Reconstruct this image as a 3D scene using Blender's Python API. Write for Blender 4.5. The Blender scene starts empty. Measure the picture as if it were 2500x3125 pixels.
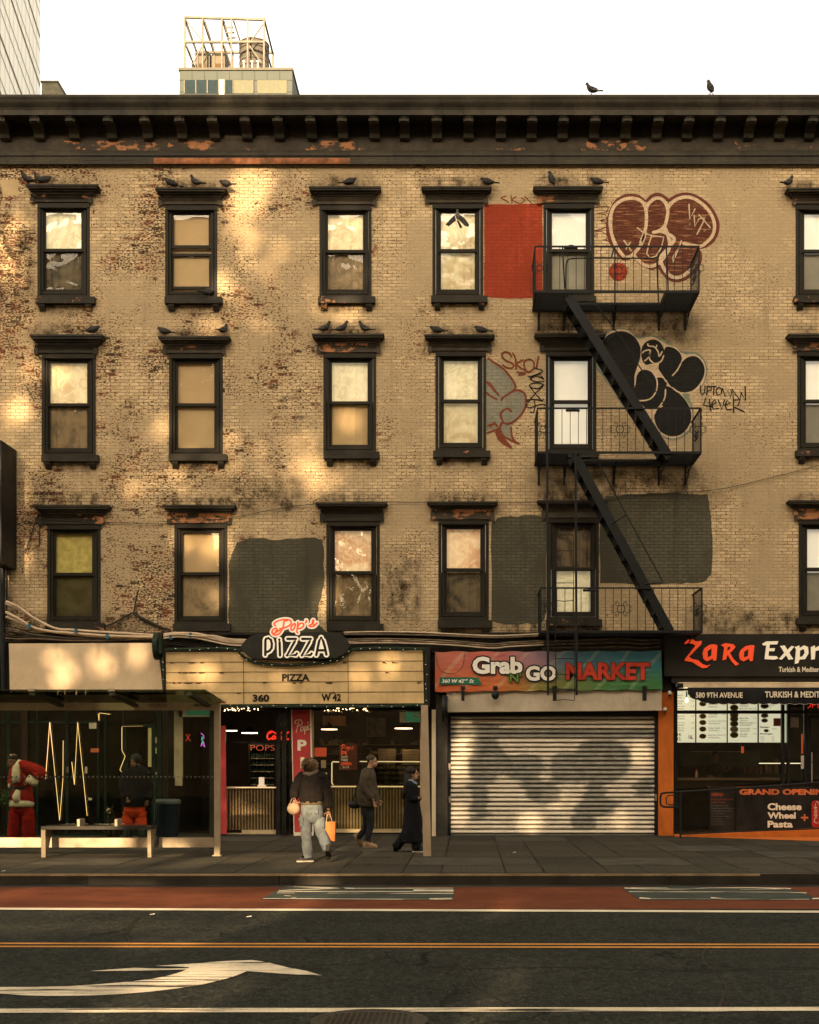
import bpy, math, random
from math import sin, cos, pi, radians
from mathutils import Vector, Matrix
from mathutils.geometry import tessellate_polygon
random.seed(7)
SC = bpy.context.scene
COL = SC.collection
# ---------------- camera, sky, sun, exposure ----------------
F, PX, HZ, CZ, D0 = 3900.0, 1430.0, 2330.0, 1.6, 28.4     # lens, axis, eye height, distance to facade
cd = bpy.data.cameras.new('camera'); cam = bpy.data.objects.new('camera', cd); COL.objects.link(cam)
cam.location = (0, -D0, CZ); cam.rotation_euler = (pi/2, 0, 0)
cd.sensor_fit = 'HORIZONTAL'; cd.sensor_width = 36; cd.lens = 36*F/2500
cd.shift_x = (1250-PX)/2500; cd.shift_y = (HZ-1562.5)/2500
cd.clip_end = 2000; SC.camera = cam
SUN_EL, SUN_AZ = 19.0, 10.0          # degrees; azimuth measured from -Y towards -X
S = Vector((-sin(radians(SUN_AZ))*cos(radians(SUN_EL)), -cos(radians(SUN_AZ))*cos(radians(SUN_EL)), sin(radians(SUN_EL))))
sd = bpy.data.lights.new('sun', 'SUN'); sd.energy = 4.2; sd.angle = radians(.55); sd.color = (1, .74, .46)
sun = bpy.data.objects.new('sun', sd); COL.objects.link(sun); sun.rotation_euler = (-S).to_track_quat('-Z', 'Y').to_euler()
sun.location = (0, -20, 40)
W = bpy.data.worlds.new('World'); SC.world = W; W.use_nodes = True
wn = W.node_tree.nodes; bg = wn['Background']
sky = wn.new('ShaderNodeTexSky'); sky.sky_type = 'NISHITA'; sky.sun_disc = False
sky.sun_elevation = radians(SUN_EL); sky.sun_rotation = radians(180+SUN_AZ)
sky.dust_density = 6; sky.ozone_density = .4; sky.air_density = 1.0
sky.air_density = .8
veil = wn.new('ShaderNodeMix'); veil.data_type = 'RGBA'; veil.inputs[0].default_value = .55      # thin even high cloud
W.node_tree.links.new(sky.outputs[0], veil.inputs[6]); veil.inputs[7].default_value = (4.5,3.75,2.4,1)
W.node_tree.links.new(veil.outputs[2], bg.inputs[0]); bg.inputs[1].default_value = .15
SC.view_settings.view_transform = 'Standard'; SC.view_settings.look = 'None'
SC.view_settings.exposure = 1.9; SC.view_settings.gamma = 1
SC.cycles.max_bounces = 8; SC.cycles.transparent_max_bounces = 16
SC.cycles.sample_clamp_indirect = 4

# ---------------- helpers ----------------
def X(u, y=0.): return (u-PX)*(D0+y)/F
def Z(v, y=0.): return CZ-(v-HZ)*(D0+y)/F
def P(u, v, y=0.): return Vector((X(u, y), y, Z(v, y)))
ORG = {}
class MB:
    def __init__(s): s.v = []; s.f = []; s.mi = []; s.m = 0
    def add(s, vs, fs):
        b = len(s.v); s.v += [Vector(q) for q in vs]
        for f in fs: s.f.append([b+i for i in f]); s.mi.append(s.m)
        return s
    def box(s, x0, x1, y0, y1, z0, z1):
        if x0 > x1: x0, x1 = x1, x0
        if z0 > z1: z0, z1 = z1, z0
        return s.add([(x0,y0,z0),(x1,y0,z0),(x1,y1,z0),(x0,y1,z0),(x0,y0,z1),(x1,y0,z1),(x1,y1,z1),(x0,y1,z1)],
                     [(0,1,5,4),(1,2,6,5),(2,3,7,6),(3,0,4,7),(4,5,6,7),(3,2,1,0)])
    def pb(s, u0, u1, v0, v1, y0, y1):            # a box whose front face is measured at depth y0
        return s.box(X(u0,y0), X(u1,y0), y0, y1, Z(v1,y0), Z(v0,y0))
    def ring(s, u0, u1, v0, v1, w, y0, y1):       # rectangular frame
        s.pb(u0,u1,v0,v0+w,y0,y1); s.pb(u0,u1,v1-w,v1,y0,y1)
        s.pb(u0,u0+w,v0+w,v1-w,y0,y1); return s.pb(u1-w,u1,v0+w,v1-w,y0,y1)
    def tube(s, pts, r, n=8, cap=True, r2=None):
        pts = [Vector(p) for p in pts]; rings = []
        up = None
        for i, p in enumerate(pts):
            t = (pts[min(i+1,len(pts)-1)]-pts[max(i-1,0)]).normalized()
            if up is None:
                up = t.orthogonal().normalized()
            up = (up-t*up.dot(t)).normalized(); bi = t.cross(up)
            rr = r[i] if isinstance(r, (list, tuple)) else r
            rings.append([p+up*cos(2*pi*k/n)*rr+bi*sin(2*pi*k/n)*rr for k in range(n)])
        vs = [q for g in rings for q in g]; fs = []
        for i in range(len(pts)-1):
            for k in range(n): fs.append((i*n+k, i*n+(k+1)%n, (i+1)*n+(k+1)%n, (i+1)*n+k))
        if cap: fs.append(tuple(range(n))[::-1]); fs.append(tuple((len(pts)-1)*n+k for k in range(n)))
        return s.add(vs, fs)
    def bar(s, a, b, w, h=None):                  # square bar, h across in depth
        a, b = Vector(a), Vector(b); h = h or w; t = (b-a).normalized()
        yy = Vector((0,1,0)) if abs(t.y) < .9 else Vector((1,0,0))
        n = t.cross(yy).normalized()*w/2; m = n.cross(t).normalized()*h/2
        vs = [a-n-m,a+n-m,a+n+m,a-n+m,b-n-m,b+n-m,b+n+m,b-n+m]
        return s.add(vs, [(0,1,2,3),(7,6,5,4),(0,4,5,1),(1,5,6,2),(2,6,7,3),(3,7,4,0)])
    def poly(s, pts, y, th=.0):                   # polygon in the facade plane, pts (x,z)
        tri = tessellate_polygon([[Vector((p[0],p[1],0)) for p in pts]])
        n = len(pts)
        fr = [(p[0], y, p[1]) for p in pts]
        if not th: return s.add(fr, [tuple(t) for t in tri])
        bk = [(p[0], y+th, p[1]) for p in pts]
        return s.add(fr+bk, [tuple(t) for t in tri]+[tuple(n+i for i in t)[::-1] for t in tri]+[(i,(i+1)%n,n+(i+1)%n,n+i) for i in range(n)])
    def ppoly(s, pts, y, th=.0): return s.poly([(X(u,y), Z(v,y)) for u, v in pts], y, th)
    def stroke(s, pts, w, y, th=0., closed=False, taper=False): # brush stroke; pts pixels, w pixels
        q = [Vector((X(u,y), Z(v,y))) for u, v in pts]; ww = w*(D0+y)/F/2
        n = len(q); L = []; R = []
        for i in range(n):
            a = q[(i-1)%n] if closed or i else q[i]; b = q[(i+1)%n] if closed or i < n-1 else q[i]
            t = (b-a); t = t.normalized() if t.length > 1e-7 else Vector((1,0)); nn = Vector((-t.y,t.x))
            k = ww*(1-.6*abs(2*i/(n-1)-1)**2) if taper and n > 1 else ww
            L.append(q[i]+nn*k); R.append(q[i]-nn*k)
        vs = [(p.x,y,p.y) for p in L+R]; fs = []
        m = n if closed else n-1
        for i in range(m): j = (i+1)%n; fs.append((i,j,n+j,n+i))
        s.add(vs, fs)
        if th:
            s.add([(p.x,y+th,p.y) for p in L+R]+vs, [(i,(i+1)%n,2*n+(i+1)%n,2*n+i) for i in range(m)]+[(3*n+i,3*n+(i+1)%n,n+(i+1)%n,n+i) for i in range(m)])
        if not closed and not taper:
            for e in (q[0], q[-1]):
                s.add([(e.x+ww*cos(2*pi*k/10), y-.0004, e.y+ww*sin(2*pi*k/10)) for k in range(10)], [tuple(range(10))])
        return s
    def ball(s, c, rx, ry=None, rz=None, n=12, m=8, rot=None):
        ry = ry or rx; rz = rz or rx; vs = []; fs = []
        for i in range(m+1):
            a = pi*i/m
            for k in range(n):
                p = Vector((rx*sin(a)*cos(2*pi*k/n), ry*sin(a)*sin(2*pi*k/n), rz*cos(a)))
                if rot: p = rot @ p
                vs.append(Vector(c)+p)
        for i in range(m):
            for k in range(n): fs.append((i*n+k, (i+1)*n+k, (i+1)*n+(k+1)%n, i*n+(k+1)%n))
        return s.add(vs, fs)
    def lathe(s, c, prof, n=20, axis='z'):
        vs = []; fs = []
        for r, h in prof:
            for k in range(n):
                a = 2*pi*k/n
                p = (r*cos(a), r*sin(a), h) if axis == 'z' else (r*cos(a), h, r*sin(a))
                vs.append(Vector(c)+Vector(p))
        for i in range(len(prof)-1):
            for k in range(n): fs.append((i*n+k,i*n+(k+1)%n,(i+1)*n+(k+1)%n,(i+1)*n+k))
        return s.add(vs, fs)
    def xprof(s, prof, x0, x1):                   # (y,z) profile swept along x
        n = len(prof)
        return s.add([(x0,a,b) for a,b in prof]+[(x1,a,b) for a,b in prof],
              [(i,(i+1)%n,n+(i+1)%n,n+i) for i in range(n)]+[tuple(t) for t in tessellate_polygon([[Vector((a,b,0)) for a,b in prof]])]+[tuple(n+i for i in t) for t in tessellate_polygon([[Vector((a,b,0)) for a,b in prof]])])
    def mesh(s, me, M=None):
        return s.add([(M @ v.co if M else v.co.copy()) for v in me.vertices], [tuple(p.vertices) for p in me.polygons])
    def text(s, t, x0, x1, z0, z1, y, th=0., bold=0., shear=0.):
        vs, fs = textgeo(t, bold, shear, th > 0)
        return s.add([(x0+(x1-x0)*a, y+th*c, z0+(z1-z0)*b) for a,b,c in vs], fs)
    def ptext(s, t, u0, u1, v0, v1, y, th=0., bold=0., shear=0.):
        return s.text(t, X(u0,y), X(u1,y), Z(v1,y), Z(v0,y), y, th, bold, shear)
TG = {}
def textgeo(t, bold, shear, solid):
    k = (t, bold, shear, solid)
    if k in TG: return TG[k]
    c = bpy.data.curves.new('lettering', 'FONT'); c.body = t; c.size = 1; c.offset = bold; c.shear = shear; c.resolution_u = 3
    if solid: c.extrude = .5
    o = bpy.data.objects.new('lettering', c); COL.objects.link(o)
    bpy.context.view_layer.update()
    me = bpy.data.meshes.new_from_object(o.evaluated_get(bpy.context.evaluated_depsgraph_get()))
    vs = [v.co.copy() for v in me.vertices]; fs = [tuple(p.vertices) for p in me.polygons]
    xs = [v.x for v in vs]; ys = [v.y for v in vs]
    a, b, e, g = min(xs), max(xs), min(ys), max(ys)
    r = [((v.x-a)/(b-a), (v.y-e)/(g-e), (.5-v.z if solid else 0)) for v in vs]
    bpy.data.objects.remove(o); bpy.data.curves.remove(c); bpy.data.meshes.remove(me)
    TG[k] = (r, fs); return TG[k]

def obj(name, mb, mats, parent=None, smooth=False, origin=None):
    me = bpy.data.meshes.new(name)
    if parent is not None: org = ORG[parent.name]
    elif origin is not None: org = Vector(origin)
    else:
        xs = [v.x for v in mb.v]; ys = [v.y for v in mb.v]; zs = [v.z for v in mb.v]
        org = Vector(((min(xs)+max(xs))/2, (min(ys)+max(ys))/2, min(zs)))
    me.from_pydata([v-org for v in mb.v], [], mb.f); me.update()
    o = bpy.data.objects.new(name, me); COL.objects.link(o)
    if not isinstance(mats, (list, tuple)): mats = [mats]
    for m in mats: me.materials.append(m)
    for p, i in zip(me.polygons, mb.mi): p.material_index = i; p.use_smooth = smooth
    if parent is not None: o.parent = parent
    else: o.location = org
    ORG[o.name] = org
    return o
def tag(o, label=None, cat=None, group=None, kind=None):
    for k, w in (('label',label),('category',cat),('group',group),('kind',kind)):
        if w: o[k] = w
    return o
def thing(name, label, cat, loc=(0,0,0), group=None):
    o = bpy.data.objects.new(name, None); COL.objects.link(o); o.location = loc; o.empty_display_size = .2
    ORG[o.name] = Vector(loc); return tag(o, label, cat, group)

def smoothp(pts, closed=False, k=6):
    n = len(pts); out = []
    g = lambda i: pts[i%n] if closed else pts[max(0,min(n-1,i))]
    for i in range(n if closed else n-1):
        p0,p1,p2,p3 = g(i-1),g(i),g(i+1),g(i+2)
        for j in range(k):
            t = j/k; out.append(tuple(.5*(2*p1[d]+(p2[d]-p0[d])*t+(2*p0[d]-5*p1[d]+4*p2[d]-p3[d])*t*t+(3*p1[d]-p0[d]-3*p2[d]+p3[d])*t**3) for d in (0,1)))
    if not closed: out.append(pts[-1])
    return out
# ---------------- materials ----------------
MATS = {}
def nodes(name):
    m = bpy.data.materials.new(name); m.use_nodes = True
    nt = m.node_tree; b = nt.nodes['Principled BSDF']; return m, nt, b
def N(nt, t, **kw):
    n = nt.nodes.new('ShaderNode'+t)
    for k, w in kw.items(): setattr(n, k, w)
    return n
def pos(nt, sx=1, sy=1, sz=1, loc=(0,0,0)):
    g = N(nt, 'NewGeometry'); mp = N(nt, 'Mapping'); mp.inputs['Scale'].default_value = (sx,sy,sz); mp.inputs['Location'].default_value = loc
    nt.links.new(g.outputs['Position'], mp.inputs['Vector']); return mp.outputs[0]
def noise(nt, vec, scale, detail=3, rough=.5, dist=0.):
    n = N(nt, 'TexNoise'); n.inputs['Scale'].default_value = scale; n.inputs['Detail'].default_value = detail
    n.inputs['Roughness'].default_value = rough; n.inputs['Distortion'].default_value = dist
    nt.links.new(vec, n.inputs['Vector']); return n.outputs['Fac']
def mrange(nt, sock, a, b, c=0., d=1.):
    n = N(nt, 'MapRange'); n.interpolation_type = 'SMOOTHSTEP'
    for i, w in zip((1,2,3,4), (a,b,c,d)): n.inputs[i].default_value = w
    nt.links.new(sock, n.inputs[0]); return n.outputs[0]
def mth(nt, op, a, b=0.):
    n = N(nt, 'Math', operation=op)
    for i, w in ((0,a),(1,b)):
        if isinstance(w, (int,float)): n.inputs[i].default_value = w
        else: nt.links.new(w, n.inputs[i])
    return n.outputs[0]
def mix(nt, fac, a, b, blend='MIX'):
    n = N(nt, 'Mix', data_type='RGBA', blend_type=blend)
    for i, w in ((0,fac),(6,a),(7,b)):
        if isinstance(w, (int,float)): n.inputs[i].default_value = w
        elif isinstance(w, tuple): n.inputs[i].default_value = (*w[:3],1)
        else: nt.links.new(w, n.inputs[i])
    return n.outputs[2]
def bumpn(nt, b, h, strength, dist=.01):
    n = N(nt, 'Bump'); n.inputs['Strength'].default_value = strength; n.inputs['Distance'].default_value = dist
    nt.links.new(h, n.inputs['Height']); nt.links.new(n.outputs[0], b.inputs['Normal']); return n
def mat(name, col, rough=.7, metal=0., var=.25, vs=2., bump=.15, bs=30., emit=0., dirt=0., spec=.14, dcol=None, rust=0.):
    if name in MATS: return MATS[name]
    m, nt, b = nodes(name); v = pos(nt)
    n1 = noise(nt, v, vs, 5, .6); n2 = noise(nt, v, vs*9, 4, .6)
    c = mix(nt, mrange(nt, n1, .3, .7), tuple(x*(1-var) for x in col), tuple(min(1,x*(1+var)) for x in col))
    c = mix(nt, mth(nt,'MULTIPLY', mrange(nt, n2, .35, .75), var*.8), c, tuple(x*.5 for x in col))
    if dirt:
        dn = noise(nt, pos(nt, 3, 3, .7), 1.6, 6, .65, .4)
        c = mix(nt, mth(nt,'MULTIPLY', mrange(nt, dn, .5, .72), dirt), c, dcol or tuple(x*.3 for x in col))
    if rust:
        rn = noise(nt, pos(nt, 1, 1, 1.6, (3,0,5)), 4.5, 7, .7); rl = noise(nt, pos(nt, .5, 1, .8, (9,0,2)), 1.1, 2)
        rf = mrange(nt, mth(nt, 'ADD', rn, mth(nt, 'MULTIPLY', mrange(nt, rl, .4, .65), .22)), .74-.12*(rust-.3), .77-.12*(rust-.3))
        c = mix(nt, rf, c, (.36,.155,.065))
    nt.links.new(c, b.inputs['Base Color']); b.inputs['Metallic'].default_value = metal
    b.inputs['Specular IOR Level'].default_value = spec
    nt.links.new(mrange(nt, n1, .2, .8, max(.02,rough-.12), min(1,rough+.12)), b.inputs['Roughness'])
    if bump: bumpn(nt, b, noise(nt, v, bs, 4, .6), bump)
    if emit: b.inputs['Emission Strength'].default_value = emit; nt.links.new(c, b.inputs['Emission Color'])
    MATS[name] = m; return m
EMK = .30
def emis(name, col, s):
    if name in MATS: return MATS[name]
    m, nt, b = nodes(name); b.inputs['Base Color'].default_value = (*[c*.6 for c in col],1)
    b.inputs['Emission Color'].default_value = (*col,1); b.inputs['Emission Strength'].default_value = s*EMK
    MATS[name] = m; return m
def brickmat(name, c1, c2, mortar, chips=1., grime=.5, streak=False, streakc=None):
    m, nt, b = nodes(name)
    g = N(nt, 'NewGeometry'); sp = N(nt, 'SeparateXYZ'); cb = N(nt, 'CombineXYZ'); nt.links.new(g.outputs['Position'], sp.inputs[0])
    nt.links.new(sp.outputs[0], cb.inputs[0]); nt.links.new(sp.outputs[2], cb.inputs[1])
    def br(a, c, mo, wob=0):
        t = N(nt, 'TexBrick'); t.offset = .5; t.inputs['Scale'].default_value = 1; t.inputs['Brick Width'].default_value = .212
        t.inputs['Row Height'].default_value = .0735; t.inputs['Mortar Size'].default_value = .0085; t.inputs['Mortar Smooth'].default_value = .35
        t.inputs['Bias'].default_value = 0
        for i, w in ((1,a),(2,c),(3,mo)): t.inputs[i].default_value = (*w,1)
        wob = N(nt, 'TexNoise'); wob.inputs['Scale'].default_value = 5; nt.links.new(cb.outputs[0], wob.inputs[0])
        vm = N(nt, 'VectorMath', operation='MULTIPLY_ADD'); nt.links.new(wob.outputs['Color'], vm.inputs[0]); vm.inputs[1].default_value = (.012,.009,0); nt.links.new(cb.outputs[0], vm.inputs[2])
        nt.links.new(vm.outputs[0], t.inputs[0]); return t
    t = br(c1, c2, mortar); rnd = br((0,0,0), (1,1,1), (0,0,0))
    v = cb.outputs[0]
    fade = mrange(nt, noise(nt, v, 2.2, 4), .35, .65)
    c = mix(nt, mth(nt,'MULTIPLY', fade, .25), t.outputs[0], c1)           # joints filled with paint in places
    # large soft weathering
    wv = noise(nt, v, .55, 5, .62, .3)
    c = mix(nt, mth(nt,'MULTIPLY', mrange(nt, wv, .38, .60), grime), c, tuple(x*.52 for x in c1))
    mp = N(nt, 'Mapping'); mp.inputs['Scale'].default_value = (3.2,.35,1); nt.links.new(v, mp.inputs[0])
    sv = noise(nt, mp.outputs[0], 1.2, 5, .6)
    c = mix(nt, mth(nt,'MULTIPLY', mrange(nt, sv, .52, .75), grime*.9), c, tuple(x*.4 for x in c1))
    sp2 = noise(nt, v, 55, 3, .75); c = mix(nt, mth(nt,'MULTIPLY', mrange(nt, sp2, .46, .70), .75), c, tuple(x*.38 for x in c1))
    sp3 = noise(nt, v, 9, 5, .75); c = mix(nt, mth(nt,'MULTIPLY', mrange(nt, sp3, .48, .64), .6), c, tuple(x*.5 for x in c1))
    sp4 = noise(nt, v, 38, 3, .7); c = mix(nt, mth(nt,'MULTIPLY', mrange(nt, sp4, .56, .72), .5), c, tuple(min(1,x*1.45) for x in c1))
    if streak:
        m3 = N(nt, 'Mapping'); m3.inputs['Scale'].default_value = (1.3,16,1); nt.links.new(v, m3.inputs[0])
        st = noise(nt, m3.outputs[0], 1.7, 5, .65); c = mix(nt, mrange(nt, st, .52, .66, 0, .85), c, streakc)
    if chips:
        m2 = N(nt, 'Mapping'); m2.inputs['Scale'].default_value = (1,1.9,1); nt.links.new(v, m2.inputs[0])
        ch = noise(nt, m2.outputs[0], 17, 4, .62, .1)
        cl = noise(nt, v, .62, 4, .6); cl = mrange(nt, cl, .24, .66)
        side = mrange(nt, sp.outputs[0], -10.5, 4.0, 1., .55)
        k = mth(nt,'MULTIPLY', mth(nt,'MULTIPLY', cl, side), chips)
        thr = mth(nt,'ADD', ch, mth(nt,'MULTIPLY', k, .185))
        cf = mrange(nt, thr, .70, .73)
        redc = mix(nt, mrange(nt, noise(nt, v, 3.1, 3), .4, .62), (.055,.032,.016), (.15,.050,.022))
        c = mix(nt, cf, c, redc)
        wb = mth(nt,'MULTIPLY', mth(nt,'GREATER_THAN', rnd.outputs[0], .84), mrange(nt, k, .70, .90))
        wb = mth(nt,'MULTIPLY', wb, mrange(nt, noise(nt, v, 14, 4, .6), .42, .5))
        c = mix(nt, wb, c, redc)
    nt.links.new(c, b.inputs['Base Color']); b.inputs['Roughness'].default_value = .9; b.inputs['Specular IOR Level'].default_value = .12
    h = mix(nt, .25, t.outputs[1], noise(nt, v, 45, 4, .7)); inv = mth(nt,'SUBTRACT', 1, h)
    bumpn(nt, b, inv, .55, .012)
    MATS[name] = m; return m
def glassmat(name, refl=.25, tint=(1,1,1), wav=.0, ws=1.5, seed=0, rough=.02):
    m, nt, b = nodes(name); nt.nodes.remove(b); out = nt.nodes['Material Output']
    tr = N(nt, 'BsdfTransparent'); tr.inputs[0].default_value = (*tint,1)
    gl = N(nt, 'BsdfGlossy'); gl.inputs['Roughness'].default_value = rough; gl.inputs[0].default_value = (1,.97,.9,1)
    ms = N(nt, 'MixShader'); lw = N(nt, 'LayerWeight'); lw.inputs[0].default_value = .25
    f = mth(nt,'ADD', mth(nt,'MULTIPLY', lw.outputs['Fresnel'], .25), refl)
    nt.links.new(f, ms.inputs[0]); nt.links.new(tr.outputs[0], ms.inputs[1]); nt.links.new(gl.outputs[0], ms.inputs[2])
    nt.links.new(ms.outputs[0], out.inputs[0])
    if wav:
        bn = N(nt, 'Bump'); bn.inputs['Strength'].default_value = 1; bn.inputs['Distance'].default_value = wav
        nt.links.new(noise(nt, pos(nt,1,1,1,(seed*3.1,seed,seed*1.7)), ws, 1, .4, .6), bn.inputs['Height'])
        nt.links.new(bn.outputs[0], gl.inputs['Normal'])
    MATS[name] = m; return m

BEIGE = brickmat('painted_beige_brick', (.74,.545,.305), (.47,.335,.18), (.055,.038,.022), chips=1.22, grime=.85)
GREYP = brickmat('grey_overpaint_brick', (.115,.103,.066), (.088,.080,.052), (.03,.027,.016), chips=0, grime=1.0)
REDP = brickmat('red_paint_brick', (.42,.065,.026), (.35,.05,.022), (.18,.035,.016), chips=0, grime=.7)
TRIM = mat('dark_painted_trim', (.028,.023,.015), .6, var=.35, vs=3, bump=.3, bs=18, rust=.12)
TRIMR = mat('peeling_lintel_paint', (.055,.044,.029), .65, var=.35, vs=4, bump=.4, bs=14, rust=.85)
CORN = mat('weathered_cornice_metal', (.040,.033,.021), .75, var=.5, vs=1.3, bump=.4, bs=9, dirt=.8, spec=.25)
FRM = mat('dark_green_window_frame', (.022,.018,.011), .6, var=.25, vs=4, bump=.1)
IRON = mat('black_painted_iron', (.010,.010,.009), .6, var=.3, vs=12, bump=.25, bs=60, spec=.2)
CREAMP = mat('cream_metal_panel', (.62,.46,.28), .42, var=.12, vs=1.2, bump=.1, bs=6, dirt=.35, dcol=(.2,.12,.06))
MARQ = mat('aged_marquee_plastic', (.62,.43,.20), .45, var=.14, vs=1.4, bump=.05, dirt=.4, dcol=(.3,.17,.06))
BLK = mat('black_paint', (.007,.007,.006), .55, var=.3, spec=.25)
DARKB = mat('dark_brown_board', (.03,.024,.017), .7, var=.4, vs=3, dirt=.4)
CREAM = mat('cream_lettering', (.80,.68,.48), .5, var=.05)
WHITE = mat('white_lettering', (.80,.74,.62), .5, var=.05)
REDL = mat('red_lettering', (.62,.07,.02), .5, var=.08)
ALU = mat('brushed_aluminium', (.42,.36,.27), .35, .7, var=.15, vs=6, bump=.05)
POST = mat('beige_painted_post', (.40,.29,.18), .5, var=.1, vs=3, dirt=.25)
ORNG = mat('orange_painted_wall', (.52,.13,.02), .6, var=.12, vs=3, dirt=.3)

# ---------------- the ground ----------------
def ground_mat():
    m, nt, b = nodes('asphalt'); v = pos(nt)
    c = mix(nt, mrange(nt, noise(nt, v, 1.1, 6, .6), .3, .7), (.017,.019,.014), (.031,.032,.024))
    c = mix(nt, mrange(nt, noise(nt, v, 70, 2, .7), .48, .62), c, (.012,.012,.010))
    c = mix(nt, mrange(nt, noise(nt, v, 90, 2, .7), .60, .72), c, (.085,.08,.062))
    c = mix(nt, mrange(nt, noise(nt, pos(nt,.3,3,1), 1.5, 5, .6), .5, .75, 0, .5), c, (.03,.03,.025))
    c = mix(nt, mrange(nt, noise(nt, pos(nt,1,.6,1), 16, 4, .8), .46, .58, 0, .75), c, (.009,.009,.007)); c = mix(nt, mrange(nt, noise(nt, pos(nt,1,.5,1), 30, 3, .8), .55, .66, 0, .8), c, (.060,.058,.045))
    vo = N(nt,'TexVoronoi'); vo.feature = 'DISTANCE_TO_EDGE'; vo.inputs['Scale'].default_value = .45
    wv = N(nt,'TexNoise'); wv.inputs['Scale'].default_value = 1.8; wv.inputs['Detail'].default_value = 6; nt.links.new(v, wv.inputs[0])
    vm = N(nt,'VectorMath',operation='MULTIPLY_ADD'); nt.links.new(wv.outputs['Color'], vm.inputs[0]); vm.inputs[1].default_value = (.8,.8,0); nt.links.new(v, vm.inputs[2]); nt.links.new(vm.outputs[0], vo.inputs['Vector'])
    c = mix(nt, mth(nt,'MULTIPLY', mrange(nt, vo.outputs[0], .0, .010, 1, 0), mrange(nt, noise(nt, v, .35, 2), .45, .6)), c, (.006,.006,.005))
    c = mix(nt, mrange(nt, noise(nt, pos(nt,1,1,1,(7,3,0)), 2.3, 3, .5), .66, .72, 0, .55), c, (.008,.008,.007))
    nt.links.new(c, b.inputs['Base Color']); b.inputs['Roughness'].default_value = .9; b.inputs['Specular IOR Level'].default_value = .06
    bumpn(nt, b, noise(nt, v, 38, 5, .8), .8, .02); return m
def worn(name, col, thr=.5, seed=0, sx=1., sy=3., under=None, soft=.05):
    """road paint worn through to the asphalt"""
    m, nt, b = nodes(name); v = pos(nt, sx, sy, 1, (seed,seed*2,0))
    n = noise(nt, v, 3.0, 8, .72); k = mrange(nt, n, thr, thr+soft)
    c = mix(nt, mrange(nt, noise(nt, pos(nt), 2.2, 5, .6), .3, .7), tuple(x*.72 for x in col), col)
    c = mix(nt, mrange(nt, noise(nt, pos(nt), 70, 2, .7), .5, .66, 0, .6), c, tuple(x*.35 for x in col))
    c = mix(nt, k, c, under or (.024,.024,.019)); nt.links.new(c, b.inputs['Base Color']); b.inputs['Roughness'].default_value = .85; b.inputs['Specular IOR Level'].default_value = .08
    bumpn(nt, b, noise(nt, pos(nt), 55, 4, .75), .4, .01); return m
ASPH = ground_mat()
tag(obj('ground', MB().box(-400,400,-300,400,-.6,-.22), ASPH), kind='structure')
RZ = -.15
tag(obj('road', MB().box(-60,60,-27.0,-9.95,-.21,RZ), ASPH), kind='structure')
def concrete():
    m, nt, b = nodes('sidewalk_concrete'); v = pos(nt)
    g = N(nt, 'NewGeometry'); t = N(nt, 'TexBrick'); t.offset = 0; t.inputs['Scale'].default_value = 1
    t.inputs['Brick Width'].default_value = 1.52; t.inputs['Row Height'].default_value = 1.55; t.inputs['Mortar Size'].default_value = .022; t.inputs['Mortar Smooth'].default_value = .3
    t.inputs[1].default_value = (.034,.029,.020,1); t.inputs[2].default_value = (.062,.053,.037,1); t.inputs[3].default_value = (.008,.007,.006,1)
    mp = N(nt,'Mapping'); mp.inputs['Location'].default_value = (.4,.3,0); mp.inputs['Rotation'].default_value = (0,0,.0); nt.links.new(g.outputs[0], mp.inputs[0]); nt.links.new(mp.outputs[0], t.inputs[0])
    c = mix(nt, mrange(nt, noise(nt, v, .9, 6, .65), .35, .7, 0, .7), t.outputs[0], (.045,.04,.03))
    c = mix(nt, mrange(nt, noise(nt, pos(nt,1,.5,1), 22, 4, .8), .48, .60, 0, .7), c, (.016,.014,.010)); c = mix(nt, mrange(nt, noise(nt, pos(nt,1,.5,1), 34, 3, .8), .58, .68, 0, .6), c, (.10,.088,.064))
    c = mix(nt, mrange(nt, noise(nt, v, 7, 2, .5), .70, .73, 0, .8), c, (.02,.018,.014))
    nt.links.new(c, b.inputs['Base Color']); b.inputs['Roughness'].default_value = .9; b.inputs['Specular IOR Level'].default_value = .06
    bumpn(nt, b, noise(nt, v, 60, 4, .7), .35, .01); return m
CONC = concrete()
KERB = mat('granite_kerb', (.035,.029,.02), .45, var=.25, vs=2, bump=.3, bs=40)
KY = -10.0
tag(obj('sidewalk', MB().box(-60,60,KY+.16,6,-.21,0), CONC), kind='structure')
k = MB(); xx = -60.
while xx < 60:
    L = 2.4 + random.random()*.8; k.box(xx+.004, xx+L-.004, KY, KY+.155, -.21, .004+random.uniform(-.004,.004)); xx += L
tag(obj('kerb', k, KERB), kind='structure')
tag(obj('kerb_steel_edge', MB().box(-60,4.2,KY-.006,KY+.02,-.02,.009), mat('worn_kerb_steel',(.45,.33,.18),.35,.6,var=.3,vs=2)), kind='structure')
tag(obj('far_sidewalk', MB().box(-60,60,-46,-27.0,-.21,0), CONC), kind='structure')
def ry(v): return -D0 + (CZ-RZ)*F/(v-HZ)
def rx(u, v): return (u-PX)*(ry(v)+D0)/F
def rquad(mb, uv, z, th=.003):
    pts = [(rx(u,v), ry(v)) for u, v in uv]
    tri = tessellate_polygon([[Vector((*p,0)) for p in pts]]); n = len(pts)
    mb.add([(a,b,z) for a,b in pts], [tuple(t) for t in tri]); return mb
REDLANE = worn('red_bus_lane_paint', (.125,.036,.015), .60, 2, .5, 1.4, (.05,.03,.02), .2)
mb = MB(); y0, y1 = ry(2775), KY-.34
mb.add([(-60,y0,RZ+.003),(60,y0,RZ+.003),(60,y1,RZ+.003),(-60,y1,RZ+.003)], [(0,1,2,3)])
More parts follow.
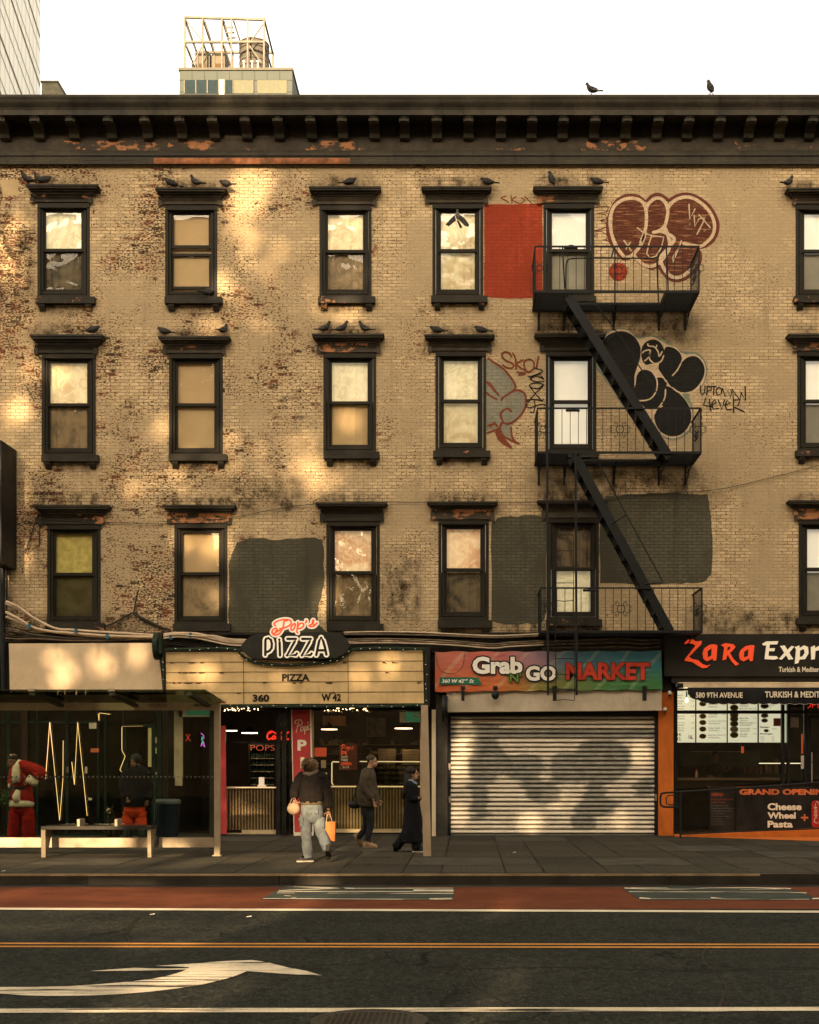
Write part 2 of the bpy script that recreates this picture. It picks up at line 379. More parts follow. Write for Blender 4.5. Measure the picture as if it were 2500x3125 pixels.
tag(obj('bus_lane_paint', mb, REDLANE), kind='structure')
GUT = mat('dark_gutter', (.02,.018,.014), .6, var=.5, vs=3, bump=.3)
mb = MB(); mb.add([(-60,KY-.34,RZ+.0035),(60,KY-.34,RZ+.0035),(60,KY,RZ+.0035),(-60,KY,RZ+.0035)], [(0,1,2,3)])
tag(obj('gutter', mb, GUT), kind='structure')
def roadline(name, va, vb, w, ml, z, u0=-9000, u1=11000, n=60):
    mb = MB(); ya, yb = ry(va), ry(vb); sl = (yb-ya)/(rx(2500,vb)-rx(0,va)); xs0 = rx(0,va)
    vs = []; x0, x1 = -28., 28.
    for i in range(n+1):
        x = x0+(x1-x0)*i/n; y = ya+(x-xs0)*sl; e = random.uniform(-.006,.006)
        vs += [(x,y-w/2+e,z),(x,y+w/2+e,z)]
    mb.add(vs, [(2*i,2*i+2,2*i+3,2*i+1) for i in range(n)])
    return tag(obj(name, mb, ml), kind='structure')
WP = worn('white_road_paint', (.62,.53,.38), .66, 1, .6, 2.5)
WP2 = worn('worn_white_road_paint', (.60,.50,.35), .53, 4, .22, 5.0, None, .04)
YP = worn('yellow_road_paint', (.46,.20,.045), .68, 3, .6, 3)
roadline('lane_line', 2775, 2784, .21, WP, RZ+.007)
roadline('centre_line', 2880.5, 2883.5, .10, YP, RZ+.004)
roadline('centre_line', 2889.5, 2892.5, .10, YP, RZ+.004)
roadline('lane_line', 3086, 3081, .155, WP2, RZ+.004)
# turn arrow, drawn from photo outline
q = lambda pts, ox, oy, k: [(ox+a/k, oy+b/k) for a, b in pts]
arrow = q([(-700,650),(-300,642),(0,640),(150,640),(300,636),(420,628),(540,618),(640,606),(710,592),(760,577),(785,566),(700,568),(600,571),(500,572),(380,573),(480,565),(570,559),(650,562),(720,562),(790,561),(800,557),(740,553),(655,551),(760,544),(830,540),(880,535),(960,530),(1060,526),(1100,531),(1140,539),(1210,557),(1290,572),(1355,591),(1280,589),(1180,583),(1100,577),(1040,573),(1000,590),(950,606),(860,628),(760,644),(640,659),(520,669),(380,676),(220,678),(100,675),(0,668),(-300,670),(-700,676)], 0, 2550, 1.38)
tag(obj('turn_arrow_marking', rquad(MB(), arrow, RZ+.004), WP2), kind='structure')
# worn lettering fields in the bus lane
DP = worn('dark_marking_field', (.045,.052,.042), .62, 6, .5, 3)
def field(uv, strokes):
    tag(obj('lane_marking_field', rquad(MB(), uv, RZ+.007), DP), kind='structure')
    mb = MB()
    for st in strokes:
        (a,b,c,d,w,w2) = st; n = 8
        up = [(a+(c-a)*i/n, b+(d-b)*i/n-(w+(w2-w)*i/n)/2) for i in range(n+1)]
        dn = [(a+(c-a)*i/n, b+(d-b)*i/n+(w+(w2-w)*i/n)/2) for i in range(n+1)][::-1]
        rquad(mb, up+dn, RZ+.011)
    tag(obj('lane_lettering', mb, WP2), kind='structure')
k = 2.782
field(q([(45,158),(250,45),(1690,60),(1680,162)],780,2690,k),
      [(*q([(260,50)],780,2690,k)[0], *q([(840,66)],780,2690,k)[0],1.2,3), (*q([(200,84)],780,2690,k)[0], *q([(760,62)],780,2690,k)[0],1.6,3),
       (1080,2713.5,1384,2713,1.4,1.8),(848,2723,1384,2723.5,2.2,2.0),(1262,2720.5,1384,2720.5,7,6),(845,2727.5,900,2728,1.2,1),(1000,2728.5,1384,2729,1.6,2),
       (803,2744,860,2745,4,1.2),(860,2745,1310,2747.5,1.6,1.8),(1310,2746,1380,2744,4,2.5),(868,2736,888,2737,1.5,1),(890,2742,905,2742,2,2),(1230,2747.5,1384,2748,1.2,1.5)])
field(q([(45,58),(560,46),(1490,68),(1725,150),(1725,162),(210,162)],1880,2690,k),
      [(1906,2712.5,1960,2715,3,2),(1960,2715,2080,2716,2,2),(1925,2711.5,2038,2712,1.5,1.5),(2080,2716,2170,2712,2,2),(2170,2712,2300,2711.5,2,2),(2300,2711.5,2414,2714.5,2,3.5),
       (2260,2717,2400,2715,1.2,2),(1920,2723.5,2160,2724.5,2.2,1.8),(2160,2724.5,2420,2725.5,1.6,2),(2400,2726,2462,2728,2.5,4),(1952,2743,1985,2745,4,2.5),(1985,2745,2170,2746,1.2,1),
       (2170,2743,2215,2746,5,2.2),(2215,2746,2350,2747.5,1.8,1),(2340,2747.5,2470,2747,1.4,1.2),(2480,2745,2530,2744,4,5)])
SEAL = mat('tar_seam', (.006,.006,.005), .5, var=.3, bump=.3); PAT = worn('darker_asphalt_patch', (.0105,.011,.009), .5, 8, .7, .8, (.014,.0145,.0115), .3)
for pts in ([(1180,2790),(1240,2830),(1290,2868),(1330,2900),(1420,2960),(1450,3010),(1560,3070)],[(2150,2795),(2120,2840),(2160,2872),(2140,2930),(2210,3000),(2190,3075)],[(420,2800),(380,2850),(400,2905),(320,2960)],[(1300,2960),(1700,2952),(2100,2962),(2500,2955)]):
    p_ = smoothp(pts, k=6); rr = random.Random(len(pts)); up = [(u+rr.uniform(-4,4),v) for u,v in p_]; dn = [(u+rr.uniform(7,12),v+1.2) for u,v in p_][::-1]
    tag(obj('road_crack', rquad(MB(), up+dn, RZ+.0026), SEAL), kind='structure')
# manhole cover at the bottom edge
mc = thing('manhole_cover', 'round dark iron manhole cover in the road at the bottom edge', 'manhole cover', (rx(1115,3140), ry(3075)-.42, RZ))
cx, cy = rx(1118,3140), ry(3083)-.40
mb = MB().lathe((cx,cy,RZ+.004), [(.40,0),(.40,.006),(.36,.006),(.355,.003),(0,.003)], 40)
obj('rim', mb, mat('manhole_iron',(.03,.027,.02),.5,.3,var=.3), mc)
mb = MB()
for i in range(-8,9):
    for j in range(-8,9):
        if i*i+j*j < 62: mb.box(cx+i*.04-.012, cx+i*.04+.012, cy+j*.04-.012, cy+j*.04+.012, RZ+.005, RZ+.011)
obj('tread_pattern', mb, mat('manhole_iron',(.03,.027,.02),.5,.3), mc)
jt = MB(); rr = random.Random(77)
for k in range(-16,16): 
    x = k*1.52+.55; jt.add([(x-.009,-9.83,.003),(x+.009,-9.83,.003),(x+.009,-.1,.003),(x-.009,-.1,.003)],[(0,1,2,3)])
for y in (-8.3,-6.75,-5.2,-3.65,-2.1): jt.add([(-24,y-.011,.0032),(24,y-.011,.0032),(24,y+.011,.0032),(-24,y+.011,.0032)],[(0,1,2,3)])
tag(obj('sidewalk_joints', jt, mat('joint_dirt', (.006,.005,.004), .8)), kind='structure')
sl_ = MB()
for (i_,j_) in ((-5,0),(-2,2),(1,0),(3,1),(-7,3),(0,4),(4,3),(-4,4),(2,2),(-1,0)):
    x = i_*1.52+.57; y = -8.3+j_*1.55; sl_.add([(x,y+.012,.0025),(x+1.48,y+.012,.0025),(x+1.48,y+1.53,.0025),(x,y+1.53,.0025)],[(0,1,2,3)])
tag(obj('replaced_slabs', sl_, mat('newer_concrete', (.050,.044,.032), .8, var=.35, vs=3, bump=.4, bs=50)), kind='structure')
gm = MB(); rr = random.Random(31)
for k in range(150):
    x, y, r_ = rr.uniform(-9.5,8), rr.uniform(-9.6,-.8), rr.uniform(.012,.035); gm.add([(x+r_*cos(a*pi/4),y+r_*sin(a*pi/4),.0035) for a in range(8)],[tuple(range(8))])
tag(obj('gum_spots', gm, mat('old_gum', (.008,.007,.006), .7)), 'old black chewing gum spots scattered over the sidewalk', 'gum spots', kind='stuff')
# litter
LIT = mat('paper_scrap', (.6,.55,.45), .8)
for i, (u, v, lab) in enumerate([(10,2660,'small white paper scrap near the kerb at far left'),(465,2793,'tiny pale paper scrap on the asphalt below the bus lane'),(760,2800,'thin pale scrap on asphalt below the bus lane'),(1570,2603,'small white scrap lying on the sidewalk before the shutter')]):
    z = 0 if v < 2680 else RZ; y = -D0+(CZ-z)*F/(v-HZ); x = (u-PX)*(D0+y)/F
    tag(obj('paper_scrap', MB().add([(x-.03,y-.012,z+.006),(x+.03,y-.01,z+.012),(x+.025,y+.02,z+.018),(x-.028,y+.012,z+.009)],[(0,1,2,3)]).add([(x-.03,y-.012,z+.004),(x+.03,y-.01,z+.010),(x+.025,y+.02,z+.016),(x-.028,y+.012,z+.007)],[(3,2,1,0)]), LIT), lab, 'litter', 'paper scraps on the street')

# ---------------- the brick building ----------------
bld = thing('tenement_building', 'long four-storey painted beige brick tenement with dark cornice and peeling paint', 'building', (0,0,0))
WX0, WX1, WZ0, WZ1 = -17.0, 15.0, Z(1935), Z(498)
# windows: frame (u0,u1,v0,v1), crown (u0,u1,v0,v1), frieze(u0,u1), sill(u0,u1,v0,v1)
WIN = [
 [(116,272,620,906),(78,298,562,583),(97,283),(108,288,905,925),(5.5)],
 [(506,661,627,906),(472,690,572,592),(487,676),(502,677,905,925)],
 [(977,1132,627,906),(942,1162,568,590),(956,1148),(970,1145,904,924)],
 [(1322,1473,622,906),(1286,1500,568,588),(1300,1487),(1316,1488,902,922)],
 [(1661,1812,622,906),(1628,1841,567,588),(1641,1827),(1655,1820,903,920)],
 [(2431,2580,625,906),(2403,2616,573,592),(2418,2600),(2425,2592,903,922)],
 [(129,290,1080,1390),(90,313,1020,1045),(110,298),(126,300,1388,1408)],
 [(518,678,1080,1390),(482,700,1025,1047),(500,688),(515,692,1386,1406)],
 [(989,1146,1078,1380),(952,1172,1018,1040),(970,1160),(987,1158,1378,1399)],
 [(1331,1482,1073,1374),(1296,1510,1020,1040),(1309,1498),(1322,1497,1375,1395)],
 [(1668,1818,1073,1378),(1632,1850,1016,1038),(1650,1838),(1662,1828,1378,1396)],
 [(2436,2585,1073,1374),(2406,2620,1018,1040),(2420,2605),(2430,2598,1374,1392)],
 [(146,305,1602,1902),(100,332,1540,1565),(122,316),(138,318,1902,1925)],
 [(534,692,1598,1903),(495,718,1540,1562),(514,705),(528,702,1903,1926)],
 [(998,1157,1592,1902),(962,1182,1533,1553),(980,1170),(997,1170,1903,1925)],
 [(1340,1490,1587,1890),(1303,1520,1530,1550),(1317,1507),(1336,1503,1893,1916)],
 [(1675,1826,1582,1890),(1640,1855,1526,1546),(1655,1842),(1668,1838,1890,1910)],
 [(2440,2590,1587,1886),(2408,2625,1526,1548),(2424,2608),(2433,2604,1886,1905)],
]
def holed(x0,x1,z0,z1,holes,y0,y1,mb=None):
    H0 = holes
    mb = mb or MB(); xs = sorted({x0,x1,*[h[0] for h in holes],*[h[1] for h in holes]}); zs = sorted({z0,z1,*[h[2] for h in holes],*[h[3] for h in holes]})
    inn = lambda x,z: any(h[2]<z<h[3] for h in hc)
    for a,b in zip(xs,xs[1:]):
        hc = [h for h in holes if h[0]<(a+b)/2<h[1]]
        if not hc and b-a > 0: 
            mb.add([(a,y0,z0),(b,y0,z0),(b,y0,z1),(a,y0,z1)],[(0,1,2,3)]); mb.add([(a,y1,z0),(b,y1,z0),(b,y1,z1),(a,y1,z1)],[(3,2,1,0)]); continue
        for e,f in zip(zs,zs[1:]):
            ins = inn((a+b)/2,(e+f)/2)
            if not ins:
                mb.add([(a,y0,e),(b,y0,e),(b,y0,f),(a,y0,f)],[(0,1,2,3)]); mb.add([(a,y1,e),(b,y1,e),(b,y1,f),(a,y1,f)],[(3,2,1,0)])
    for h in holes:
        a,b,e,f = h
        mb.add([(a,y0,e),(b,y0,e),(b,y0,f),(a,y0,f),(a,y1,e),(b,y1,e),(b,y1,f),(a,y1,f)],[(0,1,5,4),(1,2,6,5),(2,3,7,6),(3,0,4,7)])
    mb.add([(x0,y0,z0),(x1,y0,z0),(x1,y0,z1),(x0,y0,z1),(x0,y1,z0),(x1,y1,z0),(x1,y1,z1),(x0,y1,z1)],[(0,1,5,4),(1,2,6,5),(2,3,7,6),(3,0,4,7)])
    return mb
holes = [(X(w[0][0]),X(w[0][1]),Z(w[0][3]),Z(w[0][2])) for w in WIN]
obj('wall', holed(WX0,WX1,WZ0,WZ1,holes,0,.35), BEIGE, bld)
obj('roof', MB().box(WX0,WX1,.35,14,WZ1+.2,WZ1+.35).box(WX0,WX1,13.9,14,-.1,WZ1+.2).box(WX0,WX0+.1,.36,13.9,-.1,WZ1+.2).box(WX1-.1,WX1,.36,13.9,-.1,WZ1+.2).box(WX0+.1,WX1-.1,5.5,5.6,0,WZ1+.2).box(WX0+.1,WX1-.1,.36,5.5,WZ0-.1,WZ0), BLK, bld)
def reflection_swirl(name, a, bcol, seed):  # swirled colours paint the wavy reflections of the panes onto the sheet
    m, nt, b = nodes(name); v = pos(nt,1,1,1,(seed,seed*2.3,0)); n1 = noise(nt, v, 1.1, 1, .4, 2.2)
    c = mix(nt, mrange(nt, n1, .35, .65), bcol, a); n2 = noise(nt, v, 3.1, 1, .5, 3.5); c = mix(nt, mrange(nt, n2, .50, .54, 0, .35), c, tuple(min(1,x*1.25) for x in a))
    nt.links.new(c, b.inputs['Base Color']); b.inputs['Roughness'].default_value = .5; bumpn(nt, b, n1, .5, .06); MATS[name] = m
    if a[0] > .8: b.inputs['Emission Strength'].default_value = .07; nt.links.new(c, b.inputs['Emission Color'])  # weak glow on bright sheets stands in for sky reflected in the panes
    return m
# curtains and blinds behind the glass, swirled ones coloured like reflections: [(from fraction, to fraction, colour key)]
CUR = {
 'pale': reflection_swirl('pale_painted_reflection', (.86,.78,.56), (.70,.63,.42), 1), 'tan': mat('tan_blind', (.60,.45,.27), .9, var=.05, vs=2, bump=.1, bs=4),
 'white': mat('white_glow_blind', (.92,.90,.82), .9, var=.03, vs=2, bump=.1, bs=4, emit=.10), 'grey': mat('grey_net_curtain', (.34,.33,.29), .9, var=.1, vs=3, bump=.2, bs=8),  # white one glows slightly in place of reflected sky
 'dark': reflection_swirl('dark_painted_reflection', (.16,.12,.07), (.025,.022,.015), 13), 'brown': reflection_swirl('brown_painted_reflection', (.36,.26,.15), (.19,.14,.08), 10),
 'olive': mat('olive_film', (.10,.09,.04), .8, var=.3, vs=3, bump=.3, bs=14), 'yellow': mat('yellow_crumpled_film', (.60,.53,.18), .6, var=.25, vs=6, bump=.8, bs=11),
 'orange': reflection_swirl('peach_painted_reflection', (.88,.68,.44), (.66,.36,.19), 7), 'cream': reflection_swirl('cream_painted_reflection', (.90,.78,.52), (.70,.54,.32), 4)}
SPEC = [('pale','dark'),('tan','tan'),('cream','brown'),('cream','cream'),('white','grey'),('white','grey'),
        ('cream','brown'),('tan','tan'),('pale','tan'),('pale','cream'),('white','white'),('white','grey'),
        ('yellow','olive'),('tan','brown'),('orange','brown'),('orange','dark'),('dark','pale'),('white','grey')]
GL = [glassmat('wavy_window_glass', .030, (.98,.95,.87), .012, 1.7, 1), glassmat('window_glass', .022, (.93,.9,.82), .012, 1.2, 5), glassmat('rippled_window_glass', .040, (.98,.95,.87), .022, 2.1, 9)]
GLL = [glassmat('lower_wavy_glass', .012, (.9,.88,.8), .014, 1.9, 3), glassmat('lower_plain_glass', .004, (.9,.88,.8), .006, 1.2, 6), glassmat('lower_rippled_glass', .012, (.8,.78,.7), .02, 2.4, 8)]
GSEL = [2,1,0,2,1,1, 2,1,0,2,1,1, 1,1,2,0,1,1]
def lintel(i, w):
    (c0,c1,cv0,cv1), (f0,f1) = w[1], w[2]; fv1 = w[0][2]-1
    mb = MB(); za, zb = Z(cv0,-.25), Z(cv1,-.25); h = (za-zb)/4
    for j, (pr, ins) in enumerate(((-.26,0),(-.235,.03),(-.17,.09),(-.12,.13))):
        mb.box(X(c0,-.26)+ins, X(c1,-.26)-ins, pr, -.002, za-h*(j+1)+.002, za-h*j)
    obj_c = mb
    fr = MB(); x0, x1, z0, z1 = X(f0), X(f1), Z(fv1), zb
    fr.xprof([(-.002,z0),(-.055,z0),(-.055,z0+.05),(-.04,z0+.07),(-.045,z1-.08),(-.08,z1-.03),(-.10,z1),(-.002,z1)], x0, x1)
    fr.box(x0-.02,x0+.07,-.075,-.05,z0-.03,z1-.06); fr.box(x1-.07,x1+.02,-.075,-.05,z0-.03,z1-.06)
    return obj_c, fr
for i, w in enumerate(WIN):
    u0,u1,v0,v1 = w[0]; SY = .10
    mb = MB(); e = 1.2
    mb.ring(u0-2,u1+2,v0,v1+2,9,-.012,.10); mb.ring(u0+9,u1-9,v0+11,v1-9,7,.035,.14)
    mb.pb(u0-2,u1+2,v0-.6,v0+13,-.03,.06)
    o = obj('window', mb, FRM, bld); wo = o
    a0,a1,b0,b1 = u0+15,u1-15,v0+19,v1-14; vm = (b0+b1)/2 - (12 if i == 1 else -2)
    if i == 1: obj('upper_sash', MB().ring(a0,a1,b0,vm,9,.08,.115), FRM, o); obj('lower_sash', MB().ring(a0,a1,vm+16,b1-10,8,.12,.155), FRM, o); vl0, vl1 = vm+16, b1-10
    else: obj('upper_sash', MB().ring(a0,a1,b0,vm,9,.08,.115), FRM, o); obj('lower_sash', MB().ring(a0,a1,vm-7,b1,9,.12,.155), FRM, o); vl0, vl1 = vm-7, b1
    gm = GL[GSEL[i]]
    def pane(p0,p1,q0,q1,y,tilt):
        za, zb, xa, xb = Z(q1,y), Z(q0,y), X(p0,y), X(p1,y); n = 6
        return MB().add([(xa,y+tilt,za),(xb,y+tilt*.6,za),(xb,y-tilt,zb),(xa,y-tilt*.7,zb)],[(0,1,2,3)])
    rr = random.Random(i)
    obj('upper_pane', pane(a0+8,a1-8,b0+8,vm-8,.098,rr.uniform(.001,.004)), gm, o)
    obj('lower_pane', pane(a0+8,a1-8,vl0+8,vl1-8,.138,-rr.uniform(.002,.006)), GLL[GSEL[i]], o)
    cu, cl = SPEC[i]
    vsplit = vm + rr.uniform(-8,8)
    def fold(mbx, p0,p1,q0,q1,y,amp):
        n = 28; vs = []
        for kx in range(n+1):
            x = X(p0,y)+(X(p1,y)-X(p0,y))*kx/n; dy = amp*sin(kx*1.3+i)+amp*.5*sin(kx*2.9)
            vs += [(x,y+dy,Z(q1,y)),(x,y+dy*.6,Z(q0,y))]
        return mbx.add(vs,[(2*kx,2*kx+2,2*kx+3,2*kx+1) for kx in range(n)])
    amp = 0 if cu in ('tan','white','yellow') else .012
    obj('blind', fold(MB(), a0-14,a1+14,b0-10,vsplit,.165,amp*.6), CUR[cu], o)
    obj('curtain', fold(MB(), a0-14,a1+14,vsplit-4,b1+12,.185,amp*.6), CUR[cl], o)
    cmb, fr = lintel(i, w)
    obj('lintel', cmb, CORN, o); obj('lintel_frieze', fr, TRIM if i in (0,6,10,12,14) else TRIMR, o)
    s0,s1,t0,t1 = w[3]; mb = MB()
    mb.box(X(s0,-.12),X(s1,-.12),-.13,.09,Z(t1,-.12),Z(t0,-.12)); 
    for (a,b) in ((s0+10,s0+28),(s1-28,s1-10)):
        mb.xprof([(-.002,Z(t1,-.12)),(-.11,Z(t1,-.12)),(-.10,Z(t1+8,-.1)),(-.05,Z(t1+20,-.06)),(-.04,Z(t1+22,-.06)),(-.002,Z(t1+22,-.06))], X(a,-.1), X(b,-.1))
    obj('sill', mb, TRIM, o)

SOOT, nt, b = nodes('soot_stain'); nt.nodes.remove(b)
tc = N(nt,'TexCoord'); sp_ = N(nt,'SeparateXYZ'); nt.links.new(tc.outputs['Generated'], sp_.inputs[0])
fx = mth(nt,'SUBTRACT', 1, mth(nt,'MULTIPLY', mth(nt,'ABSOLUTE', mth(nt,'SUBTRACT', sp_.outputs[0], .5), 0), 2)); fz = mth(nt,'SUBTRACT', 1, mth(nt,'MULTIPLY', mth(nt,'ABSOLUTE', mth(nt,'SUBTRACT', sp_.outputs[2], .5), 0), 2))
ed = mth(nt,'MULTIPLY', mrange(nt, fx, 0, .5), mrange(nt, fz, 0, .8)); nn = noise(nt, pos(nt,1.6,1,1), 3.2, 7, .68)
al = mth(nt,'MULTIPLY', ed, mrange(nt, nn, .38, .72, .05, .8))
tr_ = N(nt,'BsdfTransparent'); df = N(nt,'BsdfDiffuse'); df.inputs[0].default_value = (.035,.025,.015,1); ms_ = N(nt,'MixShader')
nt.links.new(al, ms_.inputs[0]); nt.links.new(tr_.outputs[0], ms_.inputs[1]); nt.links.new(df.outputs[0], ms_.inputs[2]); nt.links.new(ms_.outputs[0], nt.nodes['Material Output'].inputs[0])
wins = [o for o in bld.children if o.name.split('.')[0] == 'window']
for i, (w, o) in enumerate(zip(WIN, wins)):
    c0,c1,a_,b_ = w[1]; rr = random.Random(i+50); h1 = rr.uniform(30,50)
    obj('soot_stain', MB().add([(X(c0-26),-.0035,Z(b_+14)),(X(c1+26),-.0035,Z(b_+14)),(X(c1+26),-.0035,Z(a_-h1)),(X(c0-26),-.0035,Z(a_-h1))],[(0,1,2,3)]), SOOT, o)
    s0,s1,t0,t1 = w[3]
    obj('soot_stain', MB().add([(X(s0-12),-.0030,Z(t1+50)),(X(s1+12),-.0030,Z(t1+50)),(X(s1+12),-.0030,Z(t0-30)),(X(s0-12),-.0030,Z(t0-30))],[(0,1,2,3)]), SOOT, o)
for q_,(u0_,u1_,v0_,v1_) in enumerate(((-200,520,1850,1990),(-100,60,1500,2000),(700,1000,1870,1980),(1600,2200,900,1100),(1560,2240,1380,1600),(1500,1700,1820,1990),(2060,2500,1840,1960),(640,960,1440,1600),(1150,1300,1640,1960),(-60,130,560,1000))):
    obj('soot_stain', MB().add([(X(u0_),-.0022-.0001*q_,Z(v1_)),(X(u1_),-.0022-.0001*q_,Z(v1_)),(X(u1_),-.0022-.0001*q_,Z(v0_)),(X(u0_),-.0022-.0001*q_,Z(v0_))],[(0,1,2,3)]), SOOT, bld)

# cornice
cz = lambda v, y: Z(v, y)
mb = MB()
zt, zb_ = Z(288,-.62), Z(350,-.56)
mb.xprof([(.35,zt),(-.62,zt),(-.63,zt-.05),(-.60,zt-.11),(-.62,zt-.13),(-.60,zt-.17),(-.54,zt-.24),(-.52,zt-.29),(-.55,zt-.31),(-.555,zb_),(-.53,zb_),(-.53,zb_+.02),(-.02,zb_+.02),(-.02,Z(420,-.1)),(-.055,Z(424,-.05)),(-.055,Z(462,-.05)),(-.09,Z(466,-.09)),(-.10,Z(474,-.1)),(-.075,Z(478,-.07)),(-.075,Z(488,-.07)),(-.11,Z(492,-.1)),(-.11,Z(501,-.1)),(-.002,Z(503)),(.35,Z(503))], WX0, WX1)
cor = obj('cornice', mb, CORN, bld)
RUSTB = mat('orange_rusted_moulding', (.26,.10,.04), .7, var=.5, vs=5, bump=.4, bs=15, dirt=.6, dcol=(.04,.03,.02))
obj('frieze_peeling_band', MB().box(WX0+.01,WX1-.01,-.0585,-.0555,Z(459,-.05),Z(430,-.05)), mat('peeling_frieze', (.05,.04,.027), .7, var=.4, vs=3, bump=.4, bs=12, rust=.62), bld)
obj('rusted_moulding', MB().xprof([(-.113,Z(482,-.11)),(-.125,Z(486,-.11)),(-.128,Z(494,-.11)),(-.115,Z(500,-.11)),(-.102,Z(500,-.11)),(-.102,Z(482,-.11))], X(470,-.1), X(1068,-.1)), RUSTB, bld)
BR = [-215,-110,-5,101,210,325,437,543,643,743,843,943,1040,1137,1230,1330,1427,1527,1622,1718,1815,1912,2008,2102,2198,2292,2387,2480,2575,2670,2765]
br0 = MB(); z1 = zb_+.02; h = .30; x = 0; w_ = .108
pr = [(-.02,z1),(-.50,z1),(-.505,z1-.05),(-.49,z1-.06),(-.49,z1-.12),(-.45,z1-.15),(-.37,z1-.16),(-.28,z1-.19),(-.20,z1-.25),(-.16,z1-.33),(-.10,z1-.36),(-.055,z1-.33)]
br0.xprof(pr, -w_, w_); br0.xprof([(a*1.0+.02 if j>3 else a-.02, b-.002) for j,(a,b) in enumerate(pr[1:])]+[(-.05,z1-.002)], -w_*.55, w_*.55)
for sgn in (-1,1): br0.add([(sgn*(w_+.012),-.40+.06*cos(t*pi/6),z1-.09+.06*sin(t*pi/6)) for t in range(12)],[tuple(range(12))])
bo = None
for u in BR:
    xx = X(u+3,-.5)
    if bo is None:
        bb = MB(); bb.v = [v+Vector((xx,0,0)) for v in br0.v]; bb.f = br0.f; bb.mi = br0.mi
        bo = obj('bracket', bb, CORN, cor); bx0 = xx
    else:
        c = bo.copy(); COL.objects.link(c); c.parent = cor; c.location = (xx-bx0,0,0); ORG[c.name] = Vector((0,0,0))

# painted patches and graffiti on the wall
def jag(pts, amp=6, n=5, seed=0):
    r = random.Random(seed); out = []
    for i, (a,b) in enumerate(pts):
        c,d = pts[(i+1)%len(pts)]
        for k in range(n): t = k/n; out.append((a+(c-a)*t+r.uniform(-amp,amp)*(k>0), b+(d-b)*t+r.uniform(-amp,amp)*(k>0)))
    return out
def rnd_rect(u0,u1,v0,v1,r): 
    o = []
    for (cx,cy,a0) in ((u1-r,v0+r,-90),(u1-r,v1-r,0),(u0+r,v1-r,90),(u0+r,v0+r,180)):
        for k in range(5): a = radians(a0+k*22.5); o.append((cx+r*cos(a), cy+r*sin(a)))
    return o
def patch(pts, m, lab=None, name='paint_patch', y=-.004):
    o = obj(name, MB().ppoly(pts, y), m, bld)
    if lab: o['label'] = lab
    return o
patch(jag([(722,1658),(760,1642),(850,1648),(960,1640),(985,1650),(990,1700),(988,1790),(972,1850),(968,1900),(1000,1935),(702,1935),(696,1880),(698,1720)],3,4,1), GREYP, 'grey painted-over rectangle above the pizza sign')
patch(jag([(1500,1600),(1520,1580),(1600,1572),(1668,1578),(1668,1860),(1655,1900),(1560,1906),(1500,1895)],3,4,2), GREYP, 'grey painted-over patch left of the lowest fire escape window')
patch(jag([(1832,1560),(1850,1515),(1930,1508),(2060,1505),(2160,1508),(2168,1560),(2175,1640),(2172,1750),(2150,1775),(2080,1782),(1990,1785),(1832,1780)],2.5,4,3), GREYP, 'large grey painted-over patch behind the lowest fire stair')
patch(jag([(1478,624),(1656,622),(1656,910),(1560,911),(1478,908)],1.2,6,4), REDP, 'solid red-orange painted rectangle between two top windows')
patch([(1887+28*cos(a*pi/12), 829+28*sin(a*pi/12)) for a in range(24)], REDP, 'round red paint dot behind top balcony', y=-.006)
patch([(0,548),(55,548),(57,596),(8,598),(2,560)], mat('plain_cement_patch', (.46,.33,.17), .9, var=.1, vs=3, bump=.2), 'plain square cement patch at upper left')
G1F = brickmat('graffiti_brown_fill', (.13,.042,.022), (.11,.035,.02), (.06,.025,.015), chips=0, grime=.1, streak=True, streakc=(.42,.20,.09))
G1O = brickmat('graffiti_brown_line', (.17,.05,.028), (.15,.045,.025), (.10,.035,.02), chips=0, grime=.1)
GCR = brickmat('graffiti_cream_line', (.68,.50,.31), (.62,.45,.28), (.5,.36,.22), chips=0, grime=.1)
GBK = brickmat('graffiti_black_fill', (.022,.021,.017), (.018,.017,.014), (.012,.012,.01), chips=0, grime=.1)
GCY = brickmat('graffiti_cyan_haze', (.24,.27,.19), (.28,.27,.17), (.2,.2,.13), chips=0, grime=.3)
GBL = brickmat('graffiti_pale_blue_fill', (.30,.28,.20), (.26,.25,.18), (.18,.16,.11), chips=0, grime=.5)
GRD = brickmat('graffiti_rust_line', (.24,.065,.03), (.20,.055,.03), (.13,.045,.02), chips=0, grime=.2)
def gq(pts, o): ox,oy,k = o; return [(ox+a/k, oy+b/k) for a,b in pts]
g1 = (1800,560,4.107)
lobeA = [(290,400),(330,270),(430,215),(560,200),(650,250),(700,350),(700,480),(670,640),(610,760),(560,840),(500,900),(440,910),(390,850),(340,740),(290,600)]
lobeB = [(740,300),(780,230),(850,195),(920,230),(965,320),(970,430),(930,540),(840,600),(720,610),(700,480)]
lobeC = [(1000,300),(1060,230),(1180,190),(1300,200),(1420,280),(1510,400),(1550,530),(1530,660),(1460,740),(1380,775),(1200,760),(1060,720),(980,640),(950,540),(985,420)]
lobeD = [(600,760),(670,640),(760,620),(900,620),(980,680),(985,800),(950,900),(880,980),(780,1030),(680,1010),(600,930),(570,850)]
lobeE = [(960,850),(1040,740),(1180,750),(1300,790),(1350,880),(1330,980),(1250,1080),(1150,1140),(1040,1140),(960,1060),(910,960)]
mb = MB(); yy = -.005
def fills(mb, lobes, o, y):
    for j, l in enumerate(lobes): mb.ppoly(smoothp(gq(l,o), True), y-.0006*j)
bb = MB(); fills(bb, (lobeA,lobeB,lobeC,lobeD,lobeE), g1, -.0085)
g = obj('graffiti_piece', bb, G1F, bld); g['label'] = 'brown bubble-letter graffiti with cream outline above the top balcony'
bb = MB()
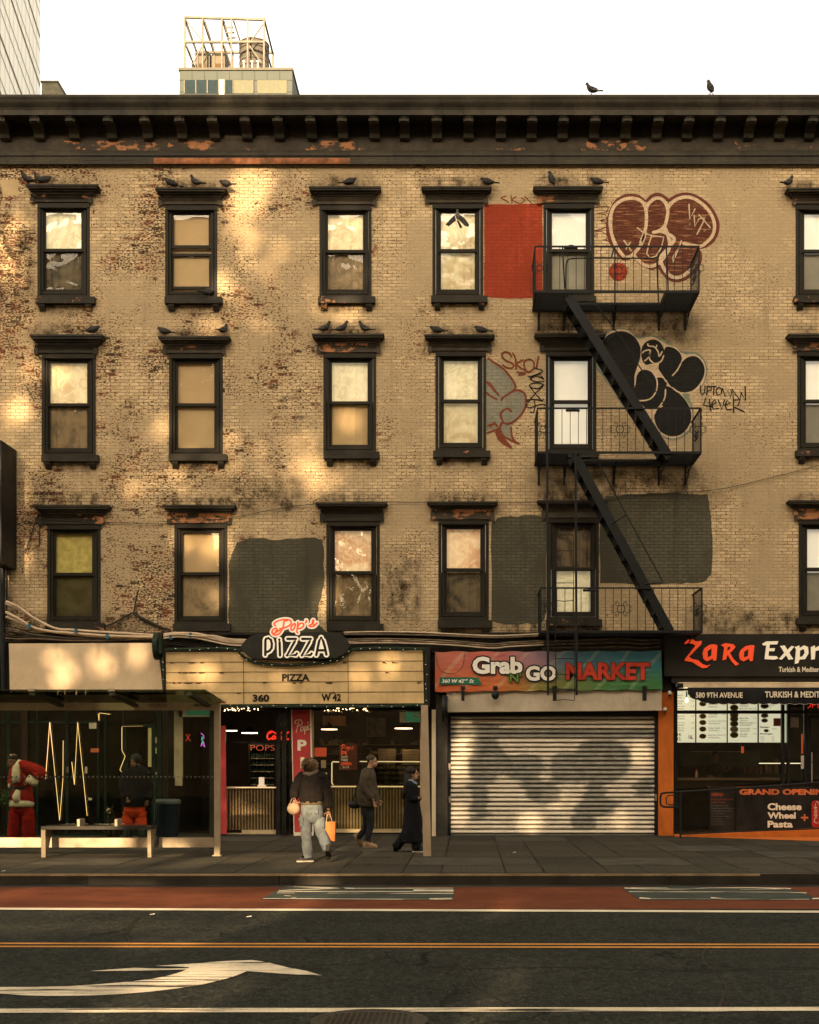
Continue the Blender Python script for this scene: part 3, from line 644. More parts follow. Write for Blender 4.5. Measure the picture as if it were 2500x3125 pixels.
for j, st in enumerate(([(295,275),(240,420),(225,560),(260,720),(340,860),(430,945),(560,920),(650,1010),(780,1060),(860,1030),(900,1090),(980,1180),(1080,1215),(1200,1190),(1300,1110),(1380,980),(1385,880),(1340,800),(1430,790),(1540,720),(1600,600),(1600,470),(1520,310),(1400,200),(1250,135),(1120,145),(1010,200)],
           [(295,275),(360,200),(470,148),(590,155),(680,215)], [(720,215),(790,150),(880,138),(990,210)])):
    bb.stroke(smoothp(gq(st,g1)), 10, -.0052-.0004*j)
obj('outline', bb, G1O, g)
bb = MB()
for j, st in enumerate(([(700,620),(640,770),(540,890),(460,925),(400,880),(310,740),(262,560),(262,400),(320,270),(440,195),(560,185),(660,230),(705,330),(710,480),(690,600),(640,740)],
           [(705,300),(770,220),(850,180),(930,215),(975,310),(975,400),(940,530),(870,590),(800,612)],
           [(985,300),(1060,215),(1180,170),(1300,185),(1440,280),(1530,400),(1565,530),(1540,650),(1460,740),(1390,785),(1300,775),(1180,750)],
           [(950,560),(990,680),(1000,800),(950,900),(870,990),(780,1035),(680,1020),(580,930),(545,880)],
           [(900,600),(960,620),(1060,690),(1010,780),(940,860),(890,930),(920,1050),(1000,1150),(1090,1180),(1180,1150),(1260,1080)])):
    bb.stroke(smoothp(gq(st,g1)), 10, -.0120-.0004*j)
for st in ([(600,555),(680,620),(790,655),(930,670),(900,800),(830,910),(760,930),(715,880),(740,760),(775,660)], [(430,715),(520,840)],[(510,735),(450,825)],[(1245,260),(1255,450),(1320,320)],[(1310,400),(1320,540),(1370,440),(1440,430)],[(1370,390),(1510,550)],[(1440,450),(1345,635)],[(1150,715),(1100,850),(1040,990),(1040,930),(1120,800)]):
    bb.stroke(gq(st,g1), 4, -.0150)
for c in ((1257,508),(1440,590)): bb.stroke(gq([c,(c[0]+3,c[1])],g1), 6, -.0150)
obj('cream_lines', bb, GCR, g)
bb = MB()
for st in ([(20,300),(90,298),(160,285),(250,285)],[(235,300),(220,350),(180,360),(100,375),(160,385),(200,395),(215,440),(150,455),(120,465),(180,470),(215,520)],[(55,590),(130,575),(215,545)],[(55,595),(150,600),(210,640),(240,680),(200,700),(165,705),(230,720),(260,750)],[(65,645),(100,640),(90,668),(60,660)]): bb.stroke(gq(st,g1), 2.6, -.0056)
obj('spiky_lines', bb, G1O, g)
# throw-up behind lower flight
g2 = (1780,980,3.317)
FL = [[(190,240),(240,150),(340,105),(440,110),(530,170),(580,270),(575,380),(545,470),(520,560),(520,650),(500,820),(420,700),(320,560),(240,430),(190,330)],
 [(590,290),(630,215),(710,185),(780,215),(820,290),(815,360),(780,410),(720,430),(660,455),(600,400)],
 [(830,270),(900,265),(970,310),(1000,380),(970,450),(915,540),(840,600),(770,500),(765,420),(815,370)],
 [(910,550),(980,440),(1060,365),(1150,360),(1215,430),(1230,520),(1190,620),(1110,700),(1000,720),(910,680),(850,600)],
 [(530,640),(545,540),(600,490),(680,500),(740,580),(745,700),(690,780),(580,800),(510,740)],
 [(740,580),(840,600),(835,700),(800,820),(740,880),(660,890),(600,850),(580,800),(700,780)],
 [(840,660),(960,720),(1050,820),(1095,930),(1080,1040),(1000,1140),(900,1165),(800,1130),(740,1050),(720,950),(760,880),(820,800)]]
bb = MB()
ga = [(120,440),(170,200),(300,80),(450,80),(560,160),(700,140),(860,210),(1000,300),(1160,320),(1250,430),(1250,560),(1190,680),(1080,740),(1110,880),(1120,1000),(1080,1120),(960,1200),(840,1190),(740,1090),(650,930),(500,860),(400,860),(300,700),(200,560)]
bb.ppoly(smoothp(gq(ga,g2),True), -.0042)
go = obj('graffiti_haze', bb, GCY, bld); go['label'] = 'faint cyan spray haze round the black flower-shaped graffiti'
bb = MB()
gb = [(135,380),(190,210),(300,95),(450,92),(560,180),(700,158),(850,235),(940,260),(1010,335),(1130,335),(1220,410),(1240,530),(1200,650),(1100,730),(1000,735),(1070,840),(1108,930),(1095,1060),(1010,1150),(910,1185),(800,1150),(720,1040),(620,890),(500,830),(330,640),(200,470)]
bb.ppoly(smoothp(gq(gb,g2),True), -.0056); g = obj('graffiti_piece', bb, GCR, bld); g['label'] = 'black bubble graffiti with cream outline behind the upper fire stair'
bb = MB(); fills(bb, FL, g2, -.0075); obj('black_fill', bb, GBK, g)
bb = MB()
for st in ([(525,640),(540,540),(600,485),(690,505),(745,590),(745,690),(700,770),(640,800),(575,805)],[(590,420),(640,450),(700,440),(740,470),(840,610)],[(600,320),(630,298),(680,295),(670,350),(650,380),(625,400)],
   [(680,300),(670,350),(680,395),(730,430),(790,405),(815,350)],[(655,230),(662,250),(720,260),(760,310),(770,355),(800,310)],[(740,262),(746,245)],[(835,690),(825,780),(775,865)],[(905,675),(960,715),(1010,730)],[(905,550),(950,500),(990,430)],[(1000,330),(1040,350)],[(760,430),(755,470),(740,490),(700,480)],
   [(720,940),(745,890),(800,860)]):
    bb.stroke(smoothp(gq(st,g2)), 4.2, -.0125)
obj('cream_lines', bb, GCR, g)
def strokes(name, sts, o, w, m, lab, y=-.0065, sm=True, k=4):
    bb = MB()
    for j, st in enumerate(sts): bb.stroke(smoothp(gq(st,o),k=k) if sm and len(st)>2 else gq(st,o), w, y-.0002*j)
    ob = obj(name, bb, m, bld); ob['label'] = lab; return ob
strokes('graffiti_tag', [[(1190,655),(1188,720),(1205,752),(1230,720),(1235,660)],[(1258,660),(1252,745)],[(1258,662),(1300,665),(1295,700),(1258,710)],[(1300,665),(1345,660)],[(1325,662),(1322,745)],[(1375,668),(1345,700),(1360,748),(1400,735),(1405,690),(1375,668)],[(1410,680),(1440,765),(1465,700),(1490,775),(1510,690)],[(1520,790),(1515,700),(1590,800),(1600,720)],[(1600,720),(1645,805),(1640,660)],
   [(1240,780),(1220,850),(1300,865)],[(1278,790),(1290,905)],[(1310,845),(1350,825),(1330,795),(1300,840),(1320,890),(1370,885)],[(1370,800),(1405,895),(1430,800)],[(1440,850),(1490,830),(1460,800),(1435,850),(1460,900),(1505,890)],[(1520,800),(1525,925)],[(1520,800),(1590,795),(1570,850),(1530,870),(1630,915)]], g2, 4, GBK, 'black spray tag reading UPTOWN 4EVER', sm=False)
g3 = (1460,1040,5.988)
bb = MB(); bb.ppoly(gq([(135,330),(200,360),(330,440),(480,560),(620,720),(670,860),(640,920),(780,920),(860,1000),(860,1180),(800,1340),(700,1440),(560,1520),(620,1590),(610,1700),(660,1830),(560,1790),(430,1680),(390,1560),(300,1600),(150,1650)],g3), -.0042)
g = obj('graffiti_piece', bb, GBL, bld); g['label'] = 'pale blue graffiti with rust-red outline between two middle-row windows'
bb = MB()
for st in ([(180,320),(280,390),(420,480),(540,600),(640,740),(680,840),(640,910),(540,980),(450,1040),(420,1090)],[(640,915),(740,905),(840,960),(870,1060),(860,1200),(790,1340),(680,1450),(560,1515),(470,1500),(430,1430),(410,1340),(460,1270),(540,1240),(600,1290)],[(600,1590),(610,1720),(660,1830),(740,1880)],[(440,1500),(400,1570),(400,1640),(460,1740),(560,1800),(700,1870)],[(170,1680),(260,1650),(370,1600),(420,1510)],[(160,760),(280,890),(370,990)],[(150,950),(240,1020),(330,1065)],[(180,1550),(300,1520),(340,1560)],[(220,1570),(300,1490)]):
    bb.stroke(smoothp(gq(st,g3)), 6.5, -.0062-.0003*random.random())
bb.ppoly(gq([(300,1660),(370,1620),(430,1700),(500,1800),(620,1940),(600,1970),(460,1900),(350,1800)],g3), -.0067)
bb.ppoly(gq([(160,730),(230,770),(320,900),(370,990),(300,930),(200,820)],g3), -.0068)
obj('rust_outline', bb, GRD, g)
strokes('graffiti_tag', [[(610,290),(560,220),(480,205),(430,270),(490,350),(600,400),(650,450),(600,500),(500,480),(450,440)],[(630,225),(680,330),(690,520)],[(820,350),(700,430),(850,540)],[(930,335),(850,370),(840,470),(890,560),(970,550),(1020,470),(1000,370),(930,335)],[(1100,290),(1065,480)],[(710,570),(860,590)],[(740,620),(840,605)]], g3, 5.5, GRD, 'rust-red spray tag reading Skol beside the middle window', y=-.009)
strokes('graffiti_tag', [[(1040,500),(1180,550),(1050,620),(910,660),(1140,600)],[(920,660),(1100,650),(1200,710),(1150,640)],[(1010,660),(950,700),(1060,745),(1200,740)],[(1190,800),(1090,870),(970,850),(940,800),(1060,770),(1190,810),(1040,960),(920,1110),(900,1080),(1060,1075),(1180,1100)],[(950,850),(1040,960),(1160,1090),(1190,1060)],[(1020,1100),(1040,1200),(1000,1310),(950,1300)],[(900,1150),(880,1200),(960,1220),(1100,1170),(1210,1160),(1215,1190)]], g3, 3.2, GBK, 'tall vertical black scribble tag above the middle balcony end', y=-.0105)
strokes('graffiti_tag', [[(1545,598),(1530,604),(1545,612),(1552,618)],[(1560,596),(1563,620)],[(1575,600),(1563,610),(1585,620)],[(1592,604),(1602,610),(1590,620)],[(1602,600),(1622,620)]], (0,0,1), 3.5, GRD, 'small rust-red tag just above the red painted rectangle')

# ---------------- unseen wall across the street, added to shade this side and shape sun patches ----------------
OY = -46.5; OH = 33.0
OBR = mat('shade_wall_brick', (.24,.17,.11), .85, var=.3, vs=1.5)
# (u, v, depth plane target, width m, height m, penumbra-soft openings) : where a patch of sun lands
SUNP = [(775,540,0,.55,.35),(765,620,0,.50,.9),(745,690,0,.45,.45),(735,600,0,.3,.8),(15,780,0,.7,.8),(40,700,0,.4,.4),(60,1240,0,.45,.5),(90,1130,0,.35,.3),(700,1345,0,.38,.28),(690,1420,0,.25,.2),
        (955,1435,0,.45,.30),(930,1410,0,.3,.25),(1045,965,0,.42,.42),(675,1650,0,.35,.38),(640,1660,0,.3,.3),(700,1690,0,.2,.25),(660,1830,0,.3,.3),(990,1830,0,.28,.45),(960,1500,0,.2,.2),
        (40,1700,0,.4,.5),(60,1500,0,.4,.5),(200,2060,-.3,.35,.3),(180,2010,-.3,.28,.25),(310,2010,-.3,.28,.35),(420,2010,-.3,.3,.4),(290,2040,-.3,.3,.15),(150,1130,0,.25,.3),(690,310,-.6,.45,.2),(650,340,-.6,.35,.12),(770,330,-.6,.3,.15),(960,330,-.6,.2,.1),
        (660,1400,0,.25,.2),(560,1640,0,.28,.2),(860,760,0,.25,.3),(680,880,0,.28,.5),(640,1000,0,.28,.3),(560,1380,0,.25,.2),(500,1300,0,.25,.3),
        (540,1440,0,.3,.25),(1050,1250,0,.2,.3),(1420,2260,0,.25,.4),(1390,2330,0,.16,.5),(1400,2480,0,.16,.3),(1620,2500,0,.35,.22),(1900,2500,0,.3,.15),(1950,2290,0,.2,.3),(1700,2440,0,.3,.1),
        (780,2500,0,.25,.35),(730,2480,0,.2,.3),(1095,2500,0,.22,.35),(1045,2480,0,.15,.2),(850,2080,-.6,.3,.2),(1090,2060,-.6,.25,.25),(620,2040,-.6,.3,.3),(1200,2030,-.6,.25,.3),(540,2080,-.6,.2,.25)]
SUNG = [(90,2756,.9,.12),(30,2762,.7,.1),(150,2745,.5,.12),(610,2760,.5,.1),(790,2762,.35,.18),(820,2745,.2,.18),(40,2615,.5,.16),(250,2606,.5,.14),(190,2630,.35,.16),(390,2622,.4,.16),(700,2622,.4,.15),(880,2618,.3,.12),(1010,2612,.25,.25),(950,2640,.3,.12),(60,2755,.5,.16),(120,2748,.35,.12),(600,2765,.35,.07),(520,2800,.3,.10),(810,2768,.14,.25),(760,2800,.12,.2),(20,2790,.5,.12),(320,3105,.15,.2),(455,3105,.12,.12),(1470,3080,.10,.2),(1545,2775,.08,.08)]
hl = []
hr_ = random.Random(12)
def hole(T, w, h, n=2):
    t = (OY-T.y)/S.y; q = T+S*t
    for k in range(n):
        a, b_ = w*hr_.uniform(.6,1.0), h*hr_.uniform(.6,1.1); x, z = q.x+hr_.uniform(-.4,.4)*w, q.z+hr_.uniform(-.4,.4)*h*1.2
        hl.append((x-a/2, x+a/2, z-b_/2, z+b_/2))
for u,v,y,w,h in SUNP: hole(P(u,v,y), w, h)
for u,v,w,h in SUNG:
    z = 0 if v < 2670 else RZ; y = -D0+(CZ-z)*F/(v-HZ); hole(Vector(((u-PX)*(D0+y)/F, y, z)), w*(2.3 if v<2670 else 3.), h*(4.4 if v<2670 else 5.5), 4)
for (ua,ub,va,vb,nn_) in ((690,850,500,1000,26),(0,110,680,1350,16),(600,1100,1330,1480,16),(300,560,1300,1500,8),(0,120,1400,1800,8),(850,1200,640,1000,5),(120,1000,340,420,6),(520,760,1540,1700,6)):
    for k in range(nn_):
        T = P(hr_.uniform(ua,ub), hr_.uniform(va,vb)); t_ = (OY-T.y)/S.y; q = T+S*t_; a = hr_.uniform(.06,.16); b_ = hr_.uniform(.08,.26); hl.append((q.x-a/2,q.x+a/2,q.z-b_/2,q.z+b_/2))
bo = thing('pierced_shade_wall', 'out-of-view dark wall across the street, added for shade and pierced for sun patches', 'building', (0,OY,0))
obj('wall', holed(-60,60,0,OH,hl,OY-.10,OY,), OBR, bo)
obj('parapet', MB().box(-60,60,OY+.002,OY+.35,OH-.6,OH+.02), OBR, bo)

# ---------------- fire escape ----------------
fe = thing('fire_escape', 'black iron fire escape with three balconies, two stair flights and a drop ladder', 'fire escape', (X(1890),0,0))
FY = -1.15
BAL = [(1632,2136,749,886,1742),(1639,2142,1243,1377,1748),(1649,2145,1792,1924,1800)]
def scroll(mb, u, v, y, s=1., ax='x'):
    c = P(u,v,y)
    def pt(a,b): return c+Vector((a*s,0,b*s)) if ax == 'x' else c+Vector((0,a*s,b*s))
    mb.tube([pt(.085*cos(k*pi/6), .085*sin(k*pi/6)) for k in range(13)], .009, 5)
    for sx in (-1,1):
        for sz in (-1,1):
            mb.tube([pt(sx*x_, sz*z_) for x_, z_ in ((.06,.07),(.05,.12),(.08,.16),(.12,.165),(.135,.135),(.115,.115),(.095,.135))], .007, 5)
            mb.tube([pt(sx*x_, sz*z_) for x_, z_ in ((.075,.06),(.13,.085),(.19,.08),(.225,.05),(.215,.02),(.185,.02),(.18,.045))], .007, 5)
for bi,(u0,u1,vt,vp,ul) in enumerate(BAL):
    x0,x1 = X(u0,FY), X(u1,FY); zt,zp = Z(vt,FY), Z(vp,FY)
    mb = MB(); sx0, sx1 = X(1735,FY), X(2030,FY)
    if bi == 2: sx0 = sx1 = X(1735,FY)
    for j in range(19):                                     # floor slats run along the wall
        y = FY+.04+j*.06
        for a,b in ([(x0,x1)] if (y > -.42 or bi == 2) else [(x0,sx0),(sx1,x1)]): mb.box(a+.03,b-.03,y,y+.038,zp-.028,zp-.018)
    for a in (x0,x1-.03): mb.box(a,a+.03,FY,-.002,zp-.05,zp)
    mb.box(x0+.03,x1-.03,FY,FY+.028,zp-.05,zp); mb.box(x0+.03,x1-.03,-.03,-.004,zp-.05,zp)
    if bi < 2:
        mb.box(sx0,sx1,-.44,-.425,zp-.05,zp); mb.box(sx0-.015,sx0,FY+.03,-.45,zp-.05,zp); mb.box(sx1,sx1+.015,FY+.03,-.45,zp-.05,zp)
    b = obj('balcony', mb, IRON, fe)
    mb = MB()
    mb.box(x0,x1,FY,FY+.03,zt-.032,zt); 
    for xa in (x0,x1-.03): mb.box(xa,xa+.03,FY+.031,-.002,zt-.032,zt)
    nb = int((x1-x0)/.172); gapu = (1668,1757) if bi == 2 else None
    for j in range(nb+1):
        x = x0+.012+(x1-x0-.024)*j/nb; big = j in (0,nb)
        w = .014 if big else .0065
        mb.box(x-w,x+w,FY+.008,FY+.008+2*w,zp+.001,zt-.033)
    for j in range(1,8):
        y = FY+.15*j
        for x in (x0+.015, x1-.015): mb.box(x-.007,x+.007,y-.007,y+.007,zp+.001,zt-.033)
    obj('railing', mb, IRON, b)
    mb = MB(); vm = (vt+vp)/2
    scroll(mb, 1888+bi*4, vm+ (8 if bi==0 else 0), FY+.014, .95); 
    for xs in (x0+.015, x1-.015):
        c = Vector((xs, FY/2, (zt+zp)/2)); 
        mb.tube([c+Vector((0,.085*cos(k*pi/6),.085*sin(k*pi/6))) for k in range(13)], .009, 5)
        for a in (-1,1):
            for e in (-1,1): mb.tube([c+Vector((0,a*y_,e*z_)) for y_, z_ in ((.075,.06),(.13,.085),(.19,.08),(.225,.05),(.215,.02),(.185,.02),(.18,.045))], .007, 5)
    scroll(mb, u0+16+bi*3, vm, FY+.014, .8); scroll(mb, u1-12, vm, FY+.014, .8)
    obj('scroll_ornament', mb, IRON, b)
    for u in ((1644,1722,1872,2010,2092) if bi < 2 else (1660,2010,2092)):
        x = X(u); mb = MB(); h_ = .42
        mb.box(x-.02,x+.02,-.035,-.003,zp-.05-h_,zp-.05)
        mb.bar((x,-.02,zp-.05-h_+.02),(x,FY*(.95 if u not in (1872,) else .42),zp-.055),.035,.012) if bi < 2 else mb.bar((x,-.02,zp-.3),(x,FY*.9,zp-.07),.035,.012)
        if bi < 2: mb.tube([(x,-.1,zp-.12),(x,-.3,zp-.14),(x,-.4,zp-.22),(x,-.3,zp-.27),(x,-.2,zp-.24)], .012, 5)
        obj('bracket', mb, IRON, b)
    c = P(ul, (vt+ (11 if bi else 8)), FY-.02)
    obj('pulley', MB().tube([c+Vector((-.14,0,.0)),c+Vector((-.12,0,.01)),c+Vector((.12,0,.01)),c+Vector((.15,0,.0))], .028, 8).tube([c+Vector((-.04,0,.05)),c+Vector((.06,0,.05))],.02,6), IRON, b)
def stair(pa, pb, rail, n):
    y0, y1 = FY+.06, -.50
    a, b = P(*pa, y0), P(*pb, y0); mb = MB()
    mb.bar(a, b, .19, .03); mb.bar(Vector((a.x,y1,a.z)), Vector((b.x,y1,b.z)), .19, .03)
    s = obj('stair', mb, IRON, fe)
    for k in range(n):
        t = (k+.5)/n; p = a.lerp(b, t)
        obj('tread', MB().box(p.x-.12,p.x+.09,y0+.02,y1-.02,p.z-.03,p.z-.012).box(p.x-.12,p.x-.11,y0+.02,y1-.02,p.z-.055,p.z-.03), IRON, s)
    mb = MB()
    for r in rail: mb.tube([P(u,v,y0-.02) for u,v in r], .013, 6)
    obj('handrail', mb, IRON, s)
stair((1735,905),(2044,1396),[[(1820,930),(1882,1012),(1990,1176),(2030,1236)],[(1882,1012),(1852,1040)]],13)
stair((1752,1385),(2046,1928),[[(1828,1415),(1912,1571),(2022,1772),(2020,1778),(1965,1782)],[(1912,1571),(1867,1598)]],13)
mb = MB()
for r in ([(1727,895),(1728,810),(1731,795),(1742,789),(1800,787),(1995,788),(2010,783),(2024,752)],[(1877,752),(1877,925)],[(2005,792),(2010,925)],[(2034,752),(2040,895)],[(1876,750),(1866,788)],[(1717,752),(1724,880)]): mb.tube([P(u,v,-.7) for u,v in r], .016, 6)
obj('gooseneck_rail', mb, IRON, fe)
mb = MB()
for u in (1670,1757): mb.bar(P(u,1380,FY-.05), P(u+3,2122,FY-.05), .048, .03)
mb.box(X(1670,FY),X(1760,FY),FY-.055,FY-.035,Z(2106,FY),Z(2102,FY))
lad = obj('drop_ladder', mb, IRON, fe)
mb = MB()
for u in (1693,1750): mb.tube([P(u,1632,FY-.10),P(u+4,2138,FY-.10)], .008, 6)
for v in (1632,1681,1730,1779,1832,2010,2058,2108,2138): mb.tube([P(1693,v,FY-.10),P(1722,v+(3 if v in (1832,) else -3 if v==2138 else 0),FY-.10),P(1752,v,FY-.10)], .008, 6)
obj('rungs', mb, IRON, lad)

# ---------------- ground floor ----------------
GLS = glassmat('shop_glass', .02, (.92,.93,.86)); GSH = glassmat('shelter_glass', .012, (.80,.84,.74))
DBR = mat('dark_stained_fascia', (.022,.017,.011), .75, var=.5, vs=2.5, bump=.3, dirt=.5)
TEAL = mat('dark_teal_frame', (.008,.018,.012), .45, var=.3)
WOOD = mat('dark_wood_interior', (.022,.015,.009), .6, var=.4, vs=2)
FLR = mat('dark_tile_floor', (.025,.02,.014), .4, var=.2)
obj('ground_floor_fascia', MB().pb(-900,2035,1936,1992,-.06,.30).pb(-900,2035,1930,1938,-.16,-.061), DBR, bld)
for u in (18,500,1322,2048): obj('party_wall', MB().box(X(u,.02)-.10, X(u,.02)+.10, .02, 5.48, 0, WZ0-.12), WOOD, bld)
def lampl(name, loc, e, r=.06, col=(1,.72,.42)):
    d = bpy.data.lights.new(name,'POINT'); d.energy = e; d.color = col; d.shadow_soft_size = r
    o = bpy.data.objects.new(name, d); COL.objects.link(o); o.location = loc; return o
# left storefront (behind the shelter)
sl = thing('vacant_storefront', 'dark glass storefront with green-black mullions behind the bus shelter', 'storefront', (X(250),0,0))
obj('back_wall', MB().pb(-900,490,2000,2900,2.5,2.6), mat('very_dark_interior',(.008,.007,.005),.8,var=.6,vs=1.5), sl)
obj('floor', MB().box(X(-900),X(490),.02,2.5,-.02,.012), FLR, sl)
mb = MB()
for u,w in ((20,10),(62,8),(110,6),(200,8),(296,6),(318,5),(372,6),(478,14)): mb.pb(u,u+w,2120,2560,-.02,.06)
mb.pb(-900,492,2120,2134,-.021,.061); mb.pb(-900,492,2545,2562,-.021,.061); mb.pb(-900,300,2200,2208,-.02,.05)
obj('mullion', mb, TEAL, sl)
obj('window_glass', MB().box(X(-900),X(478),.02,.024,Z(2545),Z(2134)), GLS, sl)
obj('door', MB().ring(376,470,2210,2546,8,-.03,.03).pb(384,390,2330,2430,-.05,-.03), TEAL, sl)
mb = MB().ring(84,108,2225,2560,3,-.05,-.02); obj('brick_pier', MB().pb(66,84,2120,2560,-.06,-.022), mat('old_red_brick_pier',(.035,.016,.010),.8,var=.4,vs=8,bump=.4), sl)
PAP = mat('pale_paper_sign', (.62,.50,.34), .8, var=.1)
for nm,(u0,u1,v0,v1),m in (('paper_notice',(272,294,2206,2224),PAP),('open_sign',(277,302,2284,2296),mat('orange_notice',(.65,.16,.06),.7)),('door_handle',(259,266,2340,2360),PAP),('door_handle',(203,209,2340,2358),mat('dull_steel',(.2,.2,.17),.4,.6)),('paper_notice',(363,391,2394,2408),mat('grey_notice',(.12,.12,.10),.8)),('price_tag',(270,280,2435,2442),PAP)):
    obj(nm, MB().pb(u0,u1,v0,v1,-.045,-.03), m, sl)
obj('display_rack', MB().pb(452,462,2222,2340,.5,.6).pb(466,482,2250,2268,.5,.55).pb(466,482,2282,2300,.5,.55).pb(468,486,2357,2363,.5,.55), emis('lit_display', (1,.72,.36), .28), sl)
NEON = emis('warm_led_strip', (1,.60,.26), 1.6)
zig = [[(139,2377),(152,2204),(182,2504),(192,2380),(193,2260)],[(219,2325),(227,2395),(237,2204),(266,2490)],[(372,2219),(372,2290),(382,2308),(366,2349),(374,2360),(374,2380)],[(300,2178),(302,2200),(304,2176),(336,2180)]]
labs = ['W-shaped zigzag of warm light strip in the dark window','M-shaped zigzag of warm light strip in the dark window','thin bent line of orange light beside the crouching figure','small hooked light strip under the shelter roof']
for z_, l_ in zip(zig, labs):
    tag(obj('light_strip', MB().tube([P(u,v,-.04) for u,v in z_], .0065, 5), NEON), l_, 'light strip', 'zigzag light strips in the left shop window')
tag(obj('light_strip', MB().tube([P(372,2217,-.1),P(436,2216,-.1)], .005, 5), emis('dim_led_strip',(1,.5,.2),.5)), 'short thin horizontal strip of light above the bent one', 'light strip', 'zigzag light strips in the left shop window')
# blank sign panel
bp = tag(obj('blank_sign_panel', MB().ppoly([(27,1964),(482,1962),(497,2112),(30,2112)], -.35, .30), CREAMP), 'blank cream metal sign panel, stained and scratched, left of the pizza marquee', 'sign panel')
tag(obj('projecting_sign', MB().box(X(-30,-.9),X(-2,-.9)+.06,-.95,-.02,Z(1720,-.9),Z(1345,-.9)), BLK), 'black projecting sign cut off by the left edge of the frame', 'sign')
tag(obj('downpipe', MB().tube([P(8,1720,-.12),P(6,1850,-.12),P(10,2000,-.12),P(12,2110,-.12)], .06, 10).tube([P(22,1700,-.12),P(20,1860,-.12),P(14,2020,-.12)],.02,6), BLK), 'dark pipe running down the wall at the left edge', 'pipe')

# cables
CABL = mat('cream_conduit', (.55,.41,.27), .55, var=.15, vs=4, dirt=.2); CABD = mat('dark_cable', (.04,.032,.022), .6, var=.3); CABG = mat('grimy_cable', (.13,.095,.06), .7, var=.4, vs=5)
def cable(pts, r, m, label, y=-.16, group='conduits and cables along the fascia', seed=0):
    rr = random.Random(seed+len(pts)); p = smoothp(pts, k=8)
    return tag(obj('cable', MB().tube([P(u,v,y+.012*sin(i*.7+seed)) for i,(u,v) in enumerate(p)], r, 7), m), label, 'cable', group)
cable([(18,1835),(60,1855),(110,1890),(170,1918),(220,1922),(300,1928),(400,1934),(470,1938)], .026, CABL, 'topmost cream conduit swooping down from the left edge', -.22, seed=1)
cable([(18,1842),(70,1866),(130,1900),(180,1920),(260,1926),(380,1933),(470,1939)], .024, CABL, 'second cream conduit from the top at left', -.17, seed=2)
cable([(18,1868),(60,1890),(100,1914),(150,1926),(220,1932),(330,1940),(470,1944)], .028, CABL, 'third cream conduit with blue tape, lower left bundle', -.24, seed=3)
cable([(18,1882),(70,1903),(110,1920),(170,1930),(240,1938),(360,1946),(470,1947)], .026, CABL, 'fourth cream conduit, lowest of the pale ones at left', -.17, seed=4)
for j in range(7):
    cable([(16,1908+j*8),(60,1920+j*6),(110,1934+j*3),(200,1944+j*2),(330,1950+j),(470,1953-j)], .016, CABG if j%2 else CABD, ('grimy' if j%2 else 'dark')+' thin cable %s below the pale conduits at left' % ['first','second','third','fourth','fifth','sixth','last'][j], -.14-.02*(j%3), seed=5+j)
for j,(a,b) in enumerate(((1932,1955),(1938,1960),(1944,1968),(1936,1950))):
    cable([(500,a+4),(540,a),(600,a+2+j),(650,b-10),(700,b),(760,b+3)], .026-.003*j, CABL, 'cream conduit %s of the knot beside the black oval sign' % ['topmost','second','third','lowest'][j], -.2-.03*j, seed=20+j)
for j in range(4): cable([(500,1945+j*6),(560,1952+j*6),(640,1962+j*5),(740,1966+j*4)], .014, CABD, 'dark cable %s sagging left of the black oval sign' % ['first','second','third','fourth'][j], -.15, seed=30+j)
for j,(a,b,c) in enumerate(((1930,1928,1936),(1936,1936,1942),(1958,1955,1962),(1964,1962,1970),(1952,1950,1958))):
    cable([(1050,a),(1150,b),(1280,b+2),(1400,c),(1500,c+8 if j>1 else c+4),(1560,c+3),(1660,c-2)], .016+.004*(j%3), CABL if j in (0,2,3) else CABG, 'long pale cable %s across the fascia right of the oval sign' % ['topmost','second','fourth','lowest','third'][j], -.18-.02*j, seed=40+j)
for j in range(7):
    cable([(1655,1958+j*5),(1730,1956+j*5),(1830,1952+j*6),(1900,1950+j*6),(1960,1954+j*6),(2030,1952+j*5)], .018, [CABG,CABD][j%2], 'dusty dark cable %s in the bundle above the market banner' % ['topmost','second','third','fourth','fifth','sixth','lowest'][j], -.15-.02*(j%3), seed=50+j)
cable([(-60,1625),(30,1608),(110,1578),(120,1585),(320,1594),(520,1596),(700,1580),(830,1556),(960,1538),(1100,1532),(1280,1533),(1500,1534),(1640,1533),(1850,1525),(1920,1512),(2060,1504),(2200,1492),(2360,1456),(2500,1420),(2700,1370)], .007, CABD, 'thin dark wire crossing the whole facade above the lowest windows', -.05, None, 60)
cable([(78,1690),(112,1580),(120,1590),(120,1668)], .013, CABD, 'short bent rod hanging left of the lower left window', -.06, None, 61)
cable([(290,1920),(340,1905),(408,1870),(430,1890),(470,1910),(520,1922)], .022, CABD, 'dark twisted cable forming a peak between two lowest windows', -.06, None, 62)
cable([(408,1872),(415,1830),(423,1800)], .016, CABD, 'short dark cable stub rising up the bricks', -.05, None, 63)
cable([(408,1874),(450,1894),(500,1918)], .028, CABD, 'thick tangled dark cable falling right from the peak', -.09, None, 64)
cable([(80,1180),(95,1205),(105,1226)], .012, CABG, 'short rusty rod leaning on the upper left bricks', -.05, None, 65)
TAPE = mat('blue_tape', (.04,.12,.18), .5)
for i,(u,v,l) in enumerate(((88,1911,'blue tape band on the steep left conduit'),(231,1925,'blue tape band on the top conduit above blank panel'),(327,1942,'blue tape band around two conduits above blank panel'),(520,1944,'blue tape band right of the round bracket'),(580,1938,'blue tape band on the knot of pale conduits'))):
    tag(obj('tape_band', MB().pb(u-4,u+4,v-7,v+7,-.29,-.15), TAPE), l, 'tape')
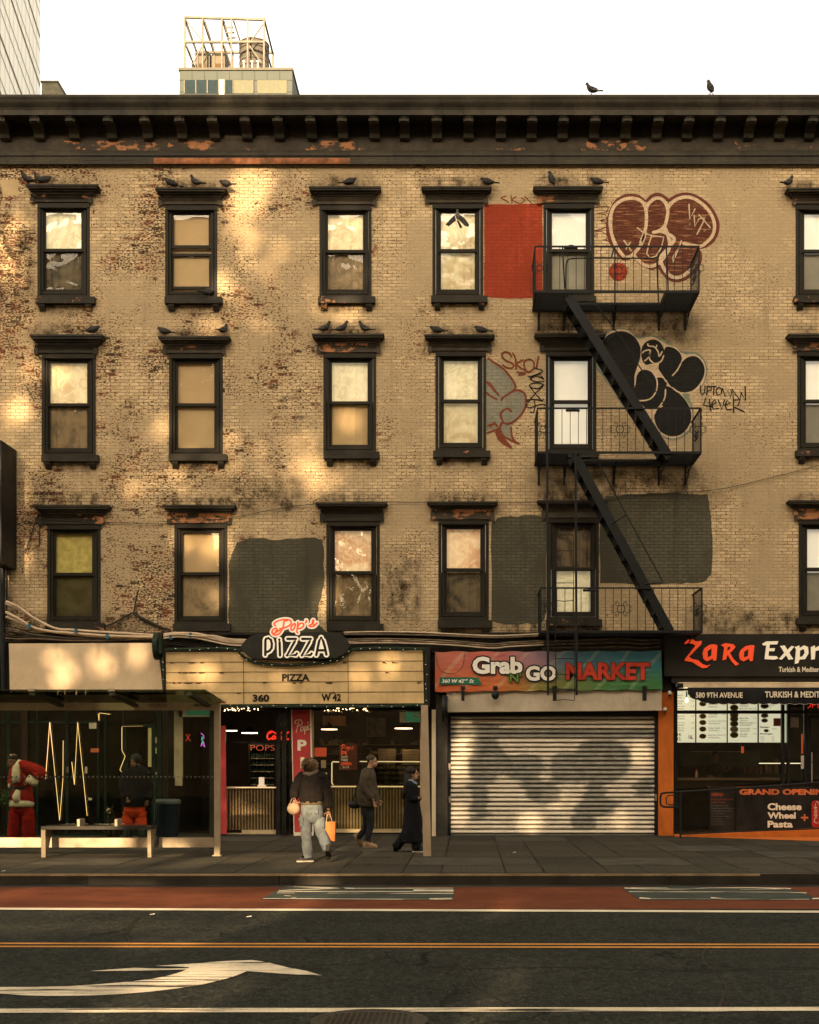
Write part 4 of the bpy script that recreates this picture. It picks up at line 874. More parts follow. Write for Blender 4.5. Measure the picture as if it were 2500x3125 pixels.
tag(obj('round_junction_bracket', MB().lathe((X(478,-.5)-.06,-.45,Z(1972,-.5)), [(0,0)]).tube([P(474,1972,-.62),P(488,1972,-.62)],.30,24).tube([P(486,1950,-.8),P(488,1995,-.8)],.05,8), mat('black_green_metal',(.02,.03,.018),.5,var=.5,vs=6)), 'round black disc seen edge-on between the blank panel and marquee', 'sign')

# ---------------- marquee ----------------
mq = thing('marquee_sign', 'aged cream letter-board marquee reading PIZZA 360 W42', 'sign', (X(900),-.6,Z(2150)))
MY = -.62
BX = mat('marquee_black_trim',(.02,.017,.013),.6,var=.3)
obj('cabinet', MB().pb(503,1312,1976,2156,MY+.02,-.07), BX, mq)
obj('letter_board', MB().ppoly([(506,1990),(760,1990),(770,2014),(1010,2018),(1060,1988),(1290,1985),(1294,2146),(508,2150)], MY, .015), MARQ, mq)
RAILM = mat('letter_rail',(.12,.075,.035),.6,var=.4,vs=8)
mb = MB()
for vl,vr in ((2021,2017),(2052,2048),(2083,2079),(2115,2111)):
    mb.bar(P(507,vl,MY-.006),P(1292,vr,MY-.006),.010,.008)
for u in (743,1062): mb.bar(P(u,1990,MY-.006),P(u+1,2147,MY-.006),.012,.008)
obj('letter_rail', mb, RAILM, mq)
BLT = mat('black_plastic_letters',(.015,.013,.011),.4)
obj('lettering', MB().ptext('PIZZA',861,945,2057,2079,MY-.012,.004,.035).ptext('360',771,822,2119,2142,MY-.012,.004,.04).ptext('W 42',981,1041,2117,2140,MY-.012,.004,.04), BLT, mq)
STN = mat('brown_stain_streak',(.10,.06,.03),.8,var=.5,vs=20); mb = MB(); rr = random.Random(3)
for k in range(46):
    vb_ = rr.choice((2022,2053,2084,2115)); u = rr.uniform(508,620) if k < 30 else rr.uniform(640,1290); mb.ppoly([(u,vb_-1),(u+rr.uniform(4,26),vb_-rr.uniform(0,4)),(u+rr.uniform(8,20),vb_+rr.uniform(1,3.5)),(u+2,vb_+2)], MY-.011-.0001*k)
obj('stain', mb, STN, mq)['kind'] = 'stuff'
# oval sign
ov = thing('pizza_sign', "black oval sign with red script Pop's over outlined white PIZZA", 'sign', (X(900),-.8,Z(2010)))
YO = -.80
oval = gq([(160,468),(190,420),(225,375),(300,320),(420,292),(520,285),(700,282),(900,280),(1180,262),(1400,268),(1520,285),(1600,335),(1650,400),(1672,455),(1650,500),(1590,565),(1480,628),(1300,636),(900,642),(330,640),(240,585),(190,530)], (700,1870,4.539))
obj('board', MB().ppoly(oval, YO, .12), mat('black_sign_board',(.028,.026,.02),.5,var=.2), ov)
OG = (700,1870,4.539)
SH = lambda st, n=10: smoothp(st, k=n)
piz = [[[(498,585),(500,380),(508,362),(540,352),(575,375),(590,430),(585,490),(560,525),(520,545)]],[[(697,410),(702,590)],[(692,372),(692,376)]],[[(805,362),(922,362),(905,400),(800,590),(920,585),(935,565)]],[[(1010,362),(1128,362),(1112,400),(1005,590),(1125,585),(1140,565)]],[[(1205,585),(1222,500),(1245,390),(1272,345),(1300,390),(1325,480),(1345,580)],[(1230,520),(1320,520)]]]
mb = MB(); 
for L_ in piz:
    for st in L_: mb.stroke(gq(st,OG), 17.5, YO-.03-.0004*random.random(), .028)
    for st in L_:
        for p_ in st: 
            c = P(*gq([p_],OG)[0], YO-.031); r_ = 8.75*(D0+YO)/F; mb.add([(c.x+r_*cos(k*pi/8),c.y,c.z+r_*sin(k*pi/8)) for k in range(16)],[tuple(range(16))])
mb.ppoly(gq([(500,370),(560,360),(585,430),(570,510),(510,540)],OG), YO-.0305); mb.ppoly(gq([(1240,500),(1272,360),(1310,500)],OG), YO-.0305)
mb.ppoly(gq([(1215,590),(1235,525),(1320,525),(1340,590),(1310,560),(1280,555),(1245,560)],OG), YO-.0306)
obj('letter_face', mb, emis('lit_cream_letter',(1,.86,.62),.42), ov)
mb = MB()
for L_ in piz:
    for st in L_: 
        mb.stroke(gq(st,OG), 7.6, YO-.034-.0004*random.random())
        for p_ in st:
            c = P(*gq([p_],OG)[0], YO-.0345); r_ = 3.8*(D0+YO)/F; mb.add([(c.x+r_*cos(k*pi/6),c.y,c.z+r_*sin(k*pi/6)) for k in range(12)],[tuple(range(12))])
obj('letter_core', mb, BLT, ov)
pop = [[(735,215),(650,270),(600,290),(600,240),(640,215),(665,235),(640,255)],[(800,110),(760,120),(745,200),(700,280),(650,308),(610,300),(590,270),(600,240)],[(640,180),(620,150),(680,110),(780,92),(850,110),(850,160),(800,195),(740,215),(700,222)],[(900,150),(860,190),(855,230),(880,240),(905,200),(915,160),(900,150)],[(950,130),(945,200),(935,260),(950,280)],[(945,200),(980,150),(1020,150),(1030,180),(990,215),(950,220)],[(1065,105),(1070,120),(1055,140)],[(1120,170),(1160,140),(1165,100),(1150,120),(1165,160),(1190,170),(1160,190),(1120,190),(1105,180)],[(1190,170),(1215,140)]]
mb = MB()
for st in pop: 
    s_ = SH(gq(st,OG)); mb.stroke(s_, 14, YO-.04-.0006*random.random(), .03)
    for p_ in s_[::4]+[s_[-1]]: 
        c = P(*p_, YO-.0412-.0001*random.random()); r_ = 7*(D0+YO)/F; mb.add([(c.x+r_*cos(k*pi/6),c.y,c.z+r_*sin(k*pi/6)) for k in range(12)],[tuple(range(12))])
mb.ppoly(gq([(620,160),(780,100),(850,130),(800,190),(680,230),(610,260)],OG), YO-.0402)
obj('script_backing', mb, emis('lit_cream_letter',(1,.86,.62),.42), ov)
mb = MB()
for st in pop: mb.stroke(SH(gq(st,OG)), 5.2, YO-.046-.0006*random.random())
obj('script_letters', mb, emis('lit_orange_letter',(.95,.11,.025),.55), ov)
# garland
GAR = mat('dark_pine_garland',(.022,.035,.016),.8,var=.6,vs=20,spec=.2); BUL = emis('tiny_bulb',(1,.9,.7),2.2)
def garland(paths, label, r=.05):
    g = None; t = thing('garland', label, 'garland', P(*paths[0][0], MY-.08), 'pine garlands with tiny lights round the marquee'); gb = MB(); bl = MB(); rr = random.Random(11)
    for path in paths:
        p = smoothp(path, k=10); pp = [P(u,v,MY-.07) for u,v in p]
        gb.tube(pp, r*.6, 6); L = 0
        for a,b in zip(pp,pp[1:]):
            n = max(1,int((b-a).length/.006)); tt = (b-a).normalized()
            for k in range(n):
                c = a.lerp(b,k/n); d = Vector((rr.gauss(0,1),rr.gauss(0,1),rr.gauss(0,1))).normalized()*r*rr.uniform(.7,1.4)+tt*rr.uniform(-.03,.03)
                s_ = d.cross(tt).normalized()*.007; gb.add([c-s_,c+s_,c+d],[(0,1,2)])
            L += (b-a).length
            if L > .17*rr.uniform(.7,1.5): L = 0; bl.ball(b+Vector((rr.uniform(-.02,.02),-.05,rr.uniform(-.03,.03))), 0.0055, n=6, m=4)
    obj('pine_needles', gb, GAR, t); obj('bulbs', bl, BUL, t)
garland([[(505,1984),(600,1981),(714,1981),(735,1998),(765,2017),(800,2025),(870,2029),(940,2026),(1005,2020),(1040,2010),(1085,1982),(1180,1978),(1296,1981)]], 'long dark pine garland draped along the top of the marquee')
garland([[(508,2154),(680,2153),(800,2156),(1000,2156),(1150,2157),(1296,2150)]], 'dark pine garland along the bottom of the marquee')
garland([[(499,1990),(500,2060),(499,2110)]], 'short dark pine garland down the left end of the marquee', .03)
garland([[(1300,1990),(1302,2060),(1301,2140)]], 'short dark pine garland down the right end of the marquee', .03)
tag(obj('neon_tube', MB().tube([P(1303,1985,-.45),P(1306,2114,-.45)], .013, 6), emis('red_neon',(1,.03,.02),2.0)), 'vertical red neon tube at the right end of the marquee', 'neon light')

# ---------------- pizza shop ----------------
ps = thing('pizza_shop', 'glazed pizza shop front with ribbed gold counter wall and dark door posts', 'storefront', (X(900),0,0))
GOLD = mat('gold_ribbed_panel', (.21,.14,.065), .4, .3, var=.15, vs=2)
def ribs(u0,u1,v0,v1,y):
    mb = MB(); x = X(u0,y); x1 = X(u1,y); z0,z1 = Z(v1,y),Z(v0,y); mb.m = 1; mb.box(x,x1,y+.03,y+.06,z0,z1); mb.m = 0
    while x < x1-.06: mb.box(x+.006,x+.044,y,y+.0298,z0,z1); x += .068
    return mb
obj('counter_front', ribs(690,842,2407,2533,.10), [GOLD, WOOD], ps); obj('counter_front', ribs(965,1288,2403,2530,.10), [GOLD, WOOD], ps)
KICK = mat('cream_kick_plate',(.50,.38,.22),.45,.2,var=.15,vs=4)
obj('kick_plate', MB().pb(738,842,2533,2543,.05,.12).pb(1010,1290,2530,2541,.05,.12).pb(640,842,2543,2550,.0,.12), KICK, ps)
CT = emis('lit_counter_edge',(1,.70,.36),.75)
obj('counter_top', MB().pb(690,842,2402,2406,.06,.8).pb(965,1288,2399,2403,.06,.8), mat('pale_counter_top',(.7,.55,.35),.3), ps)
obj('counter_edge_light', MB().pb(720,842,2403,2405,.05,.058).pb(965,1288,2400,2402,.05,.058), CT, ps)
obj('threshold', MB().box(X(495),X(1310),-.10,.3,0.0,.03), mat('dark_stone_sill',(.04,.035,.026),.6,var=.3), ps)
obj('back_wall', MB().box(X(510),X(1315),3.6,3.7,0,Z(1990)), mat('brown_interior_wall',(.030,.022,.013),.7,var=.3,vs=1.2), ps)
obj('floor', MB().box(X(510),X(1315),.301,3.6,0,.025), FLR, ps)
DP_ = mat('black_glossy_door_post',(.02,.018,.014),.25,var=.2)
for q_ in ((843,856,2168.2,2562,-.08,.05),(860,874,2168.2,2568,-.12,.0),(882,889,2168.2,2548,-.03,.03),(637,648,2168.2,2548,-.03,.05)): obj('door_post', MB().pb(*q_), DP_, ps)
obj('door_header', MB().pb(640,1312,2158,2168,-.04,.05), DP_, ps)
obj('window_jamb', MB().pb(950,957,2168.2,2550,-.02,.03), POST, ps); obj('window_jamb', MB().pb(1282,1289,2168.2,2545,-.05,.03), POST, ps)
obj('window_glass', MB().box(X(957),X(1282),-.006,-.002,Z(2530),Z(2168)), GLS, ps)
obj('transom_bar', MB().pb(640,842,2262,2268,.2,.24), DP_, ps)
rp = thing('vertical_banner', "tall red banner with white Pop's and the letters P I beside the shop door", 'banner', (X(920),-.1,0))
RBM = mat('red_banner_fabric',(.45,.05,.045),.55,var=.18,vs=2.5)
obj('panel', MB().ppoly([(890,2166),(948,2166),(956,2552),(898,2552)],-.10,.03), RBM, rp)
obj('edge', MB().ppoly([(945.5,2166),(949.5,2166),(957.5,2552),(953.5,2552)],-.104,.038).ppoly([(888.5,2166),(891,2166),(899,2552),(896.5,2552)],-.104,.038).ppoly([(898,2540),(957,2540),(957,2553),(898,2553)],-.106,.04), CREAM, rp)
mb = MB()
for a in ([(912,2214),(908,2206),(925,2202),(930,2214),(915,2222)],[(920,2206),(912,2240)],[(926,2226),(932,2222),(934,2232),(926,2236),(926,2226)],[(939,2222),(938,2246)],[(938,2224),(945,2224),(942,2234),(938,2233)],[(948,2208),(947,2213)],[(953,2218),(947,2222),(952,2230),(946,2232)]):
    mb.stroke(smoothp([(x-8,y-5) for x,y in a]) if len(a)>2 else [(x-8,y-5) for x,y in a], 2.2, -.112)
mb.ptext('P',908,936,2258,2291,-.112,.002,.04); mb.ptext('I',917,929,2311,2344,-.112,.002,.04); mb.ptext('Z',910,938,2364,2397,-.112,.002,.04); mb.ptext('Z',911,939,2417,2450,-.112,.002,.04); mb.ptext('A',911,941,2470,2503,-.112,.002,.04)
obj('lettering', mb, CREAM, rp)
rp2 = thing('vertical_banner', 'red banner on the shop corner, half hidden behind the shelter end post', 'banner', (X(670),-.1,0))
obj('panel', MB().ppoly([(646,2215),(688,2215),(692,2545),(650,2545)],-.14,.03), RBM, rp2)
mb = MB()
for k,t_ in enumerate('PIZZA'): mb.ptext(t_,649,662,2368+k*30-90,2388+k*30-90,-.146,.002,.05)
obj('lettering', mb, CREAM, rp2)
lamps = [(707,2229,1.6,35),(762,2236,1.2,50),(1005,2225,1.6,50),(1232,2222,1.4,55)]
for i,(u,v,y,w) in enumerate(lamps):
    t = thing('pendant_lamp', 'warm pendant lamp %s inside the pizza shop' % ['farthest left, over the doorway','second from the left, with a black shade','third from left, behind the window','rightmost, near the window edge'][i], 'lamp', P(u,v,y), 'pendant lamps in the pizza shop')
    c = P(u,v,y); r_ = w/2*(D0+y)/F
    obj('lamp_shade', MB().lathe(c,[(.02,.16),(.04,.12),(r_*.6,.06),(r_,.01),(r_,.0)],18), BLK, t)
    obj('diffuser', MB().lathe(c,[(r_*.98,.003),(r_*.98,-.018),(0,-.02)],18), emis('lamp_diffuser',(1,.72,.45),5), t)
    obj('cord', MB().tube([c+Vector((0,0,.15)),c+Vector((0,0,1.2))],.006,5), BLK, t)
    l = lampl('pendant_light', Vector((0,0,-.08)), 2.2, .1); l.parent = t
def neon_script(name, sts, y, w, m, lab, k=5):
    mb = MB()
    for st in sts: mb.tube([P(u,v,y) for u,v in (smoothp(st,k=k) if len(st)>2 else st)], w, 5)
    return tag(obj(name, mb, m), lab, 'neon sign')
RN = emis('red_neon_sign',(1,.035,.015),.9)
neon_script('neon_sign', [[(828,2238),(820,2236),(816,2248),(820,2257),(829,2252)],[(834,2246),(830,2254),(837,2255),(838,2247),(834,2246)],[(848,2246),(842,2250),(845,2256),(850,2252)],[(858,2246),(853,2250),(855,2256),(861,2254),(862,2246),(863,2257)],[(864,2250),(870,2249)],[(884,2234),(875,2238),(873,2250),(878,2257),(887,2252)],[(892,2246),(888,2252),(892,2257),(895,2250),(892,2246)],[(900,2232),(899,2256)],[(908,2246),(904,2252),(908,2256),(911,2246),(912,2257)],[(816,2242),(828,2232),(846,2240),(862,2234)]], .45, .018, RN, 'red neon script sign above the drinks fridge reading Coca-Cola')
mb = MB(); mb.ptext("POPS",765,838,2274,2291,1.2,.0,-.01); tag(obj('neon_sign', mb, emis('dim_orange_neon',(1,.22,.08),.25)), 'dim orange POPS neon letters over the fridge', 'neon sign')
fr = thing('drinks_fridge','glass-front drinks fridge with rows of bottles behind the counter','fridge',P(800,2400,1.9))
obj('body', MB().ring(758,842,2270,2404,5,1.6,2.3).pb(763,837,2275,2404,2.25,2.3), BLK, fr)
mb = MB(); bt = MB(); rr = random.Random(5)
for r_ in range(5):
    mb.pb(764,836,2314+r_*20,2316+r_*20,1.7,2.2)
    for k in range(9): bt.lathe(P(768+k*8,2314+r_*20,1.8),[(0,0),(.022,0),(.024,.08),(.01,.11),(.01,.13),(0,.13)],8)
obj('shelf', mb, ALU, fr); obj('bottles', bt, mat('dark_green_bottles',(.03,.06,.04),.3,var=.6,vs=9), fr)
sb = tag(obj('menu_sign', MB().pb(1220,1283,2172,2204,.02,.06), WHITE), 'white and green hanging sign at the top right of the shop window', 'sign')
obj('green_field', MB().pb(1237,1283,2173,2203,.012,.018), emis('green_sign',(.03,.22,.10),.3), sb); obj('letter', MB().ptext('G',1262,1280,2174,2190,.008,0,.04), WHITE, sb)
gs2 = tag(obj('hanging_sign', MB().pb(545,640,2167,2188,-.05,.0), WHITE), 'white sign with a green field seen through the shelter glass', 'sign'); obj('green_field', MB().pb(573,640,2169,2183,-.058,-.052), emis('green_sign',(.03,.22,.10),.3), gs2)
po = tag(obj('poster', MB().pb(1035,1090,2268,2350,.05,.07), mat('dark_red_poster',(.10,.025,.015),.6,var=.3)), "dark poster with red Pop's lettering and hours in the pizza shop window", 'poster')
mb = MB()
for a in ([(1040,2276),(1052,2272),(1054,2280),(1042,2284)],[(1047,2272),(1042,2292)],[(1058,2280),(1055,2286),(1060,2287),(1061,2280),(1058,2280)],[(1065,2279),(1063,2292)],[(1065,2280),(1070,2280),(1069,2286),(1064,2286)],[(1080,2278),(1074,2281),(1079,2286),(1073,2288)]): mb.stroke(a, 2, .044)
mb.ptext('PI',1042,1058,2292,2306,.044,0,.03); mb.ptext('OPEN',1040,1072,2326,2336,.044,0,.04)
obj('red_lettering', mb, emis('red_poster_letter',(.9,.10,.03),.35), po); obj('lettering', MB().ptext('NOW',1042,1062,2307,2314,.044,0,.03).ptext('TIME',1040,1062,2316,2323,.044,0,.03).ptext('212',1046,1066,2339,2344,.044,0,.02), WHITE, po)
tag(obj('light_box', MB().pb(960,996,2282,2309,.3,.36), emis('red_light_box',(.75,.09,.03),.35)), 'small red lit box on the shop wall beside the red banner', 'sign')
tag(obj('payment_terminal', MB().pb(790,806,2372,2396,.4,.45).pb(786,810,2396,2401,.35,.5), emis('lit_screen',(1,.8,.55),.4)), 'small lit counter tablet beside the fridge', 'tablet')
tag(obj('counter_notice', MB().pb(980,995,2320,2344,.4,.42), PAP), 'small cream notice card standing on the counter', 'notice')
tag(obj('counter_notice', MB().pb(975,998,2358,2386,.35,.37), WHITE), 'larger white paper on the counter behind the woman with the orange bag', 'notice')
sg = thing('sneeze_guard','clear counter guard with a lit cream edge inside the shop','counter guard',P(1100,2400,.5))
EDG = emis('lit_guard_edge',(1,.74,.42),.8)
obj('edge', MB().tube([P(1018,2396,.4),P(1013,2390,.4),P(1013,2328,.4),P(1016,2325,.4),P(1060,2326,.4)],.012,6).tube([P(1098,2324,.5),P(1288,2325,.5)],.010,6), EDG, sg); obj('glass_panel', MB().pb(1016,1286,2327,2398,.52,.525), GSH, sg)
# food and boxes on shelves inside
mb = MB(); rr = random.Random(8)
for r_ in range(4):
    mb.pb(1110,1284,2344+r_*16,2346+r_*16,.8,1.3)
    for k in range(9):
        u = 1116+k*19; hh = rr.uniform(4,11); mb.pb(u,u+rr.uniform(10,17),2344+r_*16-hh,2343.8+r_*16,.9,1.2)
tag(obj('food_display', mb, mat('food_trays',(.16,.11,.06),.6,var=.7,vs=7)), 'rows of trays and boxes on shelves behind the counter guard', 'food display', kind=None)
mb = MB()
for k,(a,b) in enumerate(((1155,2285),(1228,2287))):
    for j in range(6): mb.pb(a,a+52,b+j*8,b+j*8+7,1.6,1.9)
tag(obj('pizza_boxes', mb, mat('cardboard_boxes',(.26,.19,.11),.8,var=.2,vs=5)), 'two stacks of pizza boxes on the upper shelf', 'pizza boxes')
mb = MB(); rr = random.Random(21)
for k in range(34):
    u = rr.uniform(965,1270); v = rr.choice((2272,2300,2330)); hh_ = rr.uniform(5,18); mb.pb(u,u+rr.uniform(5,18),v-hh_,v,3.2,3.4)
for v in (2272,2300,2330): mb.pb(960,1285,v,v+2,3.15,3.55)
tag(obj('wall_shelves', mb, mat('shelf_clutter',(.13,.085,.045),.6,var=.9,vs=5)), 'cluttered wall shelves at the back of the pizza shop', 'shelves')
tag(obj('framed_picture', MB().ring(1118,1178,2190,2248,3,3.4,3.5).pb(1121,1175,2193,2245,3.46,3.5), mat('dim_picture',(.10,.09,.06),.5,var=.5,vs=4)), 'dim framed picture high on the pizza shop back wall', 'picture')
tag(obj('wall_menu', MB().pb(985,1055,2185,2215,3.3,3.4), mat('brown_menu_panel',(.30,.14,.06),.6,var=.4,vs=3)), 'brown panel hanging high inside the pizza shop', 'sign')
# string lights
for (a,b,lab) in ((685,800,'left cluster of warm string lights under the marquee'),(985,1130,'right cluster of warm string lights under the marquee')):
    mb = MB(); rr = random.Random(a)
    for k in range(26): mb.ball(P(rr.uniform(a,b),2161+rr.uniform(0,9),rr.uniform(-.35,-.1)), rr.uniform(.006,.014), n=6, m=4)
    tag(obj('string_lights', mb, emis('warm_bulb',(1,.62,.28),9)), lab, 'string lights')
tag(obj('cat_neon', MB().tube([P(u,v,.3) for u,v in ((613,2238),(617,2240),(622,2246),(622,2256))],.009,5).tube([P(u,v,.3) for u,v in ((614,2278),(616,2266),(621,2264),(625,2280),(618,2272))],.009,5), emis('violet_neon',(.65,.15,.7),1.4)), 'small violet neon squiggle seen through the shelter', 'neon sign')
tag(obj('cyan_neon', MB().tube([P(u,v,.3) for u,v in ((617,2248),(616,2258),(620,2264),(618,2270))],.010,5), emis('cyan_neon',(.10,.6,.5),1.2)), 'small cyan neon curl inside the violet one', 'neon sign')
tag(obj('red_neon', MB().ptext('X',566,582,2240,2262,.3,.01,.02), emis('dim_red',(.8,.06,.02),.4)), 'dim red lit letter X behind the shelter glass', 'neon sign')
tag(obj('white_panel_post', MB().pb(531,557,2166,2370,-.05,.02).pb(534,556,2370,2398,-.05,.02), mat('pale_panel',(.38,.30,.19),.5)), 'tall pale flat post seen through the shelter glass', 'post')

# ---------------- market with roller shutter ----------------
mk = thing('market_storefront', 'closed market front with paint-blotched roller shutter between grey and orange pillars', 'storefront', (X(1690),0,0))
obj('pillar', MB().pb(1330,1366,2120,2556,-.12,.3), mat('grey_painted_pillar',(.07,.062,.046),.6,var=.35,vs=1.6,dirt=.3), mk)
o = obj('pillar', MB().pb(2010,2056,2112,2562,-.12,.3), ORNG, mk); o['label'] = 'orange painted pillar right of the shutter'
o = obj('pillar', MB().pb(2020,2052,1940,2112,-.14,.3), DBR, mk)
obj('shutter_housing', MB().ppoly([(1362,2110),(2020,2106),(2020,2168),(1363,2173)],-.34,.33), mat('ivory_shutter_housing',(.52,.43,.30),.5,var=.15,vs=1.5,dirt=.3,dcol=(.2,.15,.09)), mk)
obj('guide_rail', MB().pb(1367,1376,2178,2556,-.06,.05), BLK, mk); obj('guide_rail', MB().pb(1998,2009,2178,2556,-.06,.05), BLK, mk)
obj('header', MB().pb(1367,2009,2172,2186,-.05,.12), BLK, mk)
# shutter slats; grey paint blotches are paint, stored per face
SHM, nt, b = nodes('galvanised_shutter')
at = N(nt,'VertexColor'); at.layer_name = 'paint'
v = pos(nt); nz = noise(nt, v, 3, 5, .6)
cc = mix(nt, mrange(nt, nz, .3, .7), (.66,.56,.41), (.80,.69,.52))
g2_ = mix(nt, mrange(nt, noise(nt, v, 5, 4), .3, .7), (.22,.205,.16), (.33,.30,.235))
edge = mrange(nt, mth(nt,'ADD', at.outputs['Color'], mth(nt,'MULTIPLY', mth(nt,'SUBTRACT', noise(nt, pos(nt,1,1,1), 3.5, 5, .6), .5), .55)), .30, .92)
cc = mix(nt, edge, cc, g2_); nt.links.new(cc, b.inputs['Base Color']); b.inputs['Metallic'].default_value = .1; b.inputs['Roughness'].default_value = .45
BL = [[(318,670),(470,668),(545,800),(580,900),(560,990),(480,1100),(470,1200),(490,1330),(360,1340),(340,1150),(325,900),(330,790)],
      [(560,900),(700,880),(820,900),(850,980),(790,1060),(960,1100),(950,1210),(830,1240),(720,1200),(700,1100),(560,1040)],
      [(1120,790),(1340,780),(1430,850),(1440,960),(1380,1040),(1280,1090),(1260,1200),(1400,1190),(1330,1290),(1220,1300),(1210,1400),(1040,1410),(1030,1300),(1090,1180),(1140,1080),(980,1060),(860,1010),(1000,900)],
      [(1440,1060),(1600,1030),(1600,1160),(1450,1200)],[(880,880),(1080,880),(1100,1080),(860,1090)]]
BLP = [gq(p,(1280,1900,2.2115)) for p in BL]
def inside(x, y, p):
    c = False; n = len(p)
    for i in range(n):
        (a,b_),(d,e) = p[i],p[(i+1)%n]
        if (b_>y) != (e>y) and x < (d-a)*(y-b_)/(e-b_)+a: c = not c
    return c
SJ = [random.Random(k).uniform(-11,11) for k in range(40)]
def paintv(u, v):
    u += SJ[max(0,int((v-2187)/13.88))]
    if 2222 < v < 2253: return 1.
    if 2188 < v < 2198 or (2212 < v < 2222 and u < 1532): return .8
    s_ = 0
    for du,dv in ((0,0),(12,0),(-12,0),(0,8),(0,-8),(9,-6),(-9,6),(7,6),(-7,-6),(20,2),(-20,-2)): s_ += any(inside(u+du,v+dv,p) for p in BLP)
    return s_/11
mb = MB(); n = 26; v0, v1 = 2187., 2548.; cols = []; NX = 90
x0, x1 = X(1376,.0), X(1998,.0)
prof = [(.0,0.),(-.012,.05),(-.024,.16),(-.028,.33),(-.026,.50),(-.014,.58),(.020,.64),(.034,.80),(.022,.95),(.0,1.)]
rows = []
for k in range(n):
    for (yy_, t) in prof[:-1]: rows.append((yy_, v0+(v1-v0)*(k+t)/n))
rows.append((0., v1))
vs = []; 
for yy_, v in rows:
    for j in range(NX+1):
        x = x0+(x1-x0)*j/NX; vs.append((x, yy_+.0, Z(v))); cols.append(paintv(PX+x*F/D0, v))
mb.add(vs, [(i*(NX+1)+j, (i+1)*(NX+1)+j, (i+1)*(NX+1)+j+1, i*(NX+1)+j+1) for i in range(len(rows)-1) for j in range(NX)])
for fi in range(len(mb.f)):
    if (fi//NX) % 9 in (5,6): mb.mi[fi] = 1  # groove faces coloured darker, shade painted between the slats
so = obj('roller_shutter', mb, [SHM, mat('shutter_groove_painted_shade',(.09,.08,.06),.7,var=.3)], mk)
ca = so.data.color_attributes.new('paint','FLOAT_COLOR','POINT')
for i, c in enumerate(cols): ca.data[i].color = (c,c,c,1)
obj('bottom_bar', MB().pb(1376,1998,2547,2556,-.03,.03), mat('dull_steel',(.2,.2,.17),.4,.6), so)
for (u,v) in ((1373,2338),(1373,2438),(2003,2432)): obj('lock', MB().pb(u-4,u+3,v-8,v+4,-.09,-.061).pb(u-3,u+2,v+4,v+12,-.085,-.065), ALU, mk)
# banner
bn = thing('market_banner', "colourful vinyl banner reading Grab N' GO MARKET over the shutter", 'banner', (X(1670),-.4,Z(2108)))
m, nt, b = nodes('gradient_vinyl'); g = N(nt,'NewGeometry'); sp = N(nt,'SeparateXYZ'); nt.links.new(g.outputs[0], sp.inputs[0])
gx = N(nt,'MapRange'); nt.links.new(sp.outputs[0], gx.inputs[0]); gx.inputs[1].default_value = X(1328,-.4); gx.inputs[2].default_value = X(2018,-.4)
gz = N(nt,'MapRange'); nt.links.new(sp.outputs[2], gz.inputs[0]); gz.inputs[1].default_value = Z(2110,-.4); gz.inputs[2].default_value = Z(1987,-.4)
wv = noise(nt, pos(nt), 1.3, 3, .5); xx_ = mth(nt,'ADD', gx.outputs[0], mth(nt,'MULTIPLY', mth(nt,'SUBTRACT',wv,.5), .25))
def ramp(fac, stops):
    r = N(nt,'ValToRGB'); nt.links.new(fac, r.inputs[0]); e = r.color_ramp.elements
    while len(e) < len(stops): e.new(.5)
    for el,(p_,c_) in zip(e,stops): el.position = p_; el.color = (*c_,1)
    return r.outputs[0]
top = ramp(xx_, [(0,(.42,.11,.06)),(.25,(.45,.10,.07)),(.42,(.30,.15,.17)),(.58,(.08,.16,.20)),(.75,(.03,.15,.20)),(1,(.02,.13,.16))])
bot = ramp(xx_, [(0,(.52,.09,.025)),(.25,(.50,.12,.025)),(.42,(.28,.16,.025)),(.58,(.12,.16,.03)),(.75,(.05,.16,.035)),(1,(.025,.14,.035))])
c_ = mix(nt, mrange(nt, gz.outputs[0], .15, .8), bot, top)
rays = N(nt,'TexWave'); rays.inputs['Scale'].default_value = .55; rays.inputs['Distortion'].default_value = 3; mp = N(nt,'Mapping'); mp.inputs['Rotation'].default_value = (0,radians(-38),0); nt.links.new(g.outputs[0], mp.inputs[0]); nt.links.new(mp.outputs[0], rays.inputs[0])
c_ = mix(nt, mth(nt,'MULTIPLY', mrange(nt, rays.outputs[1], .90, 1.), .22), c_, (.45,.50,.28))
nt.links.new(c_, b.inputs['Base Color']); b.inputs['Roughness'].default_value = .45
mp2 = N(nt,'Mapping'); mp2.inputs['Rotation'].default_value = (0,radians(35),0); mp2.inputs['Scale'].default_value = (1,1,3.2); nt.links.new(g.outputs[0], mp2.inputs[0])
bumpn(nt, b, noise(nt, mp2.outputs[0], 2.2, 3, .5, .8), .45, .04)
BY = -.42
mb = MB(); nx = 60; vs = []
for i in range(nx+1):
    t = i/nx; u = 1328+(2018-1328)*t; yo = BY+.012*sin(t*37)+.008*sin(t*83)
    for j in range(5):
        v = (1989-2*t)+(2111-6*t-(1989-2*t))*j/4+ (1.5*sin(t*50) if j in (0,4) else 0); vs.append((X(u+ (4*j/4 if t>.99 else 0),BY), yo+.004*sin(j*2+t*60), Z(v,BY)))
mb.add(vs, [(i*5+j,i*5+j+1,(i+1)*5+j+1,(i+1)*5+j) for i in range(nx) for j in range(4)])
obj('vinyl', mb, m, bn, smooth=True); obj('frame', MB().pb(1332,2014,1992,2104,BY+.05,-.07), DBR, bn)
LY = BY-.032
BO = (1280,1900,2.2115)
